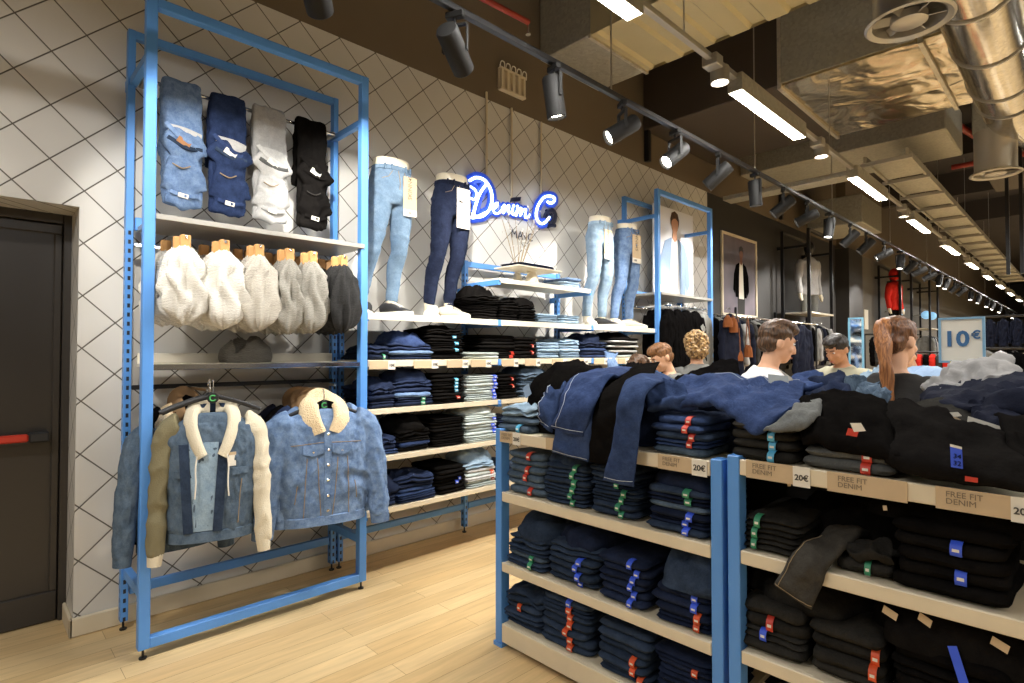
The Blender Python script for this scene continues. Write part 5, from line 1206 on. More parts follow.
# ================================================================== NEON SIGN
sg = thing('neon_sign', 'blue and white neon script sign on the tiled wall', 'neon sign', (WX, 3.75, 2.65))
OX, OY, SCL = 440, 160, 5.694
def nz(pts, x): return [atx(OX+a/SCL, OY+b/SCL, x) for a, b in pts]
STR = [('letter_d', [(168, 118), (205, 100), (250, 112), (285, 160), (297, 220), (282, 280), (245, 318), (205, 322), (185, 300)]), ('letter_d_stem', [(262, 140), (228, 190), (205, 250), (190, 310), (182, 328), (215, 322), (262, 300)]), ('letter_d_loop', [(172, 150), (200, 170), (208, 200), (195, 225), (172, 215)]),
       ('letter_e', [(300, 285), (328, 258), (322, 245), (305, 262), (308, 298), (330, 305), (352, 282)]), ('letter_n', [(352, 275), (368, 255), (360, 305), (375, 275), (392, 258), (392, 300), (408, 295)]), ('letter_i', [(420, 255), (410, 300), (422, 312), (438, 290)]),
       ('letter_m', [(436, 262), (444, 268), (432, 320), (448, 285), (464, 275), (458, 318), (474, 285), (490, 282), (484, 325), (500, 325), (512, 310)]), ('letter_c', [(612, 238), (628, 246), (648, 238), (650, 215), (625, 205), (590, 215), (558, 262), (548, 310), (556, 345), (575, 362), (600, 355), (622, 325)])]
for nm, pts in STR:
    back = bez(nz(pts, WX+.035), 5); wd = .050 if 'd' in nm or 'c' in nm else .034
    MB().tube(back, [(wd, .022)]*len(back), 10, up=(1, 0, 0)).build(nm+'_backing', M['neon_blue'], sg, smooth=50)
    fr = bez(nz(pts, WX+.075), 5); MB().tube(fr, .0125 if 'd' in nm[-2:] or nm in ('letter_c', 'letter_d_stem') else .0085, 8).build(nm+'_tube', M['neon'], sg, smooth=60)
dot = nz([(430, 225)], WX+.04)[0]; MB().obox(dot, (.02, 0, 0), (0, .05, .012), (0, .006, .02)).build('dot_backing', M['neon_off'], sg)
ob = bez(nz([(610, 300), (632, 290), (650, 310), (645, 345), (625, 365), (606, 350), (605, 320), (622, 300)], WX+.035), 4); MB().tube(ob, [(.036, .022)]*len(ob), 10, up=(1, 0, 0)).build('letter_o_backing', M['neon_off'], sg, smooth=50)
ob = bez(nz([(612, 312), (628, 300), (642, 316), (638, 342), (624, 355), (612, 342), (612, 318)], WX+.07), 4); MB().tube(ob, .009, 8).build('letter_o_tube', M['neon_off'], sg, smooth=60)
ul = bez(nz([(612, 378), (632, 372), (655, 374)], WX+.05), 4); MB().tube(ul, [(.02, .018)]*len(ul), 10, up=(1, 0, 0)).build('underline_backing', M['neon_off'], sg)
for w2, q2 in (('MA', (404, 440)), ('NC', (462, 452))): text(w2, .11, nz([q2], WX+.02)[0], (0, 1, 0), (0, 0, 1), M['neon_off'], sg, 'small_lettering')
for i, (px, py, py2) in enumerate([(486.5, 92, 178), (511.5, 108, 212), (541, 122, 200)]):
    a, b = atx(px, py, WX+.02), atx(px, py2, WX+.02); b.y = a.y
    pts = [a, b] if i else [a, b]
    tag(MB().tube(pts, .011, 8).build('wall_conduit', M['paper'] if 0 else M['skirting'], smooth=60), f'{["first","middle","last"][i]} of three pale conduits dropping from the cable box to the neon sign', 'conduit')
bx_ = thing('transformer_box', 'small white slotted cable box on the brown wall above the neon sign', 'cable box', tuple(atx(513, 84, WX+.03)))
a, b = atx(500.5, 68, WX+.04), atx(525.5, 99, WX+.04); zt, zb = 4.13, 3.99
zt, zb = atx(513, 74, WX+.04).z, atx(513, 92, WX+.04).z
MB().box(WX, WX+.05, a.y, b.y, zb-.02, zb).box(WX, WX+.05, a.y, b.y, zt, zt+.02).box(WX, WX+.02, a.y, b.y, zb, zt).build('tray', M['skirting'], bx_, bevel=.003)
for k in range(5):
    y = lerp(a.y+.02, b.y-.02, k/4); MB().box(WX+.02, WX+.05, y-.012, y+.012, zb, zt).build('terminal', M['skirting'], bx_)
    MB().tube(bez([(WX+.04, y-.03, zt), (WX+.05, y-.02, zt+.06), (WX+.05, y+.02, zt+.06), (WX+.04, y+.03, zt)], 4), .005, 6).build('cable_loop', M['paper'], bx_)

# raised shelf: stand, vase, twigs, jeans
st = thing('display_stand', 'small white pedestal board on the raised shelf below the neon sign', 'stand', (-3.45, 3.55, 2.10))
pa, pb = atx(498, 258, -3.42), atx(541, 262, -3.42)
zt = 2.24
MB().box(-3.60, -3.30, 3.28, 3.84, zt-.012, zt).build('board', M['white_metal'], st, bevel=.003)
MB().lathe([(.055, 2.101), (.062, 2.13), (.05, 2.18), (.034, 2.21), (.05, zt-.012)], (-3.43, 3.58, 0), 20).build('pedestal', M['mannequin_white'], st, smooth=50)
stack('lying on the white pedestal board under the neon sign', (-3.31, 3.54, zt), True, .46, .26, 1, .03, 'navy', None)
stack('folded on the raised shelf beside the pedestal board', (-3.30, 4.0, 2.101), True, .22, .3, 3, .032, 'light', None, keys=['light', 'light', 'mid'])
stack('second pile on the raised shelf past the pedestal board', (-3.36, 4.14, 2.101), True, .12, .26, 2, .032, 'mid', None, keys=['mid', 'mid'])
tw = thing('blossom_branches', 'dried blossom twigs standing behind the white pedestal board', 'branches', (-3.56, 3.60, 2.101))
MB().lathe([(.03, 2.102), (.04, 2.13), (.04, 2.19), (.025, 2.235), (.03, 2.25)], (-3.63, 3.60, 0), 14).build('vase', M['mannequin_white'], tw, smooth=50)
r2 = random.Random(3)
stem_mb, bl = MB(), MB()
for k in range(9):
    a = r2.uniform(-.42, .42); L = r2.uniform(.42, .68); b0 = V((-3.63, 3.60, 2.2)); e = b0+V((r2.uniform(-.02, .05), a*L*1.1, L)); md = b0.lerp(e, .5)+V((0, r2.uniform(-.03, .03), 0))
    pts = bez([b0, md, e], 5); s_ = MB().tube(pts, [lerp(.0045, .002, i/(len(pts)-1)) for i in range(len(pts))], 6); s_.build('twig', M['twig'], tw)
    for q in range(6):
        c = pts[r2.randrange(4, len(pts))]+V((r2.uniform(-.012, .012), r2.uniform(-.03, .03), r2.uniform(-.02, .02))); bl.ball(c, .008, n=8, m=5)
bo = bl.build('blossom', M['blossom'], tw, smooth=80); bo['kind'] = 'stuff'
# ================================================================== CEILING
def spot_head(name_label, loc, yaw, pitch, lit):
    """track spotlight: adapter, yoke and can; can axis tilted by pitch from straight down, turned to yaw"""
    t = thing('track_spotlight', name_label, 'spotlight', loc, yaw, 'track spotlights along the wall')
    MB().box(-.02, .02, -.05, .05, -.035, .0).build('track_adapter', M['spot_black'], t, bevel=.004, world=False)
    yk = MB().tube([(0, 0, -.035), (0, 0, -.07)], .008, 8); yk.box(-.012, .012, -.063, .063, -.078, -.068).box(-.012, .012, -.071, -.066, -.21, -.07).box(-.012, .012, .066, .071, -.21, -.07)
    yk.build('yoke', M['spot_black'], t, world=False)
    R_ = Matrix.Translation((0, 0, -.20)) @ Matrix.Rotation(pitch, 4, 'Y')
    can = MB().lathe([(.03, .125), (.054, .122), (.060, .11), (.060, -.125), (.056, -.13), (.052, -.125), (.050, -.105)], (0, 0, 0), 20); can.xf(R_); can.build('can', M['spot_black'], t, smooth=35, world=False)
    le = MB().lathe([(.050, -.104), (.046, -.108)], (0, 0, 0), 20); le.xf(R_); le.build('lens', M['lamp_warm'] if lit else M['lamp_off'], t, world=False)
    return t
def spot_light(loc, target, e, size=60, col=(1, .965, .91), blend=.6, r=.045):
    l = bpy.data.lights.new('spot', 'SPOT'); l.energy = e; l.spot_size = math.radians(size); l.spot_blend = blend; l.color = col; l.shadow_soft_size = r
    o = bpy.data.objects.new('spot_light', l); COL.objects.link(o); o.location = loc; o.rotation_euler = (V(target)-V(loc)).to_track_quat('-Z', 'Y').to_euler(); return o
def area_light(loc, sx, sy, e, col=(1, .98, .945), rot=(0, 0, 0)):
    l = bpy.data.lights.new('area', 'AREA'); l.shape = 'RECTANGLE'; l.size = sx; l.size_y = sy; l.energy = e; l.color = col
    o = bpy.data.objects.new('tube_or_fill_light', l); COL.objects.link(o); o.location = loc; o.rotation_euler = rot; return o
TX, TZ = -2.3, 3.29
tr = MB().box(TX-.018, TX+.018, -2, 34, TZ, TZ+.035); tag(tr.build('light_track', M['black_metal'], bevel=.003), 'long black lighting track running parallel to the wall', 'lighting track')
for i, y in enumerate([.4, 3.2, 5.6, 8, 11, 14, 18, 23]):
    tag(MB().tube([(TX, y, TZ+.03), (TX, y, 5.7)], .006, 6).build('suspension_rod', M['grey_metal']), 'thin rod hanging the black lighting track from the ceiling', 'rod', 'track suspension rods')
# y, lit, yaw (direction the can points), pitch
SP = [(1.05, 0, 140, 62), (1.82, 0, 118, 66), (2.60, 0, 78, 10), (3.33, 1, 236, 58), (4.06, 1, 252, 52), (4.81, 0, 200, 50), (5.6, 0, 70, 6), (6.33, 0, 205, 50), (7.07, 0, 205, 64), (7.87, 1, 250, 14), (8.76, 0, 200, 45), (9.56, 0, 200, 45),
      (10.6, 1, 205, 62), (11.7, 1, 260, 14), (12.5, 0, 200, 40), (13.3, 0, 200, 62), (14.3, 1, 200, 62), (15.3, 1, 260, 15), (16.2, 1, 230, 25), (17.3, 0, 200, 40), (18.4, 0, 200, 45), (20, 1, 250, 20), (21.5, 1, 230, 20), (23.5, 1, 250, 25), (25, 1, 230, 25), (27, 1, 250, 25), (29.5, 1, 250, 25), (32, 1, 250, 25)]
SPE = {0: 140, 1: 190, 3: 120, 4: 120, 5: 170, 7: 130, 8: 110}
SPW = ['above the tall jacket rack', 'over the gap before the first mannequin', 'beside the white cable box', 'over the neon sign', 'just past the neon sign', 'before the poster rack', 'above the poster rack', 'at the end of the tiled wall', 'over the edge of the black wall',
       'above the dark framed poster', 'past the dark framed poster', 'before the black display frame']
for i, (y, lit, yaw, pit) in enumerate(SP):
    st = 'glowing' if lit else 'turned-away'
    lab = f'{st} black track spotlight {SPW[i]}' if i < len(SPW) else f'{st} black track spotlight, {["first","second","third","fourth","fifth","sixth","seventh","eighth","ninth","tenth","eleventh","twelfth","thirteenth","fourteenth","fifteenth","sixteenth"][i-12]} beyond the black display frame'
    spot_head(lab, (TX, y, TZ), math.radians(yaw-180), math.radians(pit), True)
# ceiling luminaire line
LX, LZ = -1.8, 3.46
tag(MB().box(LX-.02, LX+.02, -3, 40, LZ+.06, LZ+.10).build('light_track', M['grey_metal'], bevel=.003), 'long grey lighting track carrying the rectangular ceiling lights', 'lighting track')
for y in [.2, 3.3, 6.2, 9.2, 12, 15, 19, 24]:
    tag(MB().tube([(LX, y, LZ+.09), (LX, y, 5.7)], .005, 6).build('suspension_rod', M['grey_metal']), 'thin wire holding the grey ceiling light track', 'rod', 'grey track wires')
RECT = [(1.38, 1.36), (4.04, 1.33), (6.96, 1.33), (9.8, 1.25), (12.7, 1.25), (15.4, 1.2), (18.1, 1.2), (21, 1.2), (24, 1.2), (27, 1.2), (30.5, 1.2)]
for i, (y, L) in enumerate(RECT):
    t = thing('linear_light', f'lit rectangular ceiling light, {ORD[i]} along the grey track from the camera side', 'ceiling light', (LX, y, LZ), 0)
    h = MB().box(-.055, .055, 0, L, .0, .10); h.box(-.055, -.05, 0, L, -.03, 0).box(.05, .055, 0, L, -.03, 0).box(-.05, .05, 0, .006, -.03, 0).box(-.05, .05, L-.006, L, -.03, 0)
    h.build('housing', M['grey_metal'] if 0 else M['galv_dull'], t, world=False)
    MB().box(-.049, .049, .007, L-.007, -.012, -.004).build('diffuser', M['lamp_tube'], t, world=False)
DN = [3.8, 5.95, 9.4, 12.45, 15.2, 18, 23.6]
for i, y in enumerate(DN):
    t = thing('ceiling_spotlight', f'glowing round spotlight, {ORD[i]} along the grey ceiling track from the camera side', 'spotlight', (LX, y, LZ), 0)
    MB().box(-.055, .055, -.16, -.06, .02, .10).build('gear_box', M['grey_metal'], t, bevel=.006, world=False)
    k = MB().lathe([(.03, .07), (.06, .06), (.065, .05), (.065, -.05), (.058, -.052), (.056, -.03)], (0, 0, 0), 20); k.build('can', M['grey_metal'], t, smooth=35, world=False)
    MB().lathe([(.056, -.03), (.05, -.034)], (0, 0, 0), 20).build('lens', M['lamp_warm'], t, world=False)

# ducts --------------------------------------------------------------------
t = thing('air_duct', 'broad ribbed air duct panel crossing over the lighting tracks', 'duct', (-2.2, 4.5, 4.4))
mb = MB()
_ys = [4.05+.945*k/12 for k in range(13)]
ring = []
prof = [(-3.14, 4.40)]
for k in range(14):
    a0 = -3.14+.33*k; prof += [(a0+.06, 4.40), (a0+.09, 4.43), (a0+.20, 4.43), (a0+.23, 4.40)]
prof += [(1.5, 4.40), (1.5, 5.2), (-3.14, 5.2)]
mb.loft([[V((x, y, z)) for x, z in prof] for y in (4.05, 4.995)]); mb.build('ribbed_underside', M['panel_ribbed'], t)
MB().box(-3.77, -3.15, 4.05, 4.995, 4.40, 5.2).build('unlit_wall_end', M['galv_dull'], t, bevel=.01)  # same duct; the duller metal stands for this end lying unlit
MB().box(-3.16, -3.13, 4.04, 5.005, 4.375, 4.41).build('flange', M['galv'], t)
t = thing('air_duct', 'big shiny crinkled box duct with diagonal creases near the round pipe', 'duct', (-1.5, 6.8, 4.2))
def crink(x0, x1, y0, y1, z0, z1):
    """sheet-metal box whose underside is cross-broken"""
    nx, ny = 12, 12; b = MB(); P = []
    for i in range(nx+1):
        for j in range(ny+1):
            u, v = i/nx, j/ny; dz = .035*wob((u*3, v*3, 0), 1.1, 3)*math.sin(PI*u)*math.sin(PI*v)-.02*(1-2*max(abs(u-.5), abs(v-.5)))
            P.append(V((lerp(x0, x1, u), lerp(y0, y1, v), z0+dz)))
    o = len(P); b.v = P
    for i in range(nx):
        for j in range(ny): a = i*(ny+1)+j; b.f.append((a, a+1, a+ny+2, a+ny+1))
    edge = [(i, 0) for i in range(nx+1)]+[(nx, j) for j in range(1, ny+1)]+[(i, ny) for i in range(nx-1, -1, -1)]+[(0, j) for j in range(ny-1, 0, -1)]
    up = []
    for (i, j) in edge: b.v.append(V((lerp(x0, x1, i/nx), lerp(y0, y1, j/ny), z1))); up.append(len(b.v)-1)
    for k in range(len(edge)):
        q = (k+1) % len(edge); a = edge[k][0]*(ny+1)+edge[k][1]; c = edge[q][0]*(ny+1)+edge[q][1]; b.f.append((a, c, up[q], up[k]))
    b.f.append(tuple(up)); return b
for k, x in enumerate([-2.15, -.98, .19]):
    crink(x, x+1.15, 5.88, 7.75, 4.2, 5.0).build('metal_section', M['galv_shiny'] if k < 2 else M['galv'], t, smooth=30)
    MB().box(x+.012, x+1.12, 5.868, 5.879, 4.225, 4.995).build('front_panel', M['galv_dull'], t)
    MB().box(x-.025, x+.01, 5.86, 7.77, 4.17, 5.02).build('flange', M['galv'], t)
MB().box(-3.77, -2.18, 5.9, 7.73, 4.22, 4.98).build('unlit_section', M['duct_dark'], t, bevel=.01)  # dark colour puts the unlit look of this stretch into its surface
t = tag(MB().box(-3.76, -1.2, 8.6, 9.9, 4.25, 4.85).build('air_duct', M['galv_dull'], bevel=.015), 'dull box duct crossing beyond the shiny crinkled duct', 'duct')
tag(MB().box(-3.58, -2.7, 11.0, 12.3, 3.75, 4.25).build('air_duct', M['galv_dull'], bevel=.015), 'short dull box duct above the black display frame', 'duct')
t = tag(MB().box(-1.1, 2.5, 11.4, 12.6, 4.25, 5.0).build('air_duct', M['duct_dark'], bevel=.015), 'dark painted box duct behind the round pipe', 'duct')
tag(MB().box(-1.1, 2.5, 9.9, 11.38, 4.5, 5.14).build('air_duct', M['galv_dull'], bevel=.015), 'plain box duct ahead of the dark painted duct', 'duct')
# round pipe along +y
RX, RZ, RR = -.50, 3.95, .25
t = thing('round_duct', 'thick shiny round air pipe descending along the ceiling', 'pipe', (RX, 4, RZ))
MB().tube([(RX, y, RZ) for y in (3.3, 4.2, 5.0, 6.0, 6.9)], RR, 32, cap=False).build('pipe', M['pipe_metal'], t, smooth=50)
MB().tube(bez([(RX, 6.9, RZ), (RX, 7.5, RZ), (RX+.1, 8.1, RZ), (RX+.22, 9.0, RZ), (RX+.25, 12, RZ), (RX+.25, 20, RZ)], 5), RR*.95, 28, cap=False).build('pipe', M['pipe_metal'], t, smooth=50)
for y in (3.9, 4.75, 5.6, 6.45, 6.95, 8.2, 9.6, 11):
    xx = RX if y < 7.5 else RX+.22
    MB().tube([(xx, y-.012, RZ), (xx, y+.012, RZ)], RR+.012, 32).build('seam_ring', M['grey_metal'], t, smooth=40)
def diffuser(label, c, r, up_h):
    t = thing('swirl_diffuser', label, 'air vent', c)
    x, y, z = c
    MB().lathe([(r*.82, up_h), (r*.82, .05), (r*.84, .02), (r*1.0, .0), (r*1.02, -.012), (r*.96, -.02), (r*.84, -.005), (r*.80, .03), (r*.79, up_h)], c, 32).build('collar', M['grey_metal'], t, smooth=40)
    MB().lathe([(r*.42, .03), (r*.42, -.012), (r*.38, -.018)], c, 24).build('hub', M['grey_metal'], t, smooth=40)
    for k in range(6):
        a = 2*PI*k/6+.3; c1 = V((math.cos(a), math.sin(a), 0)); c2 = V((-math.sin(a), math.cos(a), 0))
        MB().obox(V(c)+c1*r*.6+V((0, 0, .02)), c1*r*.2, c2*.012+V((0, 0, .02)), c2*.002+V((0, 0, -.001))).build('vane', M['grey_metal'], t)
    MB().lathe([(r*.79, .16), (r*.4, .17)], c, 24).build('throat', M['black_metal'], t)
diffuser('large round swirl air vent hanging beside the shiny pipe', (-.70, 3.86, 3.41), .215, .42)
diffuser('smaller round swirl air vent further along the round pipe', (-.68, 7.85, 3.42), .22, .45)
# wire tray with metal troughs
t = thing('cable_tray', 'long galvanised ceiling trough with cross bars beside the ceiling lights', 'cable tray', (-1.62, 8, 3.75))
for i in range(16):
    y0 = 7.7+i*1.02
    MB().box(-1.82, -1.45, y0+.04, y0+.98, 3.78, 3.79).build('trough_panel', M['galv_dull'], t)
    MB().box(-1.9, -1.38, y0-.02, y0+.02, 3.73, 3.77).build('cross_bar', M['grey_metal'], t)
MB().box(-1.86, -1.83, 7.65, 24, 3.76, 3.84).build('side_rail', M['galv_dull'], t); MB().box(-1.44, -1.41, 7.65, 24, 3.76, 3.84).build('side_rail', M['galv_dull'], t)
tag(MB().box(-3.6, -1.9, 7.66, 7.92, 3.66, 3.72).build('cable_ladder', M['galv_dull'], bevel=.004), 'grey cable ladder crossing to the wall beside the second lit rectangle', 'cable ladder')
# sprinkler pipes
t = thing('sprinkler_pipe', 'red sprinkler pipe crossing the dark ceiling void', 'pipe', (-1.3, 9, 4.9))
MB().tube([(-1.55, 8.1, 4.8), (-1.4, 9.3, 4.75), (-.95, 11.3, 4.6), (-.9, 11.5, 4.6)], .045, 10).build('main_pipe', M['red_pipe'], t, smooth=50)
MB().tube([(-1.5, 11.2, 4.45), (-.3, 11.2, 4.45)], .04, 10).build('branch_pipe', M['red_pipe'], t, smooth=50)
tag(MB().tube([(-2.2, 7.9, 4.7), (-2.0, 8.5, 4.7)], .07, 12).build('sprinkler_pipe', M['red_pipe'], smooth=50), 'short thick red pipe end above the ceiling trough', 'pipe')
p0, p1 = atx(478, -4, -2.9), atx(528, 22, -3.0)
t = thing('sprinkler_pipe', 'thin red pipe with a brass sprinkler above the black track', 'pipe', tuple(p1))
MB().tube([p0, p1], .022, 10).build('pipe', M['red_pipe'], t, smooth=50)
MB().tube([p1, p1+V((0, 0, -.09))], .008, 8).lathe([(.02, -.10), (.02, -.09)], p1, 10).build('sprinkler_head', M['chrome'], t, smooth=50)
# dark beams in the void
for i, y in enumerate([2.2, 5.3, 8.2, 10.5, 13.2, 16.5, 20]):
    struct(f'ceiling_beam_{i+1}', MB().box(-3.9, 8, y-.12, y+.12, 5.15, 5.7), M['ceiling_dark'])
for i, (y, x) in enumerate([(atx(556, 30, -3.74).y, -3.74), (5.95, -3.74), (10.2, -3.74)]):
    tag(MB().box(x-.03, x+.03, y-.03, y+.03, 3.97 if i == 0 else 3.84, 5.7).build('wall_conduit', M['black_metal']), ['black conduit running up the brown wall behind the red pipe', 'black conduit up the brown wall beside the ribbed duct', 'black conduit up the brown wall above the black frame'][i], 'conduit')
# ================================================================== PEOPLE
def person(label, x, y, facing, H, shirt, pants, hair, hair_m, skin='skin', lean=0, head=(0, 0), arms=None, sleeve=1.0, neck_low=0, long_hair=False, vox=.0068):
    s = H/1.72; t = thing('person', label, 'person', (x, y, 0), math.radians(facing+90))
    Lr = Matrix.Rotation(math.radians(lean), 4, 'X')  # forward is -y
    piv = V((0, 0, .93))
    def up(p): p = V(p); return (Lr @ (p-piv)+piv) if p.z > .93 else p
    Hr = Matrix.Rotation(math.radians(head[0]), 4, 'Z') @ Matrix.Rotation(math.radians(head[1]), 4, 'X'); hp = V((0, -.005, 1.50))
    def hd(p): return up(Hr @ (V(p)-hp)+hp)
    def fin(mb): mb.v = [p*s for p in mb.v]; return mb
    def ring(z, hw, hdp, dy=0, n=22): return [up((hw*math.copysign(abs(math.cos(2*PI*j/n))**.85, math.cos(2*PI*j/n)), dy+hdp*math.sin(2*PI*j/n), z)) for j in range(n)]
    torso = [(.82, .10, .08), (.88, .165, .105), (.96, .165, .105), (1.08, .138, .092), (1.22, .155, .105), (1.33, .17, .105), (1.40, .15, .085), (1.44, .095, .065), (1.47, .055, .055)]
    arms = arms or [[(-.18, .0, 1.38), (-.215, .03, 1.10), (-.20, -.06, .86)], [(.18, .0, 1.38), (.215, .03, 1.10), (.20, -.06, .86)]]
    arms = [[up(p) if k == 0 else (Lr @ (V(p)-piv)+piv) for k, p in enumerate(a)] for a in arms]
    mb = MB(); mb.loft([ring(*q) for q in torso])
    mb.tube([up((0, .01, 1.42)), up((0, .0, 1.48)), hd((0, -.002, 1.56))], [.058, .052, .052], 14)
    # head
    def hball(c, a, b, cc, n=18, m=12): k = MB().ball((0, 0, 0), a, b, cc, n, m); k.v = [hd(V(c)+p) for p in k.v]; mb.add(k.v, k.f)
    hball((0, -.002, 1.630), .074, .094, .094); hball((0, -.035, 1.575), .060, .062, .066); hball((0, -.062, 1.535), .032, .034, .026); hball((0, -.075, 1.60), .045, .025, .05)
    mb.tube([hd((0, -.094, 1.635)), hd((0, -.112, 1.605)), hd((0, -.116, 1.588)), hd((0, -.098, 1.578))], [.009, .012, .0155, .010], 10)
    hball((0, -.097, 1.556), .021, .010, .006, 10, 6); hball((0, -.094, 1.547), .019, .010, .007, 10, 6); hball((0, -.088, 1.648), .05, .012, .010, 12, 6)
    for q in (-1, 1):
        hball((q*.074, .008, 1.605), .010, .020, .031, 10, 8); hball((q*.040, -.070, 1.59), .022, .02, .02, 10, 6)
    # legs
    for q in (-1, 1):
        mb.tube([(q*.085, 0, .92), (q*.092, 0, .84), (q*.098, -.01, .66), (q*.10, -.012, .50), (q*.103, .018, .36), (q*.105, .02, .14), (q*.105, .015, .06)], [.088, .092, .075, .055, .057, .040, .042], 16)
        mb.tube([(q*.105, .045, .045), (q*.112, -.03, .05), (q*.12, -.13, .03), (q*.122, -.16, .025)], [.038, .042, .032, .02], 12)
    hands = []
    for k, a in enumerate(arms):
        sh, el, wr_ = a; q = -1 if k == 0 else 1
        mb.tube([sh+V((-q*.05, 0, .01)), sh, sh.lerp(el, .5), el, el.lerp(wr_, .4), wr_], [.05, .052, .044, .038, .037, .026], 14)
        d = (wr_-el).normalized(); sd = d.cross(V((0, 0, 1)) if abs(d.z) < .9 else V((0, 1, 0))).normalized(); nn = sd.cross(d)
        pc = wr_+d*.05; R_ = Matrix(((sd.x, d.x, nn.x, pc.x), (sd.y, d.y, nn.y, pc.y), (sd.z, d.z, nn.z, pc.z), (0, 0, 0, 1)))
        b = MB().ball((0, 0, 0), .040, .052, .016, 14, 9); b.xf(R_); mb.add(b.v, b.f)
        for f in range(4):
            o = (f-1.5)*.021; L = [.062, .075, .070, .055][f]; bs = pc+d*.035+sd*o
            mb.tube([bs, bs+d*L*.5+sd*o*.25-nn*.004, bs+d*L*.85+sd*o*.3-nn*.018, bs+d*L+sd*o*.3-nn*.03], [.0098, .0094, .009, .008], 8)
        tb = pc-d*.02-sd*q*.03*(-1)
        mb.tube([tb, tb+d*.03+sd*q*.022-nn*.006, tb+d*.058+sd*q*.034-nn*.016], [.013, .011, .009], 8)
    me = remesh(fin(mb), vox*s, 'body', M[skin], 3, .5); link('body', me, t)
    for q in (-1, 1):
        e = MB().ball(hd((q*.029, -.0825, 1.627)), .0115, .0115, .0085, 12, 8); eo = fin(e).build('eye', M['eye_white'], t, smooth=80, world=False)
        c = hd((q*.029, -.0930, 1.627)); fin(MB().ball(c, .0055, .0042, .0055, 10, 6)).build('iris', M['eye_dark'], eo, smooth=80, world=False)
        fin(MB().tube([hd((q*.014, -.098, 1.650)), hd((q*.03, -.099, 1.655)), hd((q*.046, -.088, 1.650))], [(.004, .003)]*3, 8)).build('eyebrow', hair_m, t, world=False)
    fin(MB().tube([hd((-.021, -.104, 1.552)), hd((0, -.110, 1.5525)), hd((.021, -.104, 1.552))], [.003, .0055, .003], 8)).build('lips', M['lip'], t, smooth=70, world=False)
    # clothes
    cb = MB(); g = .020
    tq = [(z, a+g, b+g) for z, a, b in torso if .86 < z < 1.405]+[(1.43-neck_low, .125, .088), (1.455-neck_low, .088, .075)]
    tq = sorted(tq); cb.loft([ring(*q) for q in tq])
    for k, a in enumerate(arms):
        sh, el, wr_ = a; q = -1 if k == 0 else 1
        pts = [sh+V((-q*.06, 0, .01)), sh+V((0, 0, .005)), sh.lerp(el, .5), el] + ([el.lerp(wr_, .5), wr_-(wr_-el).normalized()*.015] if sleeve > .7 else [])
        rr = [.062, .066, .060, .054, .050, .041][:len(pts)]
        if sleeve <= .7: pts = pts[:3]+[sh.lerp(el, .62)]; rr = [.062, .068, .066, .066]
        cb.tube(pts, rr, 14)
    me = remesh(fin(cb), .0095*s, 'top', shirt, 4, .5, lambda p, n: .007*fold((p.x, p.y, p.z*.8), 7, H*10)+.003*wob(p, 20, 3)); link('top', me, t)
    cl = MB(); cr = [ring(1.415-neck_low, .075, .07, .004), ring(1.445-neck_low*.8, .066, .064, .002), ring(1.45-neck_low*.8, .060, .058, .002)]
    fin(cl.loft(cr)).build('neckline', shirt, t, smooth=60, world=False)
    pb_ = MB(); pb_.loft([[V((a*math.cos(2*PI*j/22), b*math.sin(2*PI*j/22), z)) for j in range(22)] for z, a, b in ((.80, .13, .10), (.86, .182, .124), (.93, .18, .122), (.97, .172, .116))])
    for q in (-1, 1): pb_.tube([(q*.085, 0, .92), (q*.092, 0, .84), (q*.098, -.008, .66), (q*.10, -.008, .50), (q*.103, .012, .34), (q*.105, .015, .09)], [.098, .104, .090, .074, .070, .066], 16)
    me = remesh(fin(pb_), .011*s, 'trousers', pants, 4, .5, lambda p, n: .006*fold(p, 7, 4)); link('trousers', me, t)
    for q in (-1, 1):
        u, so = MB(), MB(); shoe(u, so, (q*.115, -.035, 0), math.radians(6*q)); sh_o = fin(u).build('shoe', M['black_shoe'], t, smooth=55, world=False); fin(so).build('sole', M['sole'], sh_o, smooth=40, world=False)
    # hair
    hb = MB()
    def hb_ball(c, a, b, cc, n=20, m=13): k = MB().ball((0, 0, 0), a, b, cc, n, m); k.v = [hd(V(c)+p) for p in k.v]; hb.add(k.v, k.f)
    if hair == 'short':
        hb_ball((0, .012, 1.658), .080, .098, .082); hb_ball((0, .034, 1.608), .0725, .066, .066); hb_ball((0, -.050, 1.706), .060, .055, .034); hb_ball((0, -.015, 1.722), .066, .080, .032)
        me = remesh(fin(hb), .005*s, 'hair', hair_m, 3, .5, lambda p, n: .0035*fold((p.x*1.4, p.y*.7, p.z*.7), 30, 2)); link('hair', me, t)
    elif hair == 'curly':
        hb_ball((0, .015, 1.655), .098, .112, .100); hb_ball((0, .05, 1.58), .088, .075, .085); hb_ball((0, -.055, 1.705), .075, .05, .04)
        me = remesh(fin(hb), .0055*s, 'hair', hair_m, 2, .5, lambda p, n: .012*fold(p, 30, 5)+.010*wob(p, 45, 2)); link('hair', me, t)
    elif hair == 'ponytail':
        hb_ball((0, .010, 1.652), .0805, .099, .084); hb_ball((0, .045, 1.605), .068, .064, .062); hb_ball((0, -.045, 1.70), .055, .05, .03)
        me = remesh(fin(hb), .005*s, 'hair', M['hair_crown'], 3, .5, lambda p, n: .0035*fold((p.x*1.4, p.y*.6, p.z), 26, 2)); link('hair', me, t)
        k = bez([hd((0, .072, 1.685)), hd((0, .104, 1.676)), hd((0, .122, 1.63)), up((-.004, .128, 1.53)), up((-.010, .128, 1.42)), up((-.016, .125, 1.31)), up((-.018, .12, 1.24))], 6)
        r_ = [lerp(.017, .035, min(1, i/9)) if i < 10 else lerp(.035, .010, (i-10)/(len(k)-11)) for i in range(len(k))]
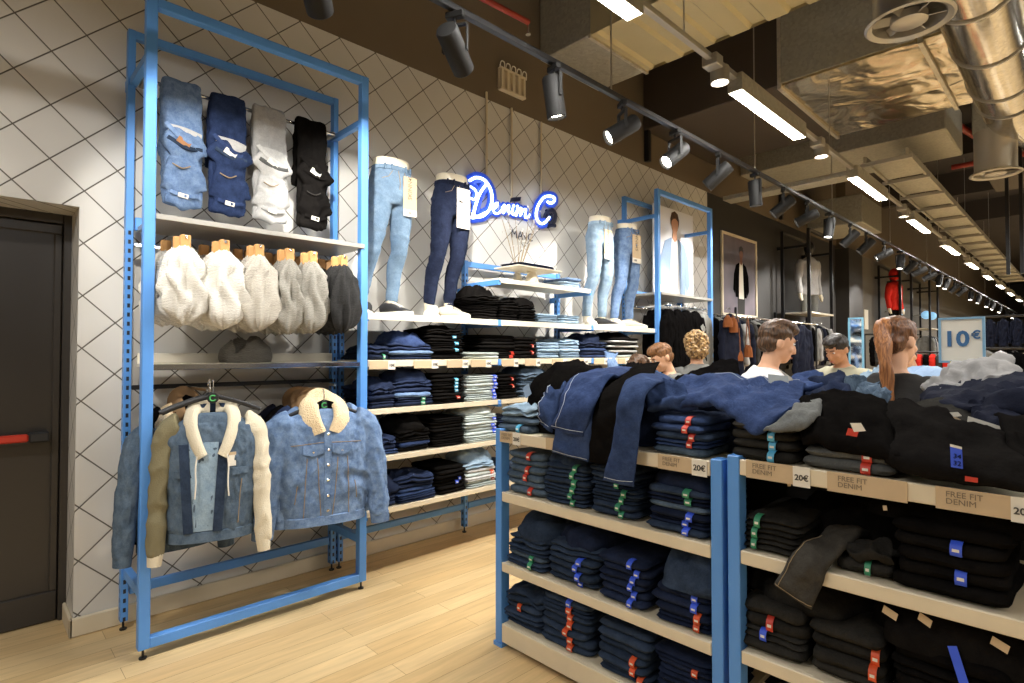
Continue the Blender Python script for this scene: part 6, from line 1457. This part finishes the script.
        tl = MB().tube(k, [(q*(1+.08*math.sin(i_*.9)), q*.85) for i_, q in enumerate(r_)], 26, up=(0, 1, .2))
        me = tl
        fin(me); mm = me.mesh('ponytail', hair_m, smooth=80); displace(mm, lambda p, n: .006*fold((p.x*2.2, p.y*2.2, p.z*.35), 16, 2)); link('ponytail', mm, t)
        fin(MB().lathe([(.020, -.008), (.025, 0), (.020, .008)], hd((0, .086, 1.686)), 14, 'y')).build('hair_tie', M['white_cloth'], t, smooth=60, world=False)
    return t
def pp(px, py, y): return aty(px, py, y).x
def on(px, y, H, py_top): return H
Bx = pp(742, 343, 3.15)
person('person in a white t-shirt with short brown hair, in profile behind the gondola', Bx, 3.15, 42, 1.69, M['white_cloth'], D['navy'], 'short', M['hair_brown'], 'skin', lean=16, head=(4, 0), sleeve=.6, arms=[[(-.18, .0, 1.38), (-.22, -.02, 1.12), (-.17, -.24, 1.04)], [(.18, .0, 1.38), (.23, .0, 1.12), (.15, -.22, 1.04)]])
person('person with a long copper ponytail in a black top, seen from behind', pp(891, 345, 3.0), 3.0, 86, 1.66, M['charcoal_cloth'], D['black'], 'ponytail', M['hair_copper'], 'skin', lean=4, head=(-12, 8), sleeve=.6, arms=[[(-.18, 0, 1.38), (-.22, -.04, 1.10), (-.14, -.26, 1.06)], [(.18, 0, 1.38), (.22, -.04, 1.10), (.14, -.26, 1.06)]])
person('person with curly blond hair in a grey jacket, back turned, before the poster rack', pp(698, 350, 4.35), 4.35, 128, 1.66, M['grey_cloth'], D['black'], 'curly', M['hair_blond'], 'skin', lean=6, head=(0, 6))
person('young person with short ginger hair looking down beside the curly-haired one', pp(677, 357, 4.15), 4.15, 236, 1.58, M['grey_cloth'], D['navy'], 'short', M['hair_ginger'], 'skin', lean=8, head=(0, 22))
person('person in a sage polo with dark hair, looking down at clothes further back', pp(848, 352, 5.2), 5.2, 262, 1.66, M['sage_cloth'], D['black'], 'short', M['hair_dark'], 'skin_tan', lean=12, head=(-14, 18), sleeve=.6, vox=.008)
person('stooping person with brown hair and black jacket behind the draped jeans', pp(606, 366, 3.75), 3.75, 70, 1.56, M['black_cloth'], D['black'], 'short', M['hair_brown'], 'skin', lean=26, head=(0, 20), vox=.008)
person('person in a light grey jacket bending over far racks, behind the ponytailed woman', pp(926, 352, 6.2), 6.2, 250, 1.64, M['lgrey_cloth'], M['beige_cloth'], 'short', M['hair_brown'], 'skin', lean=24, head=(0, 16), vox=.009)

# ================================================================== SIGN 10€
y_ = 2.90
a, b = aty(941, 320, y_), aty(983, 361, y_)
sgn = thing('price_sign', 'white 10€ board with pale blue frame standing on the gondola', 'price sign', ((a.x+b.x)/2, y_, 1.118))
MB().box(a.x, b.x, y_-.004, y_+.004, b.z, a.z).build('board', M['paper'], sgn)
fb = MB(); w_ = .0085
fb.box(a.x-w_, a.x, y_-.008, y_+.008, b.z-w_, a.z+w_); fb.box(b.x, b.x+w_, y_-.008, y_+.008, b.z-w_, a.z+w_); fb.box(a.x, b.x, y_-.008, y_+.008, a.z, a.z+w_); fb.box(a.x, b.x, y_-.008, y_+.008, b.z-w_, b.z)
fb.build('frame', plain('sign_frame', hexc(126, 168, 196), .4), sgn)
text('10', .086, (a.x+.006, y_-.006, lerp(b.z, a.z, .36)), (1, 0, 0), (0, 0, 1), M['print_blue'], sgn, 'price_print', .03); text('€', .045, (a.x+.098, y_-.006, lerp(b.z, a.z, .53)), (1, 0, 0), (0, 0, 1), M['print_blue'], sgn, 'price_print', .03)
for o in sgn.children:
    if o.name.startswith('price_print'):
        o.data = o.data.copy()
MB().tube([((a.x+b.x)/2, y_, 1.13), ((a.x+b.x)/2, y_, b.z)], .006, 8).box((a.x+b.x)/2-.06, (a.x+b.x)/2+.06, y_-.05, y_+.05, 1.119, 1.126).build('stand', M['grey_metal'], sgn)

# ================================================================== POSTERS
def figure(t, c, s, x, jacket, shirt, skinm, hairm, legs=None, arms=True):
    """a printed picture of a standing person: flat ink shapes on the sheet; c = (y,z) of the neck, s = scale"""
    def poly(pts, nm, m, k):
        mb = MB(); f = [V((x+.0006*k, c[0]+p[0]*s, c[1]+p[1]*s)) for p in pts]; bk = [q-V((.0005, 0, 0)) for q in f]; n = len(f)
        mb.v = f+bk; mb.f = [tuple(range(n)), tuple(range(2*n-1, n-1, -1))]+[(i, i+n, (i+1) % n+n, (i+1) % n) for i in range(n)]
        mb.build(nm, m, t)
    el = lambda cy, cz, a, b, n=20: [(cy+a*math.cos(2*PI*i/n), cz+b*math.sin(2*PI*i/n)) for i in range(n)]
    if legs: poly([(-.30, -1.2), (-.28, -2.2), (.26, -2.2), (.30, -1.2)], 'printed_legs', legs, 1)
    poly([(-.16, .0), (-.42, -.10), (-.50, -.55), (-.46, -1.25), (.46, -1.25), (.50, -.55), (.42, -.10), (.16, .0)], 'printed_jacket', jacket, 2)
    if arms:
        poly([(-.42, -.10), (-.60, -.45), (-.66, -1.0), (-.50, -1.15), (-.42, -.6)], 'printed_sleeve', jacket, 3); poly([(.42, -.10), (.62, -.45), (.66, -1.0), (.50, -1.2), (.42, -.6)], 'printed_sleeve', jacket, 3)
    poly([(-.12, .02), (-.17, -.5), (-.2, -1.3), (.22, -1.3), (.16, -.5), (.12, .02)], 'printed_shirt', shirt, 4)
    poly([(-.09, .22), (-.10, -.02), (0, -.09), (.10, -.02), (.09, .22)], 'printed_neck', skinm, 5)
    poly(el(0, .32, .15, .21), 'printed_face', skinm, 6)
    poly([(-.17, .25), (-.19, .42), (-.13, .56), (0, .61), (.13, .56), (.19, .42), (.17, .25), (.13, .40), (.04, .45), (-.06, .43), (-.13, .38)], 'printed_hair', hairm, 7)
t = thing('poster', 'bright poster of a person in a pale blue open shirt, standing on the rack shelf', 'poster', (-3.6, 6.33, 2.172))
MB().box(-3.62, -3.602, 5.85, 6.80, 2.172, 3.29).build('board', M['poster_white'], t)
figure(t, (6.33, 2.93), .56, -3.6, M['pale_blue_cloth'], M['poster_white'], M['skin_tan'], M['hair_brown'])
t = thing('poster', 'dark framed poster of a person in a black jacket and white shirt', 'poster', (WX, 8.57, 2.06))
fr = MB(); fr.box(WX, WX+.03, 7.95, 7.99, 2.06, 3.31); fr.box(WX, WX+.03, 9.15, 9.19, 2.06, 3.31); fr.box(WX, WX+.03, 7.99, 9.15, 3.27, 3.31); fr.box(WX, WX+.03, 7.99, 9.15, 2.06, 2.10)
fr.build('frame', M['skirting'], t, bevel=.003); MB().box(WX+.002, WX+.012, 7.99, 9.15, 2.10, 3.27).build('print_sheet', M['poster_backdrop'], t)
figure(t, (8.62, 2.90), .43, WX+.0135, M['black_cloth'], M['paper'], M['leather_brown'], M['hair_dark'], M['charcoal_cloth'])

# ================================================================== CLOTHES FURTHER BACK
def simple_garment(seed):
    mb = MB(); n = 18
    prof = [(0, .21, .045), (.25, .215, .05), (.5, .22, .05), (.62, .20, .042), (.68, .12, .035), (.71, .05, .03)]
    mb.loft([[V((w_*math.copysign(abs(math.cos(2*PI*j/n))**.8, math.cos(2*PI*j/n))*(1+.06*wob((j, z*3, 0), 1, seed)), d_*math.sin(2*PI*j/n)*(1+.3*wob((math.cos(2*PI*j/n)*3, z*2, 0), 2, seed)), z)) for j in range(n)] for z, w_, d_ in prof])
    for s in (-1, 1): mb.tube([(s*.17, 0, .63), (s*.225, -.005, .5), (s*.25, -.01, .3), (s*.26, -.015, .08)], [(.06, .045), (.058, .042), (.05, .04), (.042, .034)], 12, up=(0, 1, 0))
    return remesh(mb, .02, 'hanging_garment', M['black_cloth'], 2, .5, lambda p, n_: .01*fold(p, 8, seed))
GM = [simple_garment(s) for s in range(3)]
hk = MB().tube(bez([(0, 0, .69), (0, 0, .75), (0, .02, .775), (0, .04, .755)], 3), .004, 6).mesh('hook', M['chrome'])
def hang(label, loc, rz, mat, sc=(1, 1, 1), group=None, hook=True, name='hanging_jacket', cat='jacket'):
    o = link(name, rnd.choice(GM)); setmat(o, mat); o.location = loc; o.rotation_euler = (0, 0, rz); o.scale = sc; tag(o, label, cat, group)
    if hook: link('hook', hk, o)
    return o
mats2 = [('black', 'black_cloth'), ('charcoal', 'charcoal_cloth'), ('grey', 'grey_cloth'), ('navy', 'navy_cloth'), ('light grey', 'lgrey_cloth')]
# poster rack garments, hung facing out on arms
pr = ['black_cloth', 'black_cloth', 'black_cloth', 'black_cloth', 'grey_cloth']
cnt = {}
for i, y in enumerate((5.55, 5.75, 5.95, 6.15, 6.35)):
    for k in range(3):
        m_ = pr[i]; nm_ = 'grey' if m_ == 'grey_cloth' else 'black'
        hang(f'{nm_} jacket, {["front","middle","rear"][k]} of the {ORD[i]} arm under the poster rack shelf', (-3.24-.1*k, y, 1.26), R90+rnd.uniform(-.15, .15), M[m_], (.62, 1.1, 1.03), 'jackets under the poster')
t = thing('hanging_rail', 'long chrome hanging rail along the black wall below the dark poster', 'clothes rail', (-3.45, 8.4, 0))
MB().tube([(-3.45, 6.75, 2.0), (-3.45, 10.0, 2.0)], .014, 8).build('bar', M['chrome'], t)
for y in (6.8, 8.4, 9.95): MB().box(-3.77, -3.44, y-.012, y+.012, 1.985, 2.01).build('arm', M['black_metal'], t); MB().box(-3.775, -3.745, y-.02, y+.02, .05, 2.2).build('upright', M['black_metal'], t)
for k in range(20):
    nm_, m_ = [mats2[0], mats2[2], mats2[1], mats2[0], mats2[4], mats2[3], mats2[1]][k % 7]
    hang(f'{nm_} jacket, {ORD[k] if k < 13 else ["fourteenth","fifteenth","sixteenth","seventeenth","eighteenth","nineteenth","twentieth"][k-13]} along the black wall rail from the poster rack', (-3.40, 6.86+.158*k, 1.255), rnd.uniform(-.25, .25), M[m_], (.85, 1, 1), 'jackets on the black wall rail')
for k in range(8):
    nm_, m_ = mats2[(k*2) % 5]
    hang(f'{nm_} jacket, {ORD[k]} under the white shelf of the black display frame', (-3.42, 10.2+.14*k, 1.29), rnd.uniform(-.2, .2), M[m_], (.8, 1, 1), 'jackets under the black frame')
# low second row on the black wall
t = thing('hanging_rail', 'low chrome rail near the floor along the black wall', 'clothes rail', (-3.4, 9.0, 0))
MB().tube([(-3.42, 6.75, 1.02), (-3.42, 13.2, 1.02)], .014, 8).build('bar', M['chrome'], t)
for y in (6.8, 9.0, 11.2, 13.1): MB().box(-3.77, -3.41, y-.012, y+.012, 1.005, 1.03).build('arm', M['black_metal'], t)
p = atx(724, 345, -3.12)
hang('dark blue jacket facing out beside the blue poster rack post', (-3.02, p.y-.05, 1.12), R90-.3, M['navy_cloth'], (.62, 1.2, 1.2))
hang('navy jacket facing out just past the boy in white', (-3.0, atx(802, 350, -3.0).y, 1.10), R90-.3, M['navy_cloth'], (.75, 1.1, 1.15))
rk = thing('garment_stand', 'low chrome garment stand before the black wall rail', 'garment stand', (-3.0, 7.2, 0))
MB().tube([(-3.0, 6.75, 1.95), (-3.0, 9.6, 1.95)], .012, 8).build('bar', M['chrome'], rk)
for y in (6.78, 9.57): MB().tube([(-3.0, y, .02), (-3.0, y, 1.95)], .014, 8).box(-3.2, -2.8, y-.02, y+.02, .0, .03).build('leg', M['black_metal'], rk)
for i, (px, py, l, h_) in enumerate([(733, 326, 'rust brown item hanging by the dark poster', .26), (728, 322, 'second rust brown item tucked by the poster rack post', .2), (748, 352, 'rust brown item low behind the boy in white', .22), (738, 356, 'small rust brown item near the curly-haired person', .2)]):
    q = atx(px, py, -2.96)
    t = thing('brown_item', l, 'item', (-2.96, q.y, q.z))  # stand-in pouch shapes for brown objects of unclear kind
    h_ *= .6; o = lump((0, 0, 0), .055, .04, h_, 60+i, .6, .2); o.xf(Matrix.Translation((0, 0, -h_/2))); o.build('pouch', M['rust_cloth'], t, smooth=70, world=False)
    MB().tube(bez([(-.03, 0, h_*.3), (0, 0, 1.95-q.z), (.03, 0, h_*.3)], 5), .006, 6).build('strap', M['leather_brown'], t, smooth=60, world=False)
# suited torso on the black display frame
def torso_form(label, loc, rz, jm_, legm, hood=False, gloves=None):
    t = thing('mannequin_torso', label, 'mannequin', loc, rz)
    MB().tube([(0, 0, 0), (0, 0, .35)], .02, 10).lathe([(.12, 0), (.12, .012), (.02, .02)], (0, 0, 0), 20).build('stand', M['grey_metal'], t, world=False)
    o = link('jacket', simple_form, t); setmat(o, jm_)
    for s in (-1, 1): MB().tube([(s*.255, -.02, .36), (s*.262, -.04, .28), (s*.25, -.06, .22)], [.03, .034, .018], 10).build('hand', gloves or M['mannequin_white'], t, smooth=60, world=False)
    if hood: MB().ball((0, .0, 1.16), .11, .12, .15).build('hood', jm_, t, smooth=80, world=False)
    else:
        MB().tube([(0, 0, .98), (0, 0, 1.06)], .05, 12).build('neck', M['black_plastic'], t, smooth=50, world=False); MB().ball((0, -.01, 1.17), .078, .095, .12).build('head', M['black_plastic'], t, smooth=80, world=False)
    lo = MB()
    for s in (-1, 1): lo.tube([(s*.09, 0, .42), (s*.1, -.01, .2), (s*.1, 0, .02)], [.095, .08, .065], 14)
    link('trousers', remesh(lo, .014, 'trousers', legm, 3, .5), t)
    return t
mb = MB(); mb.loft([[V((w_*math.copysign(abs(math.cos(2*PI*j/24))**.8, math.cos(2*PI*j/24)), d_*math.sin(2*PI*j/24), z)) for j in range(24)] for z, w_, d_ in [(.32, .19, .13), (.45, .175, .12), (.6, .165, .11), (.8, .205, .125), (.92, .20, .11), (.98, .10, .07), (1.0, .06, .06)]])
for s in (-1, 1): mb.tube([(s*.17, 0, .92), (s*.215, .01, .86), (s*.245, .02, .62), (s*.25, -.02, .34)], [.07, .07, .058, .045], 14)
simple_form = remesh(mb, .014, 'jacket', M['grey_cloth'], 4, .5, lambda p, n: .005*fold(p, 7, 3))
q = atx(800, 300, -3.47)
torso_form('headed torso in a light grey suit jacket on the black display frame', (-3.47, 10.72, 2.201), R90-.35, M['lgrey_cloth'], M['grey_cloth'])
# frames on the grey wall
for k, (dy, lb) in enumerate([(5.55, 'first black display frame on the far grey wall, holding a red hooded outfit'), (9.0, 'second black display frame on the far grey wall')]):
    c = copy_tree(rack3, lb); c.location = rack3.location+V((.18, dy, -.42 if 0 else 0))
torso_form('torso in a red hooded jacket with black trousers on the far grey wall', (-3.22, 15.75, 2.201), R90-.3, M['red_cloth'], M['black_cloth'], True)
for fr_i, (y0, n_, l) in enumerate([(15.7, 8, 'first far frame'), (19.2, 8, 'second far frame')]):
    for k in range(n_):
        nm_, m_ = mats2[(k+fr_i*2) % 5]
        hang(f'{nm_} jacket, {ORD[k]} under the {l} on the grey wall', (-3.2, y0+.14*k, 1.28), rnd.uniform(-.2, .2), M[m_], (.8, 1, 1), 'jackets under the far frames', hook=False)
# mid-floor rails seen past the man in sage
def rail(label, x0, x1, y, z, n, mats, lab, sc=(.62, .9, .62), rz=0, group=None):
    t = thing('clothes_rail', label, 'clothes rail', ((x0+x1)/2, y, 0))
    MB().tube([(x0, y, z), (x1, y, z)], .014, 8).build('bar', M['black_metal'], t)
    for x in (x0, x1): MB().tube([(x, y, .01), (x, y, z)], .016, 8).box(x-.02, x+.02, y-.25, y+.25, .0, .03).build('leg', M['black_metal'], t)
    for k in range(n):
        m_ = mats[k % len(mats)]; x = lerp(x0+.1, x1-.1, (k+.5)/n)
        hang(f'{ORD[k]} {lab}', (x, y, z-.775*sc[2]), rz+rnd.uniform(-.1, .1), M[m_], sc, group)
rail('black rail of small dark garments behind the sage polo', -2.35, -1.75, 9.6, 1.78, 7, ['black_cloth', 'charcoal_cloth', 'red_cloth', 'black_cloth'], 'small garment on the rail behind the sage polo', (.5, .9, .6), R90, 'small garments behind the sage polo')
rail('black rail of red and dark garments beyond the ponytailed woman', -2.1, -1.2, 11.2, 1.52, 8, ['red_cloth', 'black_cloth', 'red_cloth', 'charcoal_cloth'], 'garment on the low red rail beyond the woman', (.5, .9, .55), R90, 'garments on the low red rail')
rail('long black rail of navy underwear tops past the 10€ sign', -1.02, .4, 9.0, 1.95, 10, ['navy_cloth'], 'navy top on the long rail past the 10€ sign', (.22, .8, .48), 0, 'navy tops past the 10€ sign')
rail('low black rail of grey tops under the navy ones', -1.02, .4, 8.7, 1.56, 10, ['grey_cloth', 'white_cloth', 'charcoal_cloth', 'beige_cloth'], 'top on the low rail under the navy ones', (.24, .8, .42), 0, 'tops under the navy ones')
# mirror sign with pale blue frame
q = aty(856, 331, 8.6); t = thing('standing_mirror', 'narrow standing mirror with a pale blue frame behind the sage polo', 'mirror', (q.x, 8.6, 0))
fb = MB(); fb.box(q.x-.09, q.x-.07, 8.58, 8.62, .0, 1.98); fb.box(q.x+.07, q.x+.09, 8.58, 8.62, .0, 1.98); fb.box(q.x-.07, q.x+.07, 8.58, 8.62, 1.96, 1.98); fb.box(q.x-.07, q.x+.07, 8.58, 8.62, .1, .12)
fb.build('frame', plain('mirror_frame', hexc(120, 176, 208), .4), t); MB().box(q.x-.07, q.x+.07, 8.595, 8.605, .12, 1.96).build('glass', plain('mirror_glass', (.7, .75, .8), .05, 1), t); 
# tables of folded clothes between gondola and wall
def table(label, x0, x1, y0, y1, h):
    t = thing('display_table', label, 'table', ((x0+x1)/2, (y0+y1)/2, 0))
    MB().box(x0, x1, y0, y1, h-.03, h).build('top', M['white_metal'], t, bevel=.004)
    for x in (x0+.03, x1-.03):
        for y in (y0+.03, y1-.03): MB().box(x-.02, x+.02, y-.02, y+.02, 0, h-.03).build('leg', M['blue_paint'], t)
table('low table of pale folded clothes beyond the ponytailed woman', -1.05, .2, 3.95, 4.75, 1.1)
for i, (x, y, m_, l) in enumerate([(-.92, 4.2, D['light'], 'pale blue jeans heap on the table, first past the ponytailed woman'), (-.70, 4.35, M['pale_blue_cloth'], 'pale blue shirt heap on the table behind the 10€ sign'), (-.48, 4.2, D['light'], 'light denim heap on the table right behind the 10€ sign'.replace('right behind', 'just behind')), (-.2, 4.3, M['white_cloth'], 'white shirt heap on the table past the 10€ sign'), (-.85, 4.55, M['beige_cloth'], 'beige trousers heap at the rear of the pale table')]):
    heap('crumpled_clothes', l, (x, y, 1.101), .16, .2, .26, m_, 70+i, i, .25, cat='clothes')
heap('crumpled_shirt', 'pale blue shirt with a yellow print beneath the 10€ sign', (aty(952, 364, 2.84).x+.02, 2.86, 1.119), .11, .05, .29, M['pale_blue_cloth'], 81, 0, .12, cat='shirt')
q = aty(957, 363, 2.80); tag(MB().obox(q, (.022, 0, .002), (0, .004, 0), (0, 0, .008)).build('yellow_print', plain('yellow', hexc(222, 190, 60), .7)), 'yellow printed patch on the pale blue shirt under the 10€ sign', 'print')
# small wall notices
q = atx(861, 306, -3.6); tag(MB().box(-3.6, -3.585, 14.7, 15.0, 2.05, 2.5).build('wall_notice', M['paper']), 'small white notice on the grey wall before the far frames', 'notice')
for i, (px, py) in enumerate([(899, 311), (932, 316), (926, 315)]):
    q = atx(px, py, -3.3); t = thing('globe_light', f'small pale blue glowing globe on the far grey wall, {ORD[i]} of three', 'lamp', tuple(q))
    MB().ball(q, .12, n=14, m=9).build('globe', M['blue_glow'], t, smooth=80); MB().tube([q+V((-.3, 0, 0)), q], .02, 8).build('arm', M['grey_metal'], t)
for i, (px, y) in enumerate([(1007, 10), (1021, 10)]):
    q = aty(px, 200, y); tag(MB().box(q.x-.02, q.x+.02, y-.02, y+.02, 2.55, 5.7).build('hanger_pole', M['black_metal']), f'{["thin","second thin"][i]} black pole hanging from the ceiling at the far end', 'pole')
    
# ================================================================== LIGHT
def can_light(y, phi, pit, e, size=58):
    d = V((math.sin(math.radians(pit))*math.cos(math.radians(phi)), math.sin(math.radians(pit))*math.sin(math.radians(phi)), -math.cos(math.radians(pit))))
    c = V((TX, y, TZ-.20))+d*.135
    return spot_light(c, c+d, e, size, r=.035)
for i, (y, lit, phi, pit) in enumerate(SP):
    if i < 17: can_light(y, phi, pit, SPE.get(i, 110))
for y, phi, pit, e in [(.3, 150, 58, 75), (-.5, 120, 50, 60)]: can_light(y, phi, pit, e)
for (y, L) in RECT:
    area_light((LX, y+L/2, LZ-.015), .09, L-.03, 48 if y < 20 else 65)
for y in DN: spot_light((LX, y, LZ-.06), (LX, y, 0), 60, 80)
for y in (-3.9, -1.5): area_light((LX, y+.6, LZ-.015), .09, 1.3, 38)
for x in (1.6, 5.0):
    for y in (-3.4, -.8, 1.8, 4.4, 7, 9.8, 12.7, 15.5, 19, 23, 28):
        area_light((x, y+.6, LZ-.015), .09, 1.3, 18 if y < 1 else 50)
        area_light((x, y+.6, LZ+.12), .09, 1.3, 24, rot=(PI, 0, 0))  # upward fill added to brighten the ceiling, no such fixture seen
wld = bpy.data.worlds.new('world'); S.world = wld; wld.use_nodes = True
wld.node_tree.nodes['Background'].inputs[0].default_value = (1, .95, .88, 1); wld.node_tree.nodes['Background'].inputs[1].default_value = .05
S.view_settings.view_transform = 'Standard'; S.view_settings.look = 'None'; S.view_settings.gamma = 1; S.view_settings.use_curve_mapping = False
S.view_settings.exposure = 0.32
